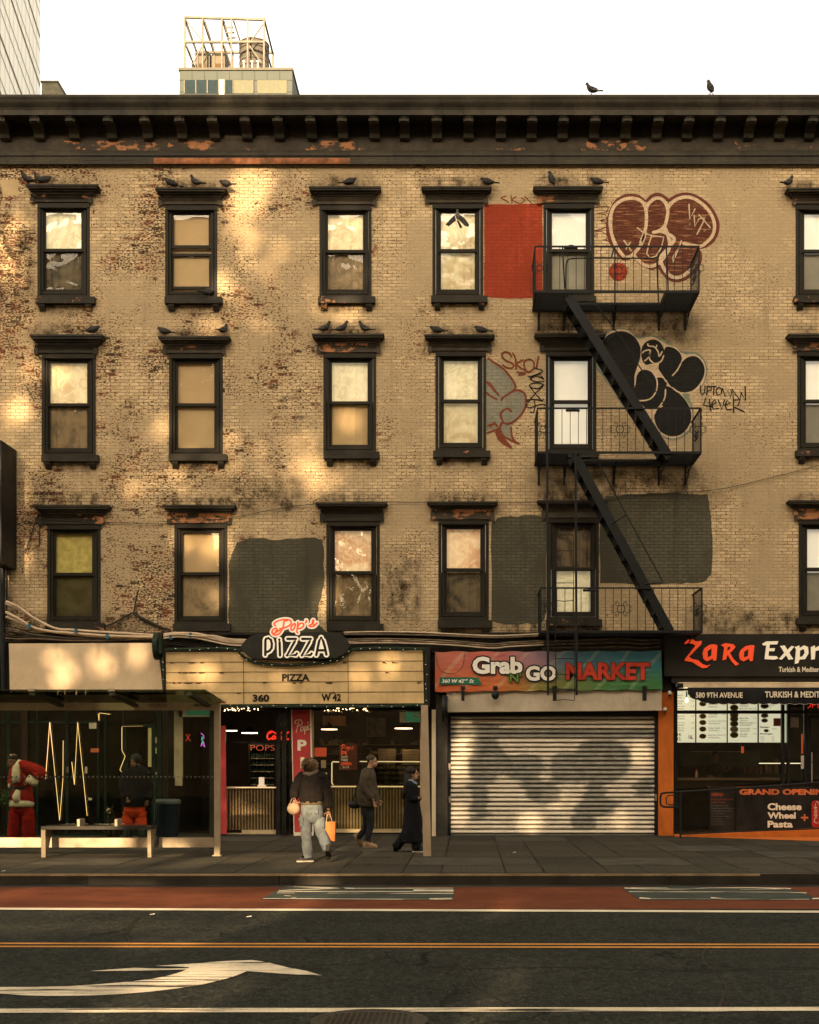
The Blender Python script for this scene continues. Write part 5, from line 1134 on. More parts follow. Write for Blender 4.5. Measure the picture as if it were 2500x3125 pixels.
def lets(t, u0,u1,v0,v1, m_o, m_i, ob, ib, y, nm, grow=4.2):
    om = MB()
    for k in range(12):
        a_ = k*pi/6; om.ptext(t,u0+grow*cos(a_),u1+grow*cos(a_),v0+grow*sin(a_),v1+grow*sin(a_),y-.0001*k,0,ib)
    obj(nm+'_outline', om, m_o, bn); obj(nm+'_face', MB().ptext(t,u0,u1,v0,v1,y-.004,0,ib), m_i, bn)
lets('Grab',1442,1595,2004,2057, BLK, WHITE, .09, .045, LY, 'word'); 
lets('GO',1605,1698,2032,2078, BLK, WHITE, .09, .045, LY-.006, 'word')
lets("N'",1556,1591,2054,2082, BLK, mat('olive_green_letter',(.10,.17,.03),.5), .07, .03, LY-.010, 'word', 2)
lets('MARKET',1727,1984,2022,2075, mat('dark_red_shadow',(.09,.02,.01),.5), mat('banner_red_letter',(.50,.05,.025),.5), .05, .04, LY, 'word', 2)
obj('address_tag', MB().ppoly([(1342,2067),(1458,2067),(1471,2089),(1342,2089)],LY), mat('dark_green_tag',(.02,.12,.07),.5), bn)
obj('address', MB().ptext('360 W 42',1348,1416,2073,2084,LY-.004,0,.02,.25).ptext('nd',1417,1428,2071,2077,LY-.004,0,.02,.25).ptext('St',1432,1447,2073,2084,LY-.004,0,.02,.25), WHITE, bn)
tag(obj('cable', MB().tube([P(u,v,BY-.06) for u,v in smoothp([(1330,1992),(1334,2022),(1348,2048),(1378,2056),(1402,2046),(1415,2022),(1417,1990)])],.006,5), CABD), 'thin dark wire looped over the orange end of the market banner', 'cable')
for i,(u,l) in enumerate(((1413,'leftmost dark floodlight clipped under the market banner'),(1512,'second dark floodlight from left under the market banner'),(1694,'third dark floodlight, behind the foot of the drop ladder'),(1969,'rightmost dark floodlight under the market banner'))):
    t = thing('floodlight', l, 'lamp', P(u,2130,-.5), 'floodlights above the shutter')
    obj('arm', MB().pb(u-2,u+2,2100,2118,-.50,-.36), BLK, t)
    obj('housing', MB().pb(u-(5 if i!=1 else 8),u+(5 if i!=1 else 8),2108,2138,-.62,-.45) if i != 1 else MB().ball(P(u,2121,-.5),.085,.07,.10), BLK, t)
    obj('clamp', MB().pb(u-7,u+7,2094,2104,-.48,-.36), BLK, t)
cu_ = tag(obj('round_light_box', MB().lathe((0,0,0),[(0,0),(.30,0),(.30,.06),(.27,.09),(.28,.12),(0,.12)],26), BLK), 'dark round sign edge hanging on the grey pillar', 'sign')
cu_.data.transform(Matrix.Rotation(pi/2,4,'Y')); cu_.location = (X(1350,-.45)+.0,-.45,Z(2163,-.45))
for nm,(u,v),l in (('security_camera',(2044,2120),'small white dome camera on the orange pillar'),('security_camera',(2030,2170),'small white bullet camera at the shutter corner')):
    t = thing(nm, l, 'camera', P(u,v,-.2)); obj('housing', MB().ball(P(u,v-5,-.2),.045,.06,.05).pb(u-3,u+3,v-10,v+2,-.18,-.12), WHITE, t); obj('lens', MB().ball(P(u,v+2,-.23),.022), BLK, t)

# ---------------- restaurant ----------------
rs = thing('restaurant_storefront', 'black-framed glazed restaurant front with lit menu boards inside', 'storefront', (X(2300),0,0))
NM = mat('black_mullion',(.014,.013,.012),.35)
mb = MB()
for u,w in ((2058,10),(2386,9),(2404,8),(2455,10),(2620,9),(2760,10)): mb.pb(u,u+w,2100,2556,-.05,.05)
mb.pb(2058,2770,2168,2178,-.051,.051); mb.pb(2058,2405,2545,2556,-.051,.051); mb.pb(2058,2770,2096,2108,-.051,.051)
obj('mullion', mb, NM, rs)
obj('window_glass', MB().box(X(2064),X(2760),.0,.004,Z(2545),Z(2108)), GLS, rs)
obj('ceiling_panel', MB().box(X(2062),X(2770),.06,5.4,Z(2088),Z(2085)), BLK, rs)
obj('back_wall', MB().box(X(2062),X(2770),4.2,4.3,0,Z(2090)), mat('dark_green_interior',(.04,.04,.028),.7,var=.5,vs=1.3), rs)
obj('floor', MB().box(X(2062),X(2770),.06,4.2,0,.12), FLR, rs)
sgn = thing('restaurant_sign', 'long black fascia sign with red and cream words above the awning', 'sign', (X(2400),-.2,Z(2060)))
obj('board', MB().pb(2028,2900,1935,2064,-.34,-.07).pb(2050,2900,2064,2084,-.28,-.07), mat('black_sign_fascia',(.022,.019,.014),.55,var=.25,vs=2,dirt=.3), sgn)
GZ = (1950,1900,2.8745); ZY = -.37
REDZ = emis('restaurant_red_letter',(.80,.065,.012),.55)
def cal(mb, pl):
    for i,p in enumerate(pl): mb.ppoly(gq(p,GZ), ZY-.0006*i, .028)
mb = MB()
cal(mb, [[(402,180),(430,150),(470,146),(500,165),(555,160),(548,190),(440,300),(470,320),(520,330),(560,365),(600,378),(632,366),(600,395),(560,400),(515,375),(470,345),(402,335),(410,315),(500,200),(470,185),(430,180),(408,190)],
 [(560,270),(575,225),(620,195),(660,190),(690,200),(680,330),(655,335),(650,315),(600,340),(570,320)],
 [(722,195),(760,180),(830,190),(850,215),(820,250),(800,265),(830,320),(880,365),(850,378),(815,340),(780,280),(765,325),(735,330),(750,220)],
 [(880,280),(895,240),(940,205),(985,198),(1015,200),(1000,335),(975,340),(970,315),(920,340),(890,325)]])
obj('red_word', mb, REDZ, sgn)
mb = MB()
for i,p in enumerate([[(605,250),(640,225),(635,290),(605,305)],[(780,215),(805,210),(800,235),(775,245)],[(925,255),(962,232),(957,295),(922,305)]]): mb.ppoly(gq(p,GZ), ZY-.004-.0005*i)
obj('letter_counter', mb, mat('black_sign_fascia',(.022,.019,.014)), sgn)
mb = MB()
cal(mb, [[(1085,185),(1120,165),(1225,163),(1215,190),(1150,192),(1145,225),(1195,225),(1190,250),(1142,250),(1138,292),(1210,295),(1225,315),(1190,325),(1105,320),(1120,200),(1092,200)],
 [(1240,205),(1280,200),(1305,240),(1340,205),(1365,210),(1320,265),(1355,320),(1315,325),(1295,285),(1255,325),(1230,320),(1278,265),(1255,225)],
 [(1370,215),(1410,200),(1410,225),(1450,200),(1485,215),(1490,270),(1460,320),(1410,325),(1400,355),(1370,362),(1382,235)],
 [(1510,215),(1545,200),(1548,225),(1580,205),(1600,215),(1590,240),(1550,250),(1545,320),(1515,325)],
 [(1620,260),(1645,210),(1690,205),(1705,235),(1650,275),(1665,300),(1700,300),(1680,325),(1635,320)],[(1725,300),(1760,300),(1725,250),(1750,205),(1800,210),(1760,230),(1790,290),(1760,325),(1720,320)],[(1815,300),(1850,300),(1815,250),(1840,205),(1890,210),(1850,230),(1880,290),(1850,325),(1810,320)]])
obj('cream_word', mb, emis('restaurant_cream_letter',(.9,.74,.5),.42), sgn)
obj('letter_counter', MB().ppoly(gq([(1415,245),(1448,232),(1455,265),(1435,298),(1413,300)],GZ), ZY-.004), mat('black_sign_fascia',(.022,.019,.014)), sgn)
obj('small_words', MB().ptext('Turkish & Mediterranean',2377,2545,2035,2051,ZY+.02,.006,.02), CREAM, sgn)
aw = thing('awning', 'retracted black awning with cream case and scalloped lettered valance', 'awning', (X(2400),-.6,Z(2100)))
obj('case', MB().pb(2073,2900,2082,2085,-.58,-.30).pb(2087,2900,2086,2098,-.66,-.30), mat('cream_awning_case',(.62,.47,.29),.45), aw)
obj('end_cap', MB().pb(2074,2087,2087,2099,-.6,-.30), BLK, aw)
AY = -.72; mb = MB(); vs = []; nx = 240
for i in range(nx+1):
    u = 2100+800*i/nx; sc_ = 2.8*abs(sin((u-2100)*pi/31)); k_ = min(1,(u-2098)/70); vb = 2118+30*k_**.6+sc_-1
    if u < 2106: vb = 2120
    for j,v in enumerate((2098, 2110, vb)): vs.append((X(u,AY), AY-.012*j*sin(u*.11)+(.05 if j==0 else 0), Z(v,AY)))
mb.add(vs, [(i*3+j,i*3+j+1,(i+1)*3+j+1,(i+1)*3+j) for i in range(nx) for j in range(2)])
obj('valance', mb, mat('black_awning_canvas',(.013,.012,.011),.85,var=.3,spec=.1), aw, smooth=True)
obj('hem', MB().tube([(p[0],p[1]-.004,p[2]) for p in vs[2::3]], .004, 4), mat('pale_hem',(.4,.35,.27),.8), aw)
obj('lettering', MB().ptext('580 9TH AVENUE',2124,2267,2113,2130,AY-.045,.0,.02).ptext('TURKISH & MEDITERRANEAN',2335,2608,2110,2129,AY-.045,0,.02), CREAM, aw)
# menu boards
MBD = [(2066,2122,'leftmost lit menu board, cut by the window edge'),(2126,2218,'second lit menu board, sandwiches with prices'),(2222,2312,'third lit menu board, salads in round bowls'),(2317,2386,'fourth lit menu board headed Dessert and Beverages')]
PG = emis('lit_menu_page',(.88,.84,.66),.72); INK = mat('menu_ink',(.03,.03,.025),.8); RIN = mat('menu_red_ink',(.4,.05,.03),.8)
BOWL = [mat('bowl_food_'+n_,c_,.7,var=.6,vs=30,bump=0) for n_,c_ in (('brown',(.10,.045,.02)),('green',(.05,.09,.02)),('pale',(.30,.28,.16)))]
rr = random.Random(4)
names = [['Special','Special','Gyro Wrap','Mixed Wrap','Gyro Wrap'],['Falafel Wrap','Chicken Wrap','Cheeseburger','Lamb Gyro Turkish','Chicken Turkish','Mixed Gyro Turkish'],['','Mixed Gyro Plate','','Mediterranean Salad','Avocado Salad','Zara Salad',"Shepherd's Salad"],['Hummus','','','','','']]
MYD = 1.3
for bi,(a,b_,l) in enumerate(MBD):
    t = thing('menu_board', l, 'menu board', P((a+b_)/2,2268,MYD), 'lit menu boards in the restaurant')
    obj('case', MB().pb(a-3,b_+3,2094,2270,MYD+.012,MYD+.08), BLK, t); obj('page', MB().pb(a,b_,2098,2266,MYD,MYD+.01), PG, t)
    ink = MB(); red = MB(); y = MYD-.004
    if bi < 3:
        vv = [2132,2152,2182,2203,2224,2246] if bi == 1 else ([2150,2165,2194,2208,2226,2242] if bi == 2 else [2124,2142,2158,2188,2208,2224])
        for k,v in enumerate(vv):
            txt = names[bi][min(k,len(names[bi])-1)] or 'Mixed Plate'
            tx0 = a+(36 if bi else 2); w_ = min(len(txt)*2.4, b_-tx0-14)
            ink.ptext(txt, tx0, tx0+w_, v-4.2, v, y, 0, .015)
            for q_ in range(2): ink.add([(X(tx0,y),y,Z(v+3.4+q_*2.6,y)),(X(tx0+w_*rr.uniform(.7,1.1),y),y,Z(v+3.4+q_*2.6,y)),(X(tx0+w_*.9,y),y,Z(v+4.2+q_*2.6,y)),(X(tx0,y),y,Z(v+4.2+q_*2.6,y))],[(0,1,2,3)])
            red.ptext(rr.choice(['13.75','12.75','14.50','10.50']), b_-13, b_-3, v-4.4, v, y, 0, .0)
        if bi == 0: red.ptext('14.', a+2,a+14,2236,2247,y,0,.02); red.ptext('12.',a+2,a+14,2250,2260,y,0,.02); red.ptext('16.',b_-20,b_-6,2243,2256,y,0,.03)
    else:
        ink.ptext('Dessert',a+3,a+32,2216,2222,y,0,.03); ink.ptext('Beverages',a+3,a+42,2237,2243,y,0,.03)
        ink.ptext('Hummus',a+30,a+46,2150,2154,y,0,.01); ink.ptext('Baklava',a+40,a+55,2223,2226,y); red.ptext('8.75',a+30,a+38,2157,2161,y)
        for k in range(4): ink.ptext(['Water','Cola','Snapple','Ayran'][k],a+4,a+16,2247+k*4.5,2250+k*4.5,y); red.ptext('2.50',a+38,a+46,2247+k*4.5,2250+k*4.5,y)
        red.pb(a+44,a+68,2192,2216,y,y+.002)
    obj('print', ink, INK, t); obj('prices', red, RIN, t)
    if bi in (1,2):
        fm = MB()
        for k,v in enumerate([2128,2148,2186,2205,2225,2247] if bi == 1 else [2160,2182,2194,2209,2226,2243]):
            c = P(a+19,v,y); r_ = .075 if bi == 1 else .088; p_ = MB().add([(c.x+r_*1.15*cos(q_*pi/10),c.y-.0015-.0003*k,c.z+r_*.85*sin(q_*pi/10)) for q_ in range(20)],[tuple(range(20))])
            pl = obj('plate', p_, WHITE, t)
            obj('food', MB().add([(c.x+r_*(.9+.12*rr.random())*cos(q_*pi/10),c.y-.004-.0003*k,c.z+r_*.68*sin(q_*pi/10)) for q_ in range(20)],[tuple(range(20))]), BOWL[(0 if bi == 1 else [0,0,1,1,2,1][k])], t)
    if bi == 3:
        for (u,v,r_) in ((a+17,2155,.09),(a+17,2184,.08),(a+17,2199,.07),(a+22,2230,.055)):
            c = P(u,v,y); obj('plate', MB().add([(c.x+r_*1.1*cos(q_*pi/10),c.y-.0015,c.z+r_*.7*sin(q_*pi/10)) for q_ in range(20)],[tuple(range(20))]), mat('grey_plate',(.35,.35,.30),.6), t); obj('food', MB().add([(c.x+r_*.7*cos(q_*pi/10),c.y-.004,c.z+r_*.42*sin(q_*pi/10)) for q_ in range(20)],[tuple(range(20))]), BOWL[0], t)
tag(obj('menu_screen', MB().pb(2390,2402,2118,2266,1.6,1.64), emis('dim_menu_page',(.6,.65,.5),.7)), 'narrow slice of a lit screen between two black mullions', 'menu board')
# counter, shelves and things in the restaurant
ct = thing('service_counter','dark service counter with a steel top inside the restaurant','counter',(X(2230),1.2,0))
obj('body', MB().pb(2062,2405,2384,2552,1.1,1.8), WOOD, ct); obj('top', MB().pb(2062,2405,2374,2381,1.02,1.85), mat('worn_counter_top',(.16,.11,.07),.35), ct); obj('orange_shelf', MB().pb(2162,2330,2400,2405,.9,1.05), ORNG, ct)
hd = thing('extractor_hood','dark steel hood and shelf line with strip light behind the counter','hood',P(2250,2330,2.5))
obj('hood', MB().pb(2075,2330,2290,2340,2.6,3.4), mat('dark_steel',(.06,.06,.05),.35,.6,var=.3), hd); obj('rail', MB().pb(2110,2270,2293,2295,2.5,2.55), ALU, hd); obj('strip_light', MB().pb(2318,2448,2328.5,2331,1.9,1.95), emis('cool_strip',(1,.85,.6),1.3), hd)
cn_ = MB(); rr = random.Random(9)
for k in range(9): 
    u = 2270+k*16+rr.uniform(-3,3); h_ = rr.uniform(20,46); cn_.pb(u,u+rr.uniform(7,12),2360-h_,2360,2.2,2.4)
tag(obj('kitchen_equipment', cn_, mat('kitchen_jars',(.13,.06,.035),.4,var=.9,vs=4)), 'row of dark pots and tall jars on the back counter', 'kitchenware')
for (u,v0_,v1_,c_,l) in ((2264,2278,2298,(.8,.10,.03),'small orange-red bottle on the back shelf'),(2448,2240,2300,(.85,.13,.03),'tall orange glowing strip beside the door frame')):
    tag(obj('orange_strip', MB().pb(u,u+7,v0_,v1_,.4,.46), emis('orange_glow',(.8,.12,.03),.35)), l, 'light')
t = thing('sauce_bottle','pale pink squeeze bottle on the restaurant counter','bottle',P(2126,2374,1.2)); obj('bottle', MB().lathe(P(2126,2375,1.2),[(0,0),(.035,0),(.035,.14),(.015,.17),(0,.19)],10), mat('pink_plastic',(.5,.25,.18),.4), t); obj('nozzle', MB().lathe(P(2126,2375,1.2)+Vector((0,0,.18)),[(.012,0),(.004,.05)],8), RIN, t)
t = thing('pendant_bulb','bare warm bulb hanging at the left end of the awning inside','lamp',P(2095,2138,.5)); obj('bulb', MB().ball(P(2096,2137,.5),.032,.032,.05), emis('bare_bulb',(1,.9,.7),8), t); obj('socket', MB().tube([P(2096,2127,.5),P(2096,2110,.5)],.014,6), BLK, t)
l = lampl('bulb_light', (0,0,-.1), 3, .04); l.parent = t
tag(obj('open_neon', MB().tube([P(u,v,.15) for u,v in smoothp([(2466,2140),(2457,2146),(2458,2155),(2466,2160),(2474,2153),(2474,2143),(2466,2140)])],.009,5).tube([P(2480,2160,.15),P(2479,2143,.15),P(2488,2143,.15),P(2489,2151,.15),P(2480,2152,.15)],.009,5).tube([P(2508,2142,.15),P(2496,2142,.15),P(2497,2160,.15),P(2508,2160,.15)],.009,5).tube([P(2496,2151,.15),P(2506,2151,.15)],.009,5).tube([P(2514,2160,.15),P(2514,2142,.15),P(2528,2160,.15),P(2528,2142,.15)],.009,5), emis('red_neon_sign',(1,.035,.015),.9)), 'red neon OPEN letters at the right edge of the frame', 'neon sign')
tag(obj('door_sticker', MB().pb(2413,2438,2190,2220,-.02,-.012), mat('grey_sticker',(.22,.20,.15),.7)), 'square grey sticker on the restaurant door glass', 'sticker')
dr = thing('restaurant_door','black framed glass door with a steel pull bar','door',(X(2490),-.05,0))
obj('frame', MB().ring(2466,2600,2182,2552,10,-.05,-.01), NM, dr); obj('pull_bar', MB().tube([P(2478,2296,-.1),P(2478,2392,-.1)],.012,8), ALU, dr); obj('push_plate', MB().pb(2445,2454,2306,2346,-.07,-.052), mat('pale_label',(.45,.38,.28),.6), dr)
# grand opening banner
gb_ = thing('opening_banner','black window banner reading GRAND OPENING Cheese Wheel Pasta','banner',(X(2380),-.08,Z(2545)))
BKB = mat('black_vinyl_banner',(.02,.018,.015),.35,var=.3,vs=3,bump=.3,bs=3)
obj('vinyl', MB().ppoly([(2250,2402),(2620,2400),(2640,2545),(2245,2545)],-.085,.02), BKB, gb_)
ORL = mat('orange_banner_letter',(.62,.15,.05),.5)
obj('headline', MB().ptext('GRAND OPENING',2257,2540,2408,2426,-.093,.0,.05), ORL, gb_)
obj('words', MB().ptext('Cheese',2343,2447,2451,2473,-.093,0,.04).ptext('Wheel',2343,2429,2479,2499,-.093,0,.04).ptext('Pasta',2343,2420,2505,2526,-.093,0,.04), CREAM, gb_)
obj('plus_sign', MB().pb(2445,2467,2493,2498,-.095,-.09).pb(2453.5,2458.5,2485,2506,-.0965,-.0915), ORL, gb_)
cn = obj('drink_can', MB().ppoly([(2480,2446),(2484,2443),(2520,2443),(2524,2446),(2524,2520),(2518,2525),(2484,2525),(2478,2520),(2477,2450)],-.092), mat('can_red',(.42,.03,.02),.4), gb_)
mb = MB()
for st in ([(2494,2512),(2486,2508),(2487,2498),(2494,2496)],[(2490,2492),(2486,2488),(2491,2485),(2494,2489),(2490,2492)],[(2494,2480),(2487,2480),(2489,2474),(2494,2475)],[(2492,2470),(2487,2468),(2490,2463),(2494,2466),(2485,2462)],[(2490,2459),(2489,2453)],[(2498,2450),(2492,2446)],[(2500,2514),(2504,2480),(2500,2452)]): mb.stroke(smoothp(st), 1.8, -.0955)
obj('can_script', mb, CREAM, gb_)
wl = thing('window_menu','dark window panel with faded red and grey menu lines','menu',(X(2190),-.03,Z(2540)))
obj('panel', MB().pb(2166,2248,2400,2544,-.012,-.006), mat('dark_vinyl',(.025,.02,.016),.4,var=.4), wl)
mb = MB(); mb.ptext('MENU',2172,2208,2420,2430,-.016,0,.04); mb.ptext('Wraps on Turkish Br',2170,2240,2437,2443,-.016); mb.ptext('Falafel Wrap',2170,2212,2446,2452,-.016)
obj('red_lines', mb, mat('faded_red_print',(.28,.05,.02),.7), wl); mb = MB()
for k,t_ in enumerate(['Zara Chicken Wrap','Mixed Special Chickens','Falafel Special Lamb','Gyro Sandwich','Cheeseburger Wrap','Mixed Gyro','Falafel Wrap','Chicken Wrap']): mb.ptext(t_,2170,2170+len(t_)*3.2,2457+k*8,2462+k*8,-.016)
obj('grey_lines', mb, mat('faded_grey_print',(.15,.13,.10),.7), wl)
ramp_ = thing('entrance_ramp','low orange-painted concrete ramp rising to the right','ramp',(X(2300),-.8,0))
def wedge(u0, u1, ya, yb, h0, h1):
    x0,x1 = X(u0,ya),X(u1,ya); return MB().add([(x0,ya,0.002),(x1,ya,.002),(x1,yb,.002),(x0,yb,.002),(x0,ya,h0),(x1,ya,h1),(x1,yb,h1),(x0,yb,h0)],[(0,1,5,4),(1,2,6,5),(2,3,7,6),(3,0,4,7),(4,5,6,7),(3,2,1,0)])
obj('ramp_slab', wedge(2062,2900,-.55,-.053,.03,.30), ORNG, ramp_)
obj('orange_apron', MB().add([(X(2100,-.6),-.65,.006),(X(2500,-2.0),-2.2,.006),(X(2900,-2.2),-2.4,.006),(X(2900,-.6),-.56,.006)],[(0,1,2,3)]), ORNG, ramp_)
hr = thing('handrail','black tubular handrail looped at its left end beside the ramp','handrail',(X(2077,-.9),-.9,0))
HY = -.9; mb = MB()
mb.tube([P(u,v,HY) for u,v in smoothp([(2600,2380),(2400,2396),(2250,2406),(2077,2417),(2028,2420),(2018,2426),(2016,2440),(2017,2455),(2026,2462),(2050,2463),(2077,2464)],k=5)],.022,8)
mb.tube([P(u,v,HY) for u,v in [(2077,2424),(2040,2428),(2033,2436),(2034,2452),(2042,2456),(2077,2456)]],.014,6)
obj('rail', mb, IRON, hr); obj('post', MB().tube([P(2077,2417,HY),Vector((X(2077,HY),HY,0))],.022,8), IRON, hr); obj('post', MB().tube([P(2560,2385,HY),Vector((X(2560,HY),HY,0))],.022,8), IRON, hr)
obj('lower_rail', MB().tube([P(2077,2546,HY),P(2250,2538,HY),P(2600,2525,HY)],.015,8), IRON, hr)

# ---------------- bus shelter ----------------
bs = thing('bus_shelter', 'steel and glass bus shelter with sloping glass roof at left', 'bus shelter', (X(300,-6.3),-6.3,0))
SY = -6.3; SGY = -6.15
STL = mat('brushed_shelter_steel',(.42,.33,.22),.38,.35,var=.1,vs=5,bump=.03)
x0, x1 = X(-520,SY), X(672,SY)
obj('header_beam', MB().box(x0,x1,SY-.05,SY+.06,Z(2168,SY),Z(2145,SY)), STL, bs)
ob_ = obj('beam_lettering', MB().ptext('MN01137',593,645,2148,2157,SY-.054,0,.01).ptext('NYCBUS2',455,510,2148,2158,SY-.054,0,.01), mat('dark_decal',(.08,.065,.04),.6), bs)
mb = MB()
for (u0_,u1_) in ((655,672),): mb.box(X(u0_,SY),X(u1_,SY),SY-.045,SY+.05,.0,Z(2168,SY))
obj('post', mb, STL, bs); obj('post', MB().box(X(-500,SY),X(-483,SY),SY-.045,SY+.05,0,Z(2168,SY)), STL, bs)
obj('post', MB().box(X(640,SGY),X(654,SGY),SGY,SGY+.06,.1,Z(2168,SGY)), mat('dark_shelter_frame',(.05,.05,.035),.4,.4), bs)
obj('foot_plate', MB().box(X(650,SY),X(676,SY),SY-.08,SY+.09,.001,.02), STL, bs)
mb = MB()
for a,b_ in ((-480,138),(141,160),(164,452),(486,652)): mb.box(X(a,SGY),X(b_,SGY),SGY-.03,SGY+.03,.14,.31)
obj('bottom_rail', mb, STL, bs)
for a,b_ in ((-480,140),(162,470),(474,640)):
    obj('glass_panel', MB().box(X(a,SGY),X(b_,SGY),SGY-.004,SGY+.004,.312,Z(2170,SGY)), GSH, bs)
obj('glass_joint', MB().box(X(470,SGY),X(474,SGY),SGY-.01,SGY+.01,.3,Z(2168,SGY)).box(X(140,SGY),X(162,SGY),SGY-.01,SGY+.01,.14,.31), mat('green_glass_edge',(.03,.06,.04),.3), bs)
mb = MB(); k = 0
for u in range(-470,652,13):
    c = P(u, 2371, SGY-.008); mb.add([(c.x+.018*cos(q_*pi/5),c.y,c.z+.018*sin(q_*pi/5)) for q_ in range(10)],[tuple(range(10))])
obj('safety_dots', mb, mat('frosted_dots',(.16,.15,.12),.7), bs)
dn = -7.9; zA, zB = Z(2108,dn), Z(2146,SY)
mb = MB(); xa0,xb0 = X(-560,dn),X(628,dn)
rg = glassmat('roof_glass', .10, (.30,.34,.28))
mb.add([(xa0,dn,zA),(xb0,dn,zA),(X(686,SY),SY+.1,zB),(x0,SY+.1,zB),(xa0,dn,zA+.02),(xb0,dn,zA+.02),(X(686,SY),SY+.1,zB+.02),(x0,SY+.1,zB+.02)],[(3,2,1,0),(4,5,6,7),(0,1,5,4),(1,2,6,5),(2,3,7,6),(3,0,4,7)])
obj('roof_glass', mb, rg, bs)
mb = MB()
for uu in (97,341,576,-150): 
    mb.bar((X(uu,dn),dn,zA-.05),(X(uu,dn)-.02,SY,zB-.05),.05,.09)
    
rfm = obj('roof_arm', mb, mat('dark_shelter_frame',(.05,.05,.035),.4,.4), bs)
for uu in (97,341): obj('roof_clip', MB().box(X(uu,dn)-.05,X(uu,dn)+.05,dn-.03,dn+.02,zA-.01,zA+.03), STL, bs)
mb = MB()
for u in (142,160,219,228,250,455,460,468,475): mb.box(X(u,SY),X(u,SY)+.008,SY-.055,SY-.051,Z(2146,SY),Z(2139,SY))
bn_ = thing('bench', 'dark slatted bench with two small armrests inside the bus shelter', 'bench', (X(295,-6.6),-6.6,0))
BY_ = -6.62; bx0, bx1 = X(128,BY_), X(463,BY_)
obj('seat', MB().box(bx0,bx1,BY_-.05,BY_+.40,.475,.53), mat('dark_bench_seat',(.03,.025,.018),.5,var=.3), bn_)
for u0_,u1_ in ((128,141),(452,463)): obj('leg', MB().add([(X(u0_,BY_),BY_-.03,.0),(X(u1_,BY_),BY_-.03,0),(X(u1_,BY_),BY_+.05,0),(X(u0_,BY_),BY_+.05,0),(X(u0_-1,BY_),BY_-.03,.475),(X(u1_-1,BY_),BY_-.03,.475),(X(u1_-1,BY_),BY_+.35,.475),(X(u0_-1,BY_),BY_+.35,.475)],[(0,1,5,4),(1,2,6,5),(2,3,7,6),(3,0,4,7),(4,5,6,7),(3,2,1,0)]), mat('dull_bench_steel',(.20,.155,.10),.45,.3,var=.15,vs=5), bn_)
for u in (239,354): obj('armrest', MB().box(X(u-4,BY_),X(u+4,BY_),BY_,BY_+.3,.53,.65), STL, bn_)
tag(obj('beige_post', MB().add([(X(1292,-6.3),-6.36,0),(X(1316,-6.3),-6.36,0),(X(1316,-6.3),-6.24,0),(X(1292,-6.3),-6.24,0),(X(1285,-6.3),-6.36,Z(2152,-6.3)),(X(1306,-6.3),-6.36,Z(2152,-6.3)),(X(1306,-6.3),-6.24,Z(2152,-6.3)),(X(1285,-6.3),-6.24,Z(2152,-6.3))],[(0,1,5,4),(1,2,6,5),(2,3,7,6),(3,0,4,7),(4,5,6,7),(3,2,1,0)]), POST), 'plain beige square post standing on the sidewalk before the shop corner', 'post')
tag(obj('white_post', MB().pb(1318,1330,2166,2552,-.30,-.16), mat('ivory_post',(.60,.48,.30),.5,var=.1)), 'thin ivory upright board on the wall behind the beige post', 'post')
bin_ = thing('trash_bin','blue trash bin with a bag rim standing behind the shelter glass','trash bin',(X(512,-3),-3,0))
obj('body', MB().lathe((X(512,-3),-3,0),[(.0,.01),(.20,.01),(.24,.80),(.25,.84),(.23,.84),(.2,.7)],20), mat('dark_blue_plastic',(.009,.016,.028),.4,var=.3), bin_); obj('bag_rim', MB().lathe((X(512,-3),-3,.8),[(.255,0),(.262,.05),(.24,.09),(.22,.03)],20), mat('grey_bag',(.12,.13,.13),.35), bin_)

# ---------------- people ----------------
SKK = 1.18
def skinmesh(vs, es, sub=2, root=0):
    me = bpy.data.meshes.new('tmp'); me.from_pydata([v for v,r in vs], es, []); o = bpy.data.objects.new('tmp', me); COL.objects.link(o)
    m = o.modifiers.new('s','SKIN'); m.branch_smoothing = .6
    for sv,(v,r) in zip(me.skin_vertices[0].data, vs): sv.radius = (r*SKK,r*SKK) if not isinstance(r, tuple) else (r[0]*SKK,r[1]*SKK)
    me.skin_vertices[0].data[root].use_root = True
    if sub: s_ = o.modifiers.new('d','SUBSURF'); s_.levels = sub; s_.render_levels = sub
    bpy.context.view_layer.update()
    out = bpy.data.meshes.new_from_object(o.evaluated_get(bpy.context.evaluated_depsgraph_get()))
    bpy.data.objects.remove(o); bpy.data.meshes.remove(me); return out
def chain(J, names, rad, y):
    """names: list of chains of joint names; returns skin mesh"""
    idx = {}; vs = []; es = []
    for ch in names:
        for a in ch:
            if a not in idx:
                idx[a] = len(vs); vs.append((J[a], rad[a]))
        for a,b in zip(ch, ch[1:]): es.append((idx[a], idx[b]))
    return vs, es
def addskin(mb, J, names, rad, root=None, sub=2):
    vs, es = chain(J, names, rad, 0); me = skinmesh(vs, es, sub, 0); mb.mesh(me); bpy.data.meshes.remove(me); return mb
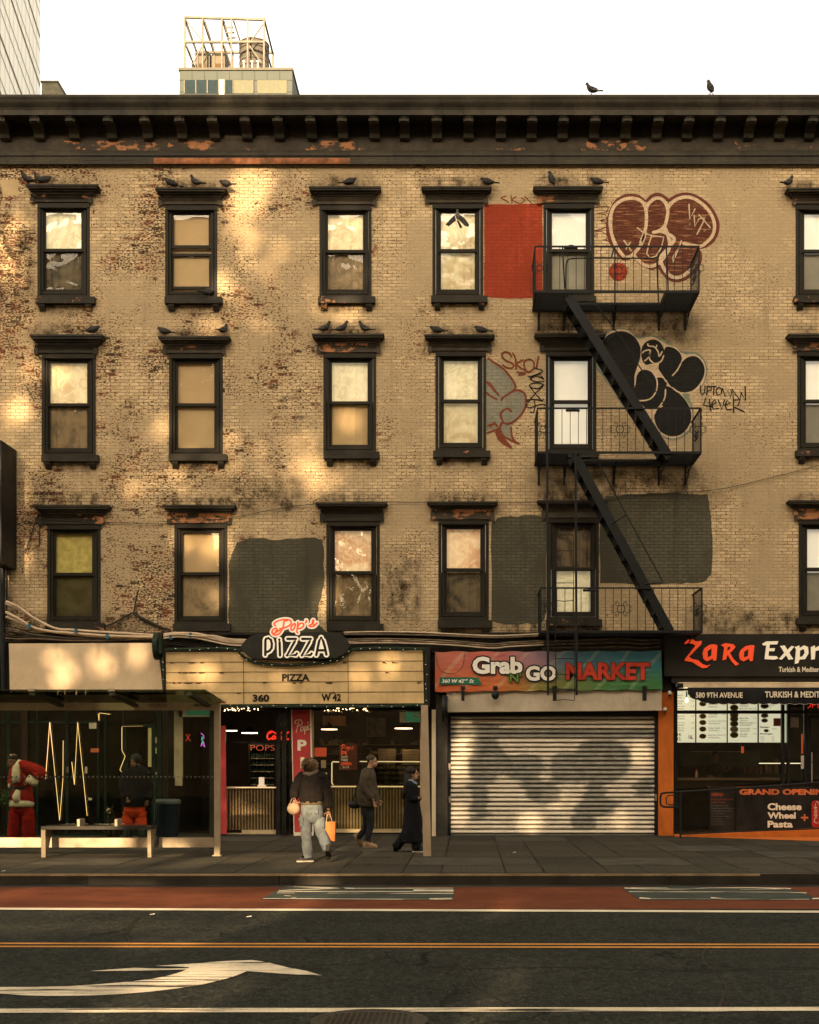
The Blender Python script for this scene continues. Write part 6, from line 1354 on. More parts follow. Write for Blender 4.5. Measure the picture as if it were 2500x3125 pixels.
def limb(mb, pts, radii, n=16, k=7, fold=.05, seed=0, flat=1.):
    p3 = [Vector(p) for p in pts]; rr = random.Random(seed); N_ = len(p3); out = []; rad = []
    for i in range(N_-1):
        g = lambda q: p3[max(0,min(N_-1,q))]
        for j in range(k):
            t = j/k; p0,p1,p2,p3_ = g(i-1),g(i),g(i+1),g(i+2)
            out.append(.5*(2*p1+(p2-p0)*t+(2*p0-5*p1+4*p2-p3_)*t*t+(3*p1-p0-3*p2+p3_)*t**3)); rad.append((radii[i]+(radii[i+1]-radii[i])*t)*(1+fold*sin(9.3*(i+t)+seed)*sin(4.1*(i+t)+2*seed)))
    out.append(p3[-1]); rad.append(radii[-1]); b0 = len(mb.v); mb.tube(out, rad, n)
    for q in range(b0, len(mb.v)):                       # cloth folds
        i = (q-b0)//n; c = out[min(i,len(out)-1)]; d = mb.v[q]-c; mb.v[q] = c+d*(1+fold*.8*sin(5*q*2*pi/n+i*.9+seed)+fold*rr.uniform(-.4,.4))
    return mb
def loft(mb, rings, n=28, k=5, fold=.035, seed=0):
    """rings: (centre, half width x, half depth y) from bottom to top"""
    R_ = [(Vector(c), a, b) for c,a,b in rings]; fine = []; N_ = len(R_)
    for i in range(N_-1):
        g = lambda q: R_[max(0,min(N_-1,q))]
        for j in range(k):
            t = j/k; cr = lambda a,b,c,d: .5*(2*b+(c-a)*t+(2*a-5*b+4*c-d)*t*t+(3*b-a-3*c+d)*t**3); q = [g(i-1),g(i),g(i+1),g(i+2)]
            fine.append((cr(q[0][0],q[1][0],q[2][0],q[3][0]), max(.01,cr(*[z[1] for z in q])), max(.01,cr(*[z[2] for z in q]))))
    fine.append(R_[-1]); vs = []; fs = []
    for i,(c,a,b) in enumerate(fine):
        for m_ in range(n):
            th = 2*pi*m_/n; f = 1+fold*sin(6*th+i*.55+seed)*(.4+.6*sin(i*.8+seed)**2)+fold*.6*sin(13*th-i*.9)
            vs.append(c+Vector((a*f*math.copysign(abs(cos(th))**.85,cos(th)), b*f*sin(th), fold*.25*sin(3*th+i))))
    for i in range(len(fine)-1):
        for m_ in range(n): fs.append((i*n+m_, i*n+(m_+1)%n, (i+1)*n+(m_+1)%n, (i+1)*n+m_))
    fs.append(tuple(range(n))[::-1]); fs.append(tuple((len(fine)-1)*n+m_ for m_ in range(n)))
    return mb.add(vs, fs)
def rg(y, *rows): return [(P(u,v,y),a,b) for u,v,a,b in rows]
def hand(mb, w, d, side, curl=.6, s=1.):
    """palm + four fingers + thumb; w wrist, d direction, side = thumb direction"""
    d = Vector(d).normalized(); t = Vector(side); t = (t-d*t.dot(d)).normalized(); n = d.cross(t)
    w = Vector(w); vs = [(w,.024*s),(w+d*.05*s,(.036*s,.017*s)),(w+d*.085*s,(.036*s,.015*s))]; me = skinmesh(vs, [(0,1),(1,2)], 1); mb.mesh(me); bpy.data.meshes.remove(me)
    for k,(off,L) in enumerate(((.028,.068),(.010,.078),(-.010,.072),(-.028,.056))):
        b0 = w+d*.085*s+t*off*s; p1 = b0+d*L*.45*s+n*curl*.012*s; p2 = p1+(d*(1-curl*.5)+n*curl)*L*.32*s; p3 = p2+(d*(1-curl)+n*curl*1.1)*L*.26*s
        mb.tube([b0-d*.02*s,p1,p2,p3], [.0095*s,.0088*s,.008*s,.006*s], 6)
    b0 = w+d*.03*s+t*.03*s; mb.tube([b0,b0+(d*.6+t)*.032*s,b0+(d+t*.7)*.058*s+n*.01*s],[.012*s,.010*s,.007*s],6)
SKIN1 = mat('brown_skin',(.20,.10,.055),.5,var=.08,bump=0); SKIN2 = mat('light_brown_skin',(.34,.19,.11),.5,var=.08,bump=0)
HAIRD = mat('dark_hair',(.014,.010,.007),.5,var=.4,vs=40,bump=.4,bs=80)
EYE = mat('eye_white',(.6,.55,.5),.3); 
def head(mb, c, fwd, s=1.):
    """head in one mesh: skull, jaw, nose, ears, neck stub"""
    f = Vector(fwd).normalized(); up = Vector((0,0,1)); r_ = f.cross(up).normalized(); R = Matrix((r_, f, up)).transposed()
    c = Vector(c)
    T = lambda x,y,z: c+R@Vector((x,y,z))*s
    mb.ball(T(0,-.01,.03), .076*s,.095*s,.100*s, 16, 12, R); mb.ball(T(0,.035,-.045), .056*s,.062*s,.070*s, 14, 10, R)
    mb.tube([T(0,.085,.025),T(0,.108,-.005),T(0,.112,-.022),T(0,.09,-.03)],[.008*s,.012*s,.015*s,.010*s],8)
    for sx in (-1,1):
        mb.ball(T(sx*.076,-.01,-.005), .010*s,.020*s,.030*s, 8, 6, R); mb.ball(T(sx*.03,.082,.022), .014*s,.008*s,.008*s, 8, 6, R)
    mb.tube([T(-.022,.094,-.060),T(0,.101,-.058),T(.022,.094,-.060)],.006*s,6)
    return T, R
def eyes(T, parent, s=1.):
    mb = MB()
    for sx in (-1,1): mb.ball(T(sx*.03,.086,.018), .010*s, n=8, m=6)
    obj('eyes', mb, HAIRD, parent)

def person(label, y, J, fwd, mats, hands=(), **kw):
    t = thing('person', label, 'person', (J['ankL'].x*.5+J['ankR'].x*.5, y, 0)); return t
def slim(R): return {k:(v if isinstance(v,tuple) else v*(.62 if k[:2] in ('hi','kn','an','pe','sp') else .85 if k[:2] in ('ch','sh','el') else 1)) for k,v in R.items()}
def jj(d, y): return {k: P(v[0], v[1], y+(v[2] if len(v) > 2 else 0)) for k, v in d.items()}

# 1. walker seen from behind, fur hat, cropped dark jacket, cargo jeans, bags
Y1 = 20.8-D0
J = jj(dict(pel=(953,2462),spi=(953,2425),che=(951,2388),nek=(948,2362),hea=(945,2343,.02),shL=(920,2375,0),elL=(901,2412,-.03),wrL=(899,2440,-.08),shR=(982,2375,0),elR=(1000,2425,.03),wrR=(1003,2474,.0),
            hipL=(937,2470),knL=(935,2535,-.05),ankL=(941,2618,-.02),hipR=(968,2470),knR=(978,2537,-.05),ankR=(1001,2592,-.30),toL=(925,2626,-.04),toR=(999,2626,-.20)), Y1)
R = dict(pel=.12,spi=.115,che=.13,nek=.05,hea=.05,shL=.07,elL=.042,wrL=.027,shR=.07,elR=.042,wrR=.027,hipL=.09,knL=.06,ankL=.04,hipR=.09,knR=.06,ankR=.04)
t = person('person walking away in a fur hat, cropped black jacket and faded cargo jeans', Y1, J, None, None)
bd = MB(); CH = [['pel','spi','che','nek','hea'],['che','shL','elL','wrL'],['che','shR','elR','wrR'],['pel','hipL','knL','ankL'],['pel','hipR','knR','ankR']]
addskin(bd, J, CH, slim(R)); T_,_ = head(bd, J['hea']+Vector((0,-.01,.03)), (-.25,1,0), 1.05)
hand(bd, J['wrL'], (0,0,-1), (1,-.2,0), .9); hand(bd, J['wrR'], (.0,0,-1), (-1,-.2,0), .9)
obj('body', bd, SKIN1, t, True)
RJ = dict(R, spi=(.175,.15), che=(.185,.14), nek=.085, shL=.105, elL=.080, wrL=.058, shR=.105, elR=.080, wrR=.058); J2 = dict(J); J2['hem'] = J['spi'].lerp(J['pel'], .62); RJ['hem'] = (.165,.14); J2['cfL'] = J['wrL']+Vector((0,0,.02)); J2['cfR'] = J['wrR']+Vector((0,0,.04)); RJ['cfL'] = RJ['cfR'] = .055
FURJ = mat('black_fleece_jacket',(.010,.007,.005),.95,var=.5,vs=25,bump=.8,bs=50,spec=.15)
jk = loft(MB(), rg(Y1,(951,2452,.165,.13),(951,2446,.195,.145),(951,2424,.205,.15),(951,2390,.205,.15),(950,2372,.185,.125),(948,2360,.10,.09),(947,2354,.06,.06)), fold=.04, seed=1); limb(jk,[J['shL']+Vector((.04,0,.0)),J['shL'],J['elL'],J2['cfL']],[.09,.098,.085,.062],seed=2,fold=.07); limb(jk,[J['shR']+Vector((-.04,0,0)),J['shR'],J['elR'],J2['cfR']],[.09,.098,.085,.062],seed=3,fold=.07)
jo = obj('jacket', jk, FURJ, t, True)
obj('waistband', loft(MB(), rg(Y1,(951,2456,.175,.135),(951,2452,.188,.142),(951,2444,.188,.142),(951,2442,.17,.13)), fold=.01), mat('olive_knit_band',(.10,.07,.035),.9,bump=.4,bs=60), jo)
DEN = mat('faded_blue_denim',(.11,.12,.115),.85,var=.35,vs=5,bump=.5,bs=25,dirt=.0); RT = dict(R, pel=(.155,.13), hipL=.125, hipR=.125, knL=.098, knR=.100, ankL=.088, ankR=.080)
J3 = dict(J); J3['pel'] = J['pel']+Vector((0,0,-.0)); J3['wst'] = J2['hem']+Vector((0,0,.03)); RT['wst'] = (.145,.12); J3['miL'] = J['knL'].lerp(J['ankL'],.5); RT['miL'] = .092; J3['miR'] = J['knR'].lerp(J['ankR'],.5); RT['miR'] = .090
cj = loft(MB(), rg(Y1,(953,2512,.10,.10),(953,2500,.165,.13),(953,2480,.185,.142),(952,2460,.175,.135),(952,2449,.155,.12)), fold=.02, seed=4); limb(cj,[P(938,2492,Y1),J['knL'],J3['miL'],P(941,2618,Y1-.02)],[.100,.086,.086,.080],seed=5,fold=.06); limb(cj,[P(968,2492,Y1),J['knR'],J3['miR'],P(1000,2596,Y1-.26)],[.100,.086,.084,.076],seed=6,fold=.06)
tr = obj('cargo_jeans', cj, DEN, t, True)
for u,v in ((922,2508),(985,2510)): 
    c = P(u,v,Y1-.05); obj('cargo_pocket', loft(MB(), [(c+Vector((0,0,-.09)),.035,.06),(c+Vector((0,0,-.07)),.045,.075),(c+Vector((0,0,.06)),.042,.075),(c+Vector((0,0,.08)),.03,.06)], n=12, k=2), DEN, tr)
for u in (944,963):
    c = P(u,2474,Y1-.150); obj('back_pocket', MB().box(c.x-.04,c.x+.04,c.y+.0,c.y+.012,c.z-.05,c.z+.05), DEN, tr)
SOLE = mat('white_rubber_sole',(.38,.33,.25),.6); SHB = mat('black_white_sneaker',(.03,.024,.02),.6)
def shoe(ank, toe, mt, ms, t, w=.05, flat=True):
    d = (toe-ank); d.z = 0 if flat else d.z; d = d.normalized(); up = Vector((0,0,1)) if flat else Vector((0,-1,.25)).normalized(); sd_ = d.cross(up).normalized(); up = sd_.cross(d).normalized()
    base = ank - up*(.075) if not flat else Vector((ank.x,ank.y,.0))
    def loop(z, g, L0=-.085, L1=.19):
        o = []
        for a,w_ in ((L0,.7),(L0+.03,.95),(.02,.85),(.10,1.05),(L1-.035,.9),(L1,.45)): o.append((a,w_))
        return [base+d*a+sd_*w*w_*g+up*z for a,w_ in o]+[base+d*a-sd_*w*w_*g+up*z for a,w_ in o[::-1]]
    sole = MB(); A, B = loop(.0,1), loop(.024,1.02); n = len(A); sole.add(A+B, [(i,(i+1)%n,n+(i+1)%n,n+i) for i in range(n)]+[tuple(range(n))[::-1],tuple(n+i for i in range(n))])
    upm = MB(); C, D_, E = loop(.025,.98), loop(.062,.9,-.08,.165), loop(.10,.62,-.078,.045)
    upm.add(C+D_+E, [(i,(i+1)%n,n+(i+1)%n,n+i) for i in range(n)]+[(n+i,n+(i+1)%n,2*n+(i+1)%n,2*n+i) for i in range(n)]+[tuple(2*n+i for i in range(n))])
    s_ = obj('shoe', upm, mt, t, True); obj('sole', sole, ms, s_); return s_
shoe(J['ankL'], J['toL'], SHB, SOLE, t)
shoe(P(1001,2594,Y1-.30), P(999,2640,Y1-.22), SHB, mat('dark_shoe_sole',(.05,.03,.022),.7), t, flat=False)
FUR = mat('brown_fur',(.20,.13,.07),.95,var=.7,vs=30,bump=1,bs=60,spec=.1); ht = MB(); rr = random.Random(2); hc = P(945,2333,Y1)
ht.ball(hc,.122,.122,.108,18,10)
for k in range(1500):
    a,b_ = rr.uniform(0,2*pi), math.acos(rr.uniform(-1,1)); n_ = Vector((sin(b_)*cos(a),sin(b_)*sin(a),cos(b_))); p_ = hc+Vector((n_.x*.118,n_.y*.118,n_.z*.105)); q_ = n_.orthogonal()*.006; ht.add([p_-q_,p_+q_,p_+n_*rr.uniform(.02,.035)+Vector((0,0,-.012))],[(0,1,2)])
obj('fur_hat', ht, FUR, t)
obj('collar', MB().tube([P(926,2360,Y1-.06),P(944,2363,Y1-.09),P(962,2358,Y1-.07),P(970,2350,Y1-.02)], [.025,.034,.034,.022], 8), mat('grey_collar',(.10,.075,.05),.9), t)
b = thing('handbag','cream leather handbag on the arm of the person in the fur hat','handbag',P(897,2485,Y1-.08))
c = P(896,2465,Y1-.08); obj('bag_body', MB().ball(c+Vector((0,0,-.02)),.105,.06,.095,18,12).tube([c+Vector((-.075,0,.045)),c+Vector((0,-.02,.06)),c+Vector((.075,0,.045))],.018,8), mat('cream_leather',(.27,.19,.11),.55,var=.15,vs=9), b, True)
obj('strap', MB().tube([c+Vector((-.06,0,.06)),c+Vector((-.03,0,.14)),c+Vector((.02,0,.155)),c+Vector((.06,0,.07))], .008, 6), mat('cream_leather',(.5,.37,.22)), b)
b = thing('shopping_bag','orange paper shopping bag hanging from the right hand of the person in the fur hat','shopping bag',P(1006,2566,Y1))
c = P(1006,2566,Y1); z1_ = Z(2508,Y1); mb = MB(); w_,d_ = .095,.045
mb.add([(c.x-w_,c.y-d_,c.z+.02),(c.x+w_-.01,c.y-d_,c.z-.005),(c.x+w_-.01,c.y+d_,c.z),(c.x-w_,c.y+d_,c.z+.02),(c.x-w_,c.y-d_,z1_),(c.x+w_+.005,c.y-d_-.01,z1_-.005),(c.x+w_+.005,c.y+d_,z1_),(c.x-w_,c.y+d_,z1_)],[(0,1,5,4),(1,2,6,5),(2,3,7,6),(3,0,4,7),(3,2,1,0)])
obj('bag_body', mb, mat('orange_kraft_paper',(.55,.19,.05),.7,var=.12,vs=6,bump=.4,bs=8), b)
obj('handle', MB().tube([(c.x-.05,c.y-d_,z1_),(c.x-.035,c.y-d_,z1_+.10),(c.x-.01,c.y,z1_+.135),(c.x+.02,c.y-d_,z1_+.10),(c.x+.045,c.y-d_,z1_)],.005,5), CABL, b)

# 2. man walking right
Y2 = 24.4-D0
J = jj(dict(pel=(1121,2462),spi=(1120,2425),che=(1122,2375),nek=(1130,2343),hea=(1136,2322),shL=(1118,2362,-.15),elL=(1112,2405,-.19),wrL=(1140,2445,-.20),shR=(1128,2362,.15),elR=(1135,2405,.19),wrR=(1157,2440,.12),
  hipL=(1122,2466,-.09),knL=(1131,2512,-.1),ankL=(1120,2572,-.1),hipR=(1120,2466,.09),knR=(1116,2524,.1),ankR=(1093,2558,.1),toL=(1150,2584,-.1),toR=(1104,2588,.1)), Y2)
t = person('person in brown quilted jacket and dark jeans walking right past the counter window', Y2, J, None, None)
R = dict(R, hea=.05)
bd = MB(); addskin(bd, J, CH, slim(R)); T_,_ = head(bd, J['hea']+Vector((.0,0,-.01)), (1,-.15,-.12), .98); hand(bd, J['wrL'], (.35,0,-1), (.8,.3,0), .7, .85); hand(bd, J['wrR'], (.3,0,-1), (.8,-.3,0), .7, .85)
obj('body', bd, SKIN2, t, True); eyes(T_, t)
obj('hair', MB().ball(J['hea']+Vector((-.02,0,.035)),.095,.082,.085,16,10), mat('short_grey_brown_hair',(.06,.04,.025),.8,var=.4,vs=30,bump=.5), t, True)
RJ = dict(R, spi=(.205,.205), che=(.185,.19), nek=.09, shL=.10, elL=.082, wrL=.055, shR=.09, elR=.082, wrR=.055, hem=(.205,.205)); J2 = dict(J); J2['hem'] = J['pel']+Vector((-.02,0,.05))
J2['cfL'] = J['wrL'].lerp(J['elL'],.15); J2['cfR'] = J['wrR'].lerp(J['elR'],.15); RJ['cfL'] = RJ['cfR'] = .05
jk = loft(MB(), rg(Y2,(1123,2462,.16,.18),(1123,2456,.195,.21),(1121,2430,.215,.23),(1122,2392,.175,.225),(1126,2366,.135,.20),(1129,2352,.09,.11),(1130,2344,.065,.07)), fold=.04, seed=7); limb(jk,[J['shL']+Vector((0,.05,.0)),J['shL'],J['elL'],J2['cfL']],[.10,.105,.088,.062],seed=8,fold=.07); limb(jk,[J['shR']+Vector((0,-.05,0)),J['shR'],J['elR'],J2['cfR']],[.10,.105,.088,.062],seed=9,fold=.07)
obj('jacket', jk, mat('brown_quilted_jacket',(.055,.040,.022),.8,var=.4,vs=9,bump=.7,bs=22,spec=.2), t, True)
DJ = mat('dark_jeans',(.018,.018,.018),.85,var=.4,vs=8,bump=.4); RT = dict(R, pel=(.13,.15), hipL=.10, hipR=.10, knL=.075, knR=.072, ankL=.05, ankR=.05)
cj = loft(MB(), rg(Y2,(1121,2496,.08,.10),(1121,2478,.12,.15),(1121,2455,.12,.15)), fold=.02); limb(cj,[P(1123,2480,Y2-.08),J['knL'],J['ankL']],[.095,.068,.050],seed=10,fold=.05); limb(cj,[P(1120,2480,Y2+.08),J['knR'],J['ankR']],[.095,.068,.050],seed=11,fold=.05)
obj('jeans', cj, DJ, t, True)
TAN = mat('tan_boot',(.27,.17,.09),.7,var=.15)
shoe(P(1122,2580,Y2-.1), P(1150,2584,Y2-.1), TAN, TAN, t, .052)
obj('boot_shaft', MB().tube([P(1120,2566,Y2-.1),P(1122,2580,Y2-.1)],.055,10), TAN, t)
shoe(P(1090,2556,Y2+.1), P(1108,2584,Y2+.1), TAN, TAN, t, .05, flat=False)
b = thing('shoulder_bag','black shoulder bag behind the person in the brown jacket','bag',P(1080,2470,Y2)); obj('bag_body', MB().ball(P(1083,2455,Y2),.13,.09,.085,14,10), BLK, b, True); obj('strap', MB().tube([P(1076,2450,Y2-.05),P(1090,2400,Y2-.2),P(1120,2352,Y2-.19),P(1135,2360,Y2-.1)],.012,5), BLK, b)

# 3. woman in long black coat walking right
Y3 = 23.1-D0
J = jj(dict(pel=(1258,2468),spi=(1257,2432),che=(1254,2400),nek=(1255,2382),hea=(1259,2362),shL=(1250,2397,-.14),elL=(1256,2436,-.17),wrL=(1282,2436,-.18),shR=(1258,2397,.14),elR=(1266,2436,.16),wrR=(1286,2436,.1),
  hipL=(1259,2475,-.08),knL=(1272,2530,-.08),ankL=(1270,2590,-.08),hipR=(1256,2475,.08),knR=(1240,2540,.08),ankR=(1208,2588,.08),toL=(1290,2602,-.08),toR=(1200,2600,.08)), Y3)
t = person('person with long dark hair in a long black coat and pale blue scarf walking right', Y3, J, None, None)
bd = MB(); RW = {k:(v if isinstance(v,tuple) else v*.88) for k,v in R.items()}; addskin(bd, J, CH, slim(RW)); T_,_ = head(bd, J['hea']+Vector((.01,0,0)), (1,-.1,-.05), .95); hand(bd, J['wrL'], (1,0,.2), (0,0,1), .8, .9); hand(bd, J['wrR'], (1,0,.1), (0,0,1), .8, .9)
obj('body', bd, SKIN2, t, True); eyes(T_, t)
hh = MB().ball(J['hea']+Vector((-.022,0,.045)),.105,.092,.095,16,10); hh.tube([J['hea']+Vector((-.07,-.03,.0)),P(1243,2392,Y3-.06),P(1236,2418,Y3-.08),P(1230,2440,Y3-.06)],[.075,.06,.045,.02],10); hh.tube([J['hea']+Vector((-.06,.03,.0)),P(1240,2400,Y3+.05),P(1228,2425,Y3+.05)],[.07,.05,.02],10)
obj('long_hair', hh, HAIRD, t, True)
obj('scarf', MB().tube([P(1244,2380,Y3-.07),P(1256,2386,Y3-.10),P(1268,2392,Y3-.03),P(1262,2386,Y3+.06)],.035,8), mat('pale_blue_scarf',(.16,.22,.25),.9), t, True)
COAT = mat('black_wool_coat',(.009,.009,.010),.95,var=.3,vs=8,bump=.3,spec=.1)
J2 = dict(J); J2.update(c1=P(1258,2470,Y3),c2=P(1258,2510,Y3),c3=P(1256,2545,Y3),c4=P(1256,2568,Y3)); RC = dict(RW, spi=(.145,.16), che=(.135,.16), nek=.07, shL=.08, shR=.08, elL=.065, elR=.065, wrL=.05, wrR=.05, c1=(.165,.17), c2=(.19,.18), c3=(.215,.19), c4=(.215,.19))
jk = loft(MB(), rg(Y3,(1258,2572,.17,.17),(1258,2568,.195,.195),(1258,2540,.185,.19),(1260,2490,.16,.18),(1259,2450,.135,.17),(1257,2415,.13,.175),(1256,2398,.11,.16),(1256,2388,.07,.08)), fold=.05, seed=12); limb(jk,[J['shL']+Vector((0,.05,0)),J['shL'],J['elL'],J['wrL']+Vector((-.03,0,0))],[.07,.08,.066,.05],seed=13,fold=.06); limb(jk,[J['shR']+Vector((0,-.05,0)),J['shR'],J['elR'],J['wrR']+Vector((-.03,0,0))],[.07,.08,.066,.05],seed=14,fold=.06)
obj('coat', jk, COAT, t, True)
cj = MB(); limb(cj,[P(1262,2500,Y3-.06),J['knL'],J['ankL']],[.09,.085,.082],seed=15); limb(cj,[P(1254,2500,Y3+.06),J['knR'],J['ankR']],[.09,.085,.080],seed=16)
obj('trousers', cj, COAT, t, True)
shoe(P(1272,2596,Y3-.08), P(1290,2600,Y3-.08), BLK, SOLE, t, .042); shoe(P(1205,2586,Y3+.08), P(1210,2606,Y3+.08), BLK, TAN, t, .042, flat=False)

# 4. person in Santa suit
Y4 = 24.5-D0
SRED = mat('red_santa_fleece',(.28,.012,.008),.95,var=.25,vs=10,bump=.6,bs=50,spec=.1); SWH = mat('white_fleece_trim',(.62,.50,.34),.95,var=.12,vs=14,bump=.7,bs=60)
J = jj(dict(pel=(66,2450),spi=(64,2410),che=(60,2360),nek=(46,2336),hea=(38,2322,-.02),shL=(72,2338,-.10),elL=(122,2356,-.14),wrL=(92,2388,-.22),shR=(46,2350,.08),elR=(36,2384,.05),wrR=(36,2402,-.12),
  hipL=(82,2460),knL=(86,2505,-.03),ankL=(88,2570),hipR=(48,2460),knR=(46,2505,-.03),ankR=(40,2570),toL=(96,2580,-.1),toR=(34,2580,-.1)), Y4)
t = person('person in red and white Santa suit, arm bent at chest, behind the shelter glass', Y4, J, None, None)
bd = MB(); addskin(bd, J, CH, slim(R)); T_,_ = head(bd, J['hea'], (-.6,-1,-.35), 1.0); hand(bd, J['wrL'], (-1,0,-.2), (0,0,1), .8); hand(bd, J['wrR'], (0,-.3,.9), (1,0,0), .6)
obj('body', bd, SKIN1, t, True); eyes(T_, t)
obj('black_cap', MB().ball(J['hea']+Vector((0,.02,.055)),.098,.10,.07,16,10), BLK, t, True); obj('cap_badge', MB().ball(J['hea']+Vector((-.01,-.06,.11)),.02), PAP, t)
J2 = dict(J); J2['hem'] = J['pel']+Vector((0,0,.02)); RJ = dict(R, spi=(.17,.15), che=(.18,.16), nek=.085, shL=.125, elL=.115, shR=.10, elR=.08, hem=(.20,.17)); J2['cfL'] = J['elL'].lerp(J['wrL'],.45); RJ['cfL'] = .105; J2['cfR'] = J['elR'].lerp(J['wrR'],.4); RJ['cfR'] = .08
jk = loft(MB(), rg(Y4,(67,2452,.18,.15),(67,2446,.225,.19),(67,2425,.205,.175),(66,2405,.185,.165),(66,2370,.20,.18),(64,2345,.19,.165),(54,2332,.10,.10)), fold=.03, seed=17); limb(jk,[J['shL']+Vector((-.05,0,0)),J['shL'],J['elL'],J2['cfL']],[.11,.115,.115,.10],seed=18,fold=.05); limb(jk,[J['shR']+Vector((.03,0,0)),J['shR'],J['elR'],J2['cfR']],[.09,.10,.08,.07],seed=19,fold=.05)
sj = obj('jacket', jk, SRED, t, True)
def trim(pts, r, nm='white_trim'): return obj(nm, MB().tube(pts, r, 10), SWH, sj, True)
trim([P(62,2322,Y4-.10),P(50,2345,Y4-.19),P(48,2370,Y4-.20),P(50,2388,Y4-.19)], [.05,.075,.08,.07])
trim([P(56,2412,Y4-.15),P(50,2430,Y4-.18),P(52,2448,Y4-.19)], [.05,.075,.07])
trim([P(84,2375,Y4-.20),P(100,2384,Y4-.19),P(112,2392,Y4-.19)], [.08,.08,.07]); trim([P(32,2396,Y4-.05),P(38,2400,Y4-.08)],[.06,.06])
obj('hem_trim', MB().lathe(J2['hem']+Vector((0,0,-.10)),[(.18,0),(.225,.01),(.232,.06),(.222,.12),(.18,.13)],24), SWH, sj, True)
obj('belt', MB().lathe(P(64,2405,Y4),[(.16,-.035),(.185,-.03),(.185,.03),(.16,.035)],24), BLK, sj)
cj = loft(MB(), rg(Y4,(66,2490,.14,.12),(66,2470,.215,.17),(66,2448,.20,.165)), fold=.02); limb(cj,[P(84,2475,Y4),J['knL'],J['ankL']],[.125,.125,.115],seed=20,fold=.06); limb(cj,[P(48,2475,Y4),J['knR'],J['ankR']],[.125,.125,.115],seed=21,fold=.06)
obj('trousers', cj, SRED, t, True)
shoe(P(90,2575,Y4), P(95,2580,Y4-.2), BLK, BLK, t); shoe(P(40,2575,Y4), P(36,2580,Y4-.2), BLK, BLK, t)
# green bunch held
b = thing('green_bouquet','dim bunch of green leaves held low by the person in the Santa suit','plant',P(14,2455,Y4-.1)); mb = MB(); rr = random.Random(6)
for k in range(120):
    p_ = P(24,2430,Y4-.15)+Vector((rr.gauss(-.04,.05),rr.gauss(0,.04),rr.gauss(-.04,.07))); d_ = Vector((rr.gauss(-1,1),rr.gauss(0,1),rr.gauss(0,1))).normalized()*.05; q_ = d_.orthogonal().normalized()*.008; mb.add([p_,p_+d_*.5+q_,p_+d_,p_+d_*.5-q_],[(0,1,2,3)])
obj('leaves', mb, mat('dim_green_leaf',(.05,.08,.02),.7,var=.5,vs=20), b); obj('stem', MB().tube([P(34,2410,Y4-.12),P(20,2440,Y4-.12),P(12,2458,Y4-.12)],.01,5), mat('dim_green_leaf',(.05,.08,.02)), b)

# 5. person bent over in orange-red trousers
Y5 = 24.8-D0
J = jj(dict(pel=(410,2458),spi=(416,2420,-.04),che=(424,2370,-.06),nek=(420,2338,-.08),hea=(412,2322,-.10),shL=(392,2355,-.05),elL=(378,2395,-.1),wrL=(390,2430,-.2),shR=(452,2360,-.05),elR=(464,2405,-.05),wrR=(452,2440,-.12),
  hipL=(392,2462),knL=(391,2505,-.05),ankL=(390,2570),hipR=(428,2462),knR=(430,2505,-.05),ankR=(434,2570),toL=(388,2580,-.2),toR=(436,2580,-.2)), Y5)
t = person('person in bulky black jacket and bright orange-red trousers behind the shelter glass', Y5, J, None, None)
bd = MB(); addskin(bd, J, CH, slim(R)); T_,_ = head(bd, J['hea'], (-.5,-1,-.4), 1.0); hand(bd, J['wrL'], (.2,-.3,-1), (1,0,0), .8); hand(bd, J['wrR'], (-.3,-.3,-1), (-1,0,0), .8)
obj('body', bd, SKIN1, t, True); eyes(T_, t); obj('hood', MB().ball(J['hea']+Vector((.015,.03,.03)),.115,.11,.12,16,10), BLK, t, True)
J2 = dict(J); J2['hem'] = J['pel']+Vector((0,0,.04))
jk = loft(MB(), rg(Y5-.04,(411,2460,.19,.16),(411,2454,.225,.18),(414,2425,.27,.20),(421,2380,.265,.20),(422,2350,.20,.17),(417,2334,.10,.10)), fold=.05, seed=22); limb(jk,[J['shL'],J['elL'],J['wrL']],[.12,.11,.075],seed=23,fold=.07); limb(jk,[J['shR'],J['elR'],J['wrR']],[.12,.11,.075],seed=24,fold=.07)
obj('jacket', jk, COAT, t, True)
ORT = mat('orange_red_trousers',(.55,.055,.012),.85,var=.2,vs=7,bump=.6,bs=14)
J3 = dict(J); J3['ankL'] = J['knL'].lerp(J['ankL'],.28); J3['ankR'] = J['knR'].lerp(J['ankR'],.28)
cj = loft(MB(), rg(Y5,(411,2494,.13,.12),(411,2475,.205,.17),(410,2452,.18,.15)), fold=.02); limb(cj,[P(394,2478,Y5),P(392,2502,Y5),P(391,2526,Y5)],[.115,.115,.11],seed=25,fold=.09); limb(cj,[P(428,2478,Y5),P(429,2502,Y5),P(432,2526,Y5)],[.115,.115,.11],seed=26,fold=.09)
obj('trousers', cj, ORT, t, True)
obj('boots', MB().tube([P(390,2522,Y5-.03),P(390,2560,Y5),P(390,2578,Y5-.02)],[.08,.07,.06],10).tube([P(432,2522,Y5-.03),P(434,2560,Y5),P(434,2578,Y5-.02)],[.08,.07,.06],10), BLK, t, True)
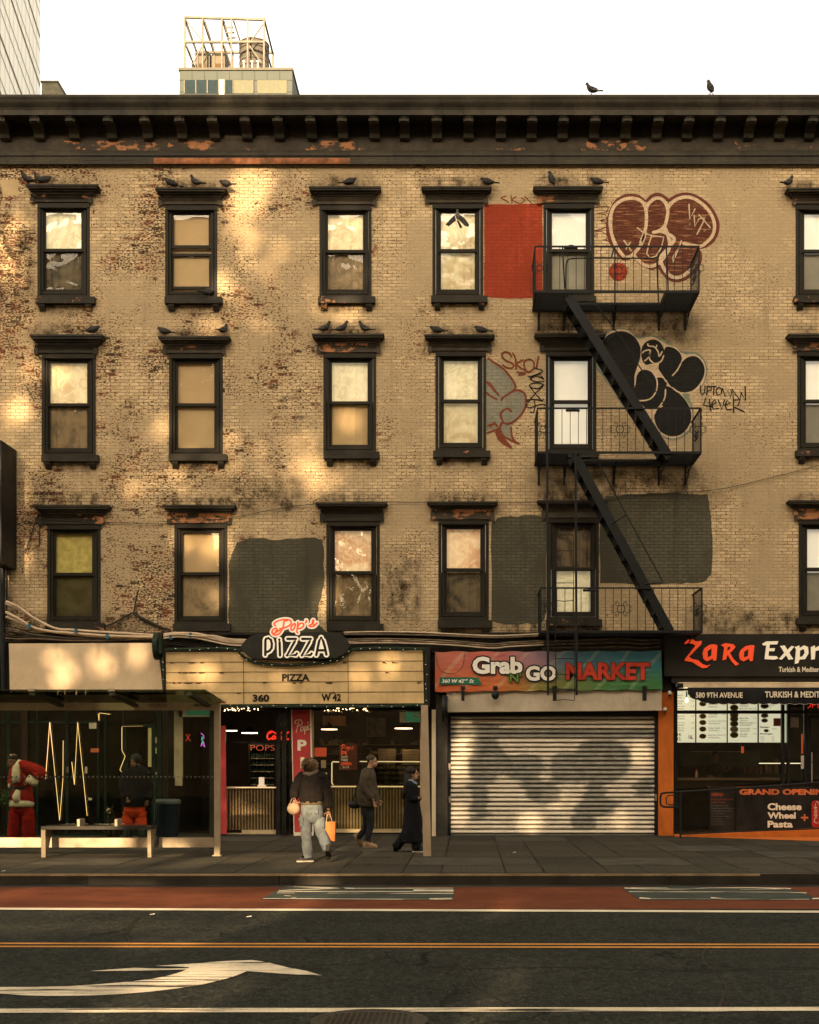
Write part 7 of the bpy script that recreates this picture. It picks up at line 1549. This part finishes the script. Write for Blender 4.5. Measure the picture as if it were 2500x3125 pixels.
# kitchen worker in the restaurant
Y6 = 1.9
J = jj(dict(pel=(2186,2420),spi=(2185,2390),che=(2184,2350),nek=(2183,2325),hea=(2184,2308),shL=(2166,2338),elL=(2164,2368),wrL=(2185,2376,-.3),shR=(2202,2338),elR=(2208,2362),wrR=(2222,2350,-.3),hipL=(2178,2425),knL=(2178,2470),ankL=(2178,2520),hipR=(2194,2425),knR=(2194,2470),ankR=(2194,2520)), Y6)
t = person('person in black working behind the counter of the restaurant', Y6, J, None, None); bd = MB(); addskin(bd, J, CH, slim(R)); T_,_ = head(bd, J['hea'], (.5,-1,-.3), 1.0); hand(bd, J['wrL'], (1,-.4,0), (0,0,1)); hand(bd, J['wrR'], (.6,-.6,.2), (0,0,1)); obj('body', bd, SKIN1, t, True)
obj('cap', MB().ball(J['hea']+Vector((0,.02,.05)),.095,.10,.075,14,8), BLK, t, True)
obj('shirt', addskin(MB(), J, [['che','spi','pel'],['che','nek'],['che','shL','elL'],['che','shR','elR']], dict(R,che=(.17,.13),spi=(.16,.13),pel=(.17,.13),shL=.085,shR=.085,elL=.06,elR=.06)), BLK, t, True)

# dog
t = thing('dog','small dark dog with a pale muzzle and pointed ears sitting behind the bench','dog',(X(340,-3.2),-3.2,0))
YD = -3.2; c = P(336,2476,YD)
JD = dict(a=P(346,2560,YD+.25),b=P(344,2530,YD+.15),c=P(340,2505,YD+.02),n=P(338,2488,YD-.02),h=P(336,2474,YD-.04),m=P(334,2480,YD-.16),
   f1=P(333,2515,YD-.04),f2=P(332,2545,YD-.08),f3=P(332,2575,YD-.09),g1=P(346,2515,YD-.04),g2=P(348,2545,YD-.08),g3=P(348,2575,YD-.09),
   k1=P(332,2560,YD+.10),k2=P(330,2573,YD+.02),l1=P(358,2560,YD+.10),l2=P(360,2573,YD+.02),t1=P(362,2566,YD+.35),t2=P(376,2570,YD+.40))
RD = dict(a=.11,b=.115,c=.10,n=.07,h=.065,m=.03,f1=.045,f2=.03,f3=.025,g1=.045,g2=.03,g3=.025,k1=.07,k2=.03,l1=.07,l2=.03,t1=.03,t2=.018)
DOGB = mat('dark_dog_fur',(.03,.024,.016),.95,var=.5,vs=15,bump=.6,bs=60)
mb = addskin(MB(), JD, [['b','c','n','h','m'],['b','a','t1','t2'],['c','f1','f2','f3'],['c','g1','g2','g3'],['a','k1','k2'],['a','l1','l2']], RD)
for s_ in (-1,1): e_ = c+Vector((s_*.045,-.02,.055)); mb.add([e_+Vector((-.025,0,0)),e_+Vector((.025,0,0)),e_+Vector((s_*.012,.01,.085)),e_+Vector((0,.03,0))],[(0,1,2),(1,3,2),(3,0,2)])
obj('body', mb, DOGB, t, True)
obj('pale_face', MB().ball(JD['h']+Vector((-.015,-.05,.0)),.045,.03,.05,10,8).ball(JD['m']+Vector((0,-.01,-.01)),.026,.035,.024,10,8), mat('cream_fur',(.55,.36,.18),.9,var=.2,vs=30), t, True); obj('nose', MB().ball(JD['m']+Vector((0,-.048,0)),.012), BLK, t)

# ---------------- pigeons ----------------
PGM = mat('dark_slate_feathers',(.035,.032,.028),.7,var=.5,vs=25,bump=.3,bs=60); PGL = mat('pale_grey_feathers',(.13,.11,.085),.7,var=.3,vs=25)
def pigeon(pose):
    t = thing('pigeon','x','pigeon',(0,0,0))
    if pose == 'perch': sp = [((-.13,0,.075),.018),((-.06,0,.09),.045),((.0,0,.115),.058),((.05,0,.15),.048),((.07,0,.20),.028),((.085,0,.235),.030)]; hd_ = (.09,0,.24)
    elif pose == 'hunch': sp = [((-.14,0,.06),.018),((-.07,0,.075),.05),((.0,0,.09),.064),((.055,0,.115),.052),((.085,0,.14),.034),((.10,0,.15),.030)]; hd_ = (.105,0,.155)
    else: sp = [((-.05,0,.03),.018),((-.03,0,.08),.05),((.0,0,.13),.062),((.02,0,.18),.048),((.025,0,.225),.030),((.03,0,.25),.029)]; hd_ = (.035,0,.255)
    me = skinmesh([(Vector(p),r) for p,r in sp], [(i,i+1) for i in range(len(sp)-1)], 2); mb = MB().mesh(me); mb.ball(hd_,.030,.026,.027,10,8); obj('body', mb, PGM, t, True)
    for s_ in (-1,1):
        a = Vector(sp[3][0]); b_ = Vector(sp[0][0]); w = MB(); off = Vector((0,s_*.05,0)); mid = (a+b_)/2
        w.add([a+off*.9+Vector((0,0,.02)), mid+off*1.15+Vector((0,0,.03)), b_+off*.35+Vector((-.03,0,.01)), mid+off*1.2+Vector((0,0,-.03)), a+off*.95+Vector((0,0,-.035)), mid+off*.8],[(0,1,5),(1,2,5),(2,3,5),(3,4,5),(4,0,5),(0,4,3,2,1)]); obj('wing', w, PGL if pose != 'hunch' else PGM, t)
    tl = Vector(sp[0][0]); obj('tail', MB().add([tl+Vector((.03,-.02,.005)),tl+Vector((.03,.02,.005)),tl+Vector((-.10 if pose != 'up' else -.03,.035,-.012 if pose != 'up' else -.06)),tl+Vector((-.10 if pose != 'up' else -.03,-.035,-.012 if pose != 'up' else -.06)),tl+Vector((.03,0,-.012))],[(0,1,2,3),(0,3,4),(1,4,2),(3,2,4)]), PGM, t)
    obj('beak', MB().tube([Vector(hd_)+Vector((.025,0,0)),Vector(hd_)+Vector((.05,0,-.008))],[.008,.002],6), BLK, t)
    for s_ in (-.018,.018): obj('leg', MB().tube([(.0,s_,.07),(.005,s_,.005)],.005,5).tube([(-.015,s_,.004),(.03,s_,.004)],.004,4), mat('pink_leg',(.25,.08,.05),.7), t)
    return t
protos = {k: pigeon(k) for k in ('perch','hunch','up')}; used = set()
def dup(root):
    r = root.copy(); COL.objects.link(r)
    for ch in list(root.children): c = ch.copy(); COL.objects.link(c); c.parent = r
    return r
PIG = [(80,562,'perch',200,-.15,'pigeon with raised head at the far left end of the upper left lintel'),(118,562,'perch',160,-.12,'pigeon just right of the first one on the upper left lintel'),(136,562,'hunch',20,-.2,'hunched pigeon third from left on the upper left lintel'),
 (522,572,'hunch',200,-.14,'pigeon on the left end of the second top-row lintel'),(597,572,'perch',165,-.14,'pigeon in the middle of the second top-row lintel'),(688,574,'hunch',160,-.16,'pigeon on the right end of the second top-row lintel'),
 (1068,568,'hunch',10,-.14,'lone pigeon on the third top-row lintel'),(1488,568,'hunch',170,-.14,'pigeon on the right end of the fourth top-row lintel'),(1684,567,'up',170,-.12,'upright pigeon on the lintel above the top balcony window'),(1822,567,'hunch',170,-.14,'pigeon on the right end of the lintel above the top balcony'),
 (2407,573,'perch',30,-.15,'pigeon ruffled at the left end of the top right lintel'),(1806,291,'perch',165,-.4,'pigeon standing on the cornice edge against the sky, nearer the middle'),(2168,288,'up',150,-.4,'upright pigeon on the cornice edge against the sky, farther right'),
 (636,905,'hunch',40,-.10,'pigeon sitting on the sill of the second top window'),(284,1020,'hunch',10,-.14,'dark pigeon on the middle-row leftmost lintel'),(500,1024,'hunch',170,-.14,'pigeon at the left end of the second middle-row lintel'),(682,1024,'perch',60,-.14,'pale pigeon at the right end of the second middle-row lintel'),
 (992,1018,'perch',20,-.14,'leftmost of three pigeons on the middle-row third lintel'),(1045,1018,'perch',10,-.14,'middle one of three pigeons on the middle-row third lintel'),(1112,1018,'perch',165,-.14,'rightmost of three pigeons on the middle-row third lintel'),
 (1332,1020,'hunch',165,-.14,'pigeon at the left end of the fourth middle-row lintel'),(1468,1020,'hunch',170,-.14,'pigeon at the right end of the fourth middle-row lintel')]
for u,v,k,a,y,l in PIG:
    o = protos[k] if k not in used else dup(protos[k]); used.add(k)
    o.location = P(u,v,y); o.rotation_euler = (0,0,radians(a)); s_ = 1.12 if k != 'up' else 1.2; o.scale = (s_,s_,s_); o['label'] = l; o['group'] = 'pigeons on the building'
t = thing('pigeon','flying pigeon with spread wings in front of the fourth top-row window','pigeon',P(1396,655,-.3),'pigeons on the building')
c = P(1396,652,-.3); me = skinmesh([(c+Vector((0,0,.05)),.02),(c,.045),(c+Vector((.01,0,-.07)),.05),(c+Vector((.03,0,-.14)),.02)],[(0,1),(1,2),(2,3)],2); obj('body', MB().mesh(me).ball(c+Vector((0,0,.07)),.026), PGL, t, True)
for pts in ([(1388,655),(1375,668),(1360,685),(1370,690),(1382,680),(1392,672)],[(1402,655),(1418,665),(1432,685),(1430,692),(1418,688),(1402,672)]):
    obj('wing', MB().ppoly(pts,-.33,.012), PGM, t)
obj('tail', MB().ppoly([(1394,672),(1400,672),(1412,694),(1404,696)],-.3,.01), PGM, t)

# ---------------- things above the roofline ----------------
def far(u,v,d): return Vector(((u-PX)*d/F, d-D0, CZ-(v-HZ)*d/F))
TD = 130.
tb = thing('distant_tower','pale panelled tower top with a row of windows behind the roofline','building',(far(720,290,TD).x,TD-D0,0))
PAN = mat('grey_green_panels',(.062,.070,.058),.6,var=.12,vs=.3)
a,b_ = far(548,215,TD), far(892,215,TD)
obj('wall', MB().box(a.x,b_.x,a.y,a.y+11,0,a.z), PAN, tb)
obj('parapet', MB().box(a.x-.1,b_.x+.1,a.y-.12,a.y+11.1,a.z+.003,a.z+.25), mat('tower_coping',(.10,.09,.065),.6), tb)
mb = MB()
for z in range(28): mb.box(a.x-.03,b_.x+.03,a.y-.03,a.y-.001,a.z-1.-z*1.2,a.z-.96-z*1.2)
for k in range(1,9): x_ = a.x+(b_.x-a.x)*k/9; mb.box(x_-.02,x_+.02,a.y-.034,a.y-.002,a.z-30,a.z)
obj('panel_joint', mb, mat('joint_grey',(.035,.035,.028),.7), tb)
WB = glassmat('tower_glass',.5,(.3,.36,.4)); WY = mat('pale_yellow_blinds',(.11,.11,.065),.6,var=.15,vs=.8)
for (u0_,u1_,y_) in ((563,668,0),(686,712,0),(714,772,1),(788,874,1)):
    for fl in range(3):
        p0,p1 = far(u0_,245+fl*95,TD), far(u1_,285+fl*95,TD); o = obj('window', MB().box(p0.x,p1.x,p0.y-.05,p0.y-.032,p1.z,p0.z), WY if y_ else mat('blue_grey_window',(.018,.030,.034),.8,spec=.1), tb); n_ = max(1,round((u1_-u0_)/33)); fb = MB()
        for k in range(n_+1): x_ = p0.x+(p1.x-p0.x)*k/n_; fb.box(x_-.05,x_+.05,p0.y-.08,p0.y-.051,p1.z,p0.z)
        obj('window_frame', fb, mat('pale_frame',(.14,.12,.085),.6), o)
obj('white_column', MB().box(far(669,240,TD).x,far(685,240,TD).x,a.y-.09,a.y-.031,0,far(669,243,TD).z), mat('white_column_paint',(.30,.29,.26),.6), tb)
sf = thing('steel_roof_frame','open rusty-beige steel framework round the roof tank','steel frame',(far(690,215,TD).x,TD-D0,a.z)); RBG = mat('beige_steel_beams',(.15,.135,.105),.6,var=.3,vs=1)
zt_ = far(560,42,TD).z; zm = far(560,118,TD).z; zb2 = a.z+.25; ys = (a.y+.6, a.y+6.5); us = (560,615,674,703,753,803)
mb = MB(); xs_ = [far(u,42,TD).x for u in us]
for x_ in xs_: mb.bar((x_,ys[0],zb2),(x_,ys[0],zt_),.16,.16)
for x_ in (xs_[0],xs_[2],xs_[5]): mb.bar((x_,ys[1],zb2),(x_,ys[1],zt_-.3),.2)
for z in (zt_,zm): mb.bar((xs_[0],ys[0]-.01,z),(xs_[-1],ys[0]-.01,z-(.25 if z==zt_ else 0)),.2)
mb.bar((xs_[0],ys[1],zt_-.3),(xs_[-1],ys[1],zt_-.3),.2)
for x_ in xs_[:1]+xs_[1:3]+xs_[5:]: mb.bar((x_,ys[0],zt_-.1),(x_,ys[1],zt_-.4),.16); mb.bar((x_,ys[0],zm),(x_,ys[1],zm),.14)
for (p_,q_) in (((565,50),(612,112)),((573,205),(612,128)),((800,60),(758,120)),((758,128),(795,180)),((565,125),(585,165))): 
    A_,B_ = far(*p_,TD),far(*q_,TD); mb.bar((A_.x,ys[0]+.12,A_.z),(B_.x,ys[0]+.12,B_.z),.11)
for (p_,q_) in (((620,50),(638,110)),((678,48),(695,115)),((680,125),(696,178)),((708,48),(722,90)),((563,60),(580,108))):
    A_,B_ = far(*p_,TD),far(*q_,TD); mb.bar((A_.x,ys[0]+.3,A_.z),(B_.x,ys[0]+2.,B_.z),.15)
obj('beams', mb, RBG, sf)
mb = MB()
for k in range(4): A_ = far(678+k*4,60+k*16,TD); mb.box(A_.x,A_.x+.9,ys[0]+.6,ys[0]+.7,A_.z-.12,A_.z)
obj('rungs', mb, RBG, sf)
wt = thing('water_tank','round wooden rooftop water tank inside the steel frame','water tank',(far(760,205,TD).x,a.y+3,a.z)); cx_ = far(761,150,TD).x; r_ = (far(806,150,TD).x-far(716,150,TD).x)/2
zt2, zb3 = far(760,90,TD).z, far(760,200,TD).z
m, nt, b = nodes('tank_staves'); wv_ = N(nt,'TexWave'); wv_.inputs['Scale'].default_value = 3.2; wv_.inputs['Distortion'].default_value = .5; nt.links.new(pos(nt), wv_.inputs[0])
nt.links.new(mix(nt, wv_.outputs[1], (.060,.052,.040), (.10,.085,.062)), b.inputs['Base Color']); b.inputs['Roughness'].default_value = .85
obj('staves', MB().lathe((cx_,a.y+3,0),[(0,zb3),(r_*1.02,zb3),(r_,zt2)],32), m, wt)
obj('roof', MB().lathe((cx_,a.y+3,0),[(r_*1.04,zt2),(r_*1.04,zt2+.08),(r_*.3,zt2+.45),(0,zt2+.5)],32), mat('tank_roof',(.11,.085,.055),.8), wt)
for z_ in (zb3+.5,zb3+1.1,zb3+1.7,zb3+2.4,zb3+3.0,zt2-.35): obj('hoop', MB().lathe((cx_,a.y+3,z_),[(r_*1.005,-.04),(r_*1.03,-.04),(r_*1.03,.04),(r_*1.005,.04)],32), mat('tank_hoop',(.05,.035,.02),.6,.3), wt)
obj('cradle', MB().box(cx_-r_,cx_+r_,a.y+2,a.y+4,a.z+.26,zb3), BLK, wt)
for i,(u0_,u1_) in enumerate(((583,628),(634,675))):
    t = thing('cooling_unit', ('left' if i == 0 else 'right')+' beige cooling unit with round fan cowl on the tower roof','cooling unit',(far((u0_+u1_)/2,200,TD).x,a.y+3,a.z),'cooling units on the tower'); p0,p1 = far(u0_,124,TD),far(u1_,200,TD)
    obj('casing', MB().box(p0.x,p1.x,a.y+2,a.y+4.2,p1.z,p0.z), mat('beige_unit',(.115,.095,.065),.6,.1,var=.2,vs=1), t); obj('fan_cowl', MB().lathe(((p0.x+p1.x)/2,a.y+3.1,p0.z+.002),[(.75,0),(.72,.2),(.55,.42),(.3,.5),(0,.5)],20), RBG, t)
    obj('louvre', MB().box(p0.x+.15,p1.x-.15,a.y+1.96,a.y+1.998,p1.z+.4,p1.z+1.3), mat('brown_louvre',(.08,.045,.02),.7), t); obj('support', MB().box(p0.x+.2,p0.x+.35,a.y+1.9,a.y+2.0,p1.z-.3,p0.z).box(p1.x-.35,p1.x-.2,a.y+1.9,a.y+2.0,p1.z-.3,p0.z), mat('pale_frame',(.14,.12,.085)), t)
for i,u in enumerate((740,765,783)):
    c = far(u,214,TD-.5); tag(obj('vent_pipe', MB().lathe((c.x,a.y+.3,a.z+.1),[(.07,0),(.07,.9),(.16,.9),(.16,1.0),(0,1.12)],10), WHITE), ['leftmost','middle','rightmost'][i]+' white capped vent pipe below the water tank','vent pipe','vent pipes on the tower')
tag(obj('roof_shed', MB().box(far(570,200,TD).x,far(582,200,TD).x,a.y+.2,a.y+2,a.z+.26,far(570,180,TD).z), WHITE), 'small white box at the left foot of the steel frame','roof box')
gt = thing('glass_tower','tall pale glass tower with slanting floor lines at the top left','building',(-50,90,0)); GTW = mat('pale_tower_glass',(.85,.82,.74),.4,.0,var=.05,vs=.1); LN = mat('tower_joint',(.16,.13,.09),.7)
A_ = far(122,250,125.); B_ = far(-60,250,99.); dirv = Vector((B_.x-A_.x,B_.y-A_.y,0)); L_ = dirv.length; dirv.normalize(); nrm = Vector((-dirv.y,dirv.x,0)); nrm = nrm if nrm.x < 0 else -nrm
H_ = 92.; q0 = Vector((A_.x,A_.y,0)); q1 = q0+dirv*L_; mb = MB(); mb.add([q0,q1,q1+nrm*20,q0+nrm*20]+[p+Vector((0,0,H_)) for p in (q0,q1,q1+nrm*20,q0+nrm*20)],[(0,1,5,4),(1,2,6,5),(2,3,7,6),(3,0,4,7),(4,5,6,7)]); obj('facade', mb, GTW, gt)
mb = MB()
for k in range(40):
    z = 20+k*1.75+(.5 if k%2 else 0); w_ = .10 if k%3 else .30; mb.add([q0-nrm*.03+Vector((0,0,z)),q1-nrm*.03+Vector((0,0,z)),q1-nrm*.03+Vector((0,0,z+w_)),q0-nrm*.03+Vector((0,0,z+w_))],[(0,1,2,3)])
for k in range(14): p_ = q0+dirv*(L_*k/14); mb.add([p_-nrm*.035,p_-nrm*.035+dirv*.06,p_-nrm*.035+dirv*.06+Vector((0,0,H_)),p_-nrm*.035+Vector((0,0,H_))],[(0,1,2,3)])
obj('floor_lines', mb, LN, gt)
a2,b2 = far(127,251,140),far(176,251,140); t = thing('distant_rooftop','small beige rooftop block just left of the tower top','building',(a2.x,a2.y,0)); obj('wall', MB().box(a2.x,b2.x,a2.y,a2.y+8,0,a2.z), mat('beige_block',(.22,.19,.13),.8), t); obj('coping', MB().box(a2.x-.1,b2.x+.1,a2.y-.1,a2.y+8.1,a2.z+.002,a2.z+.15), RBG, t)
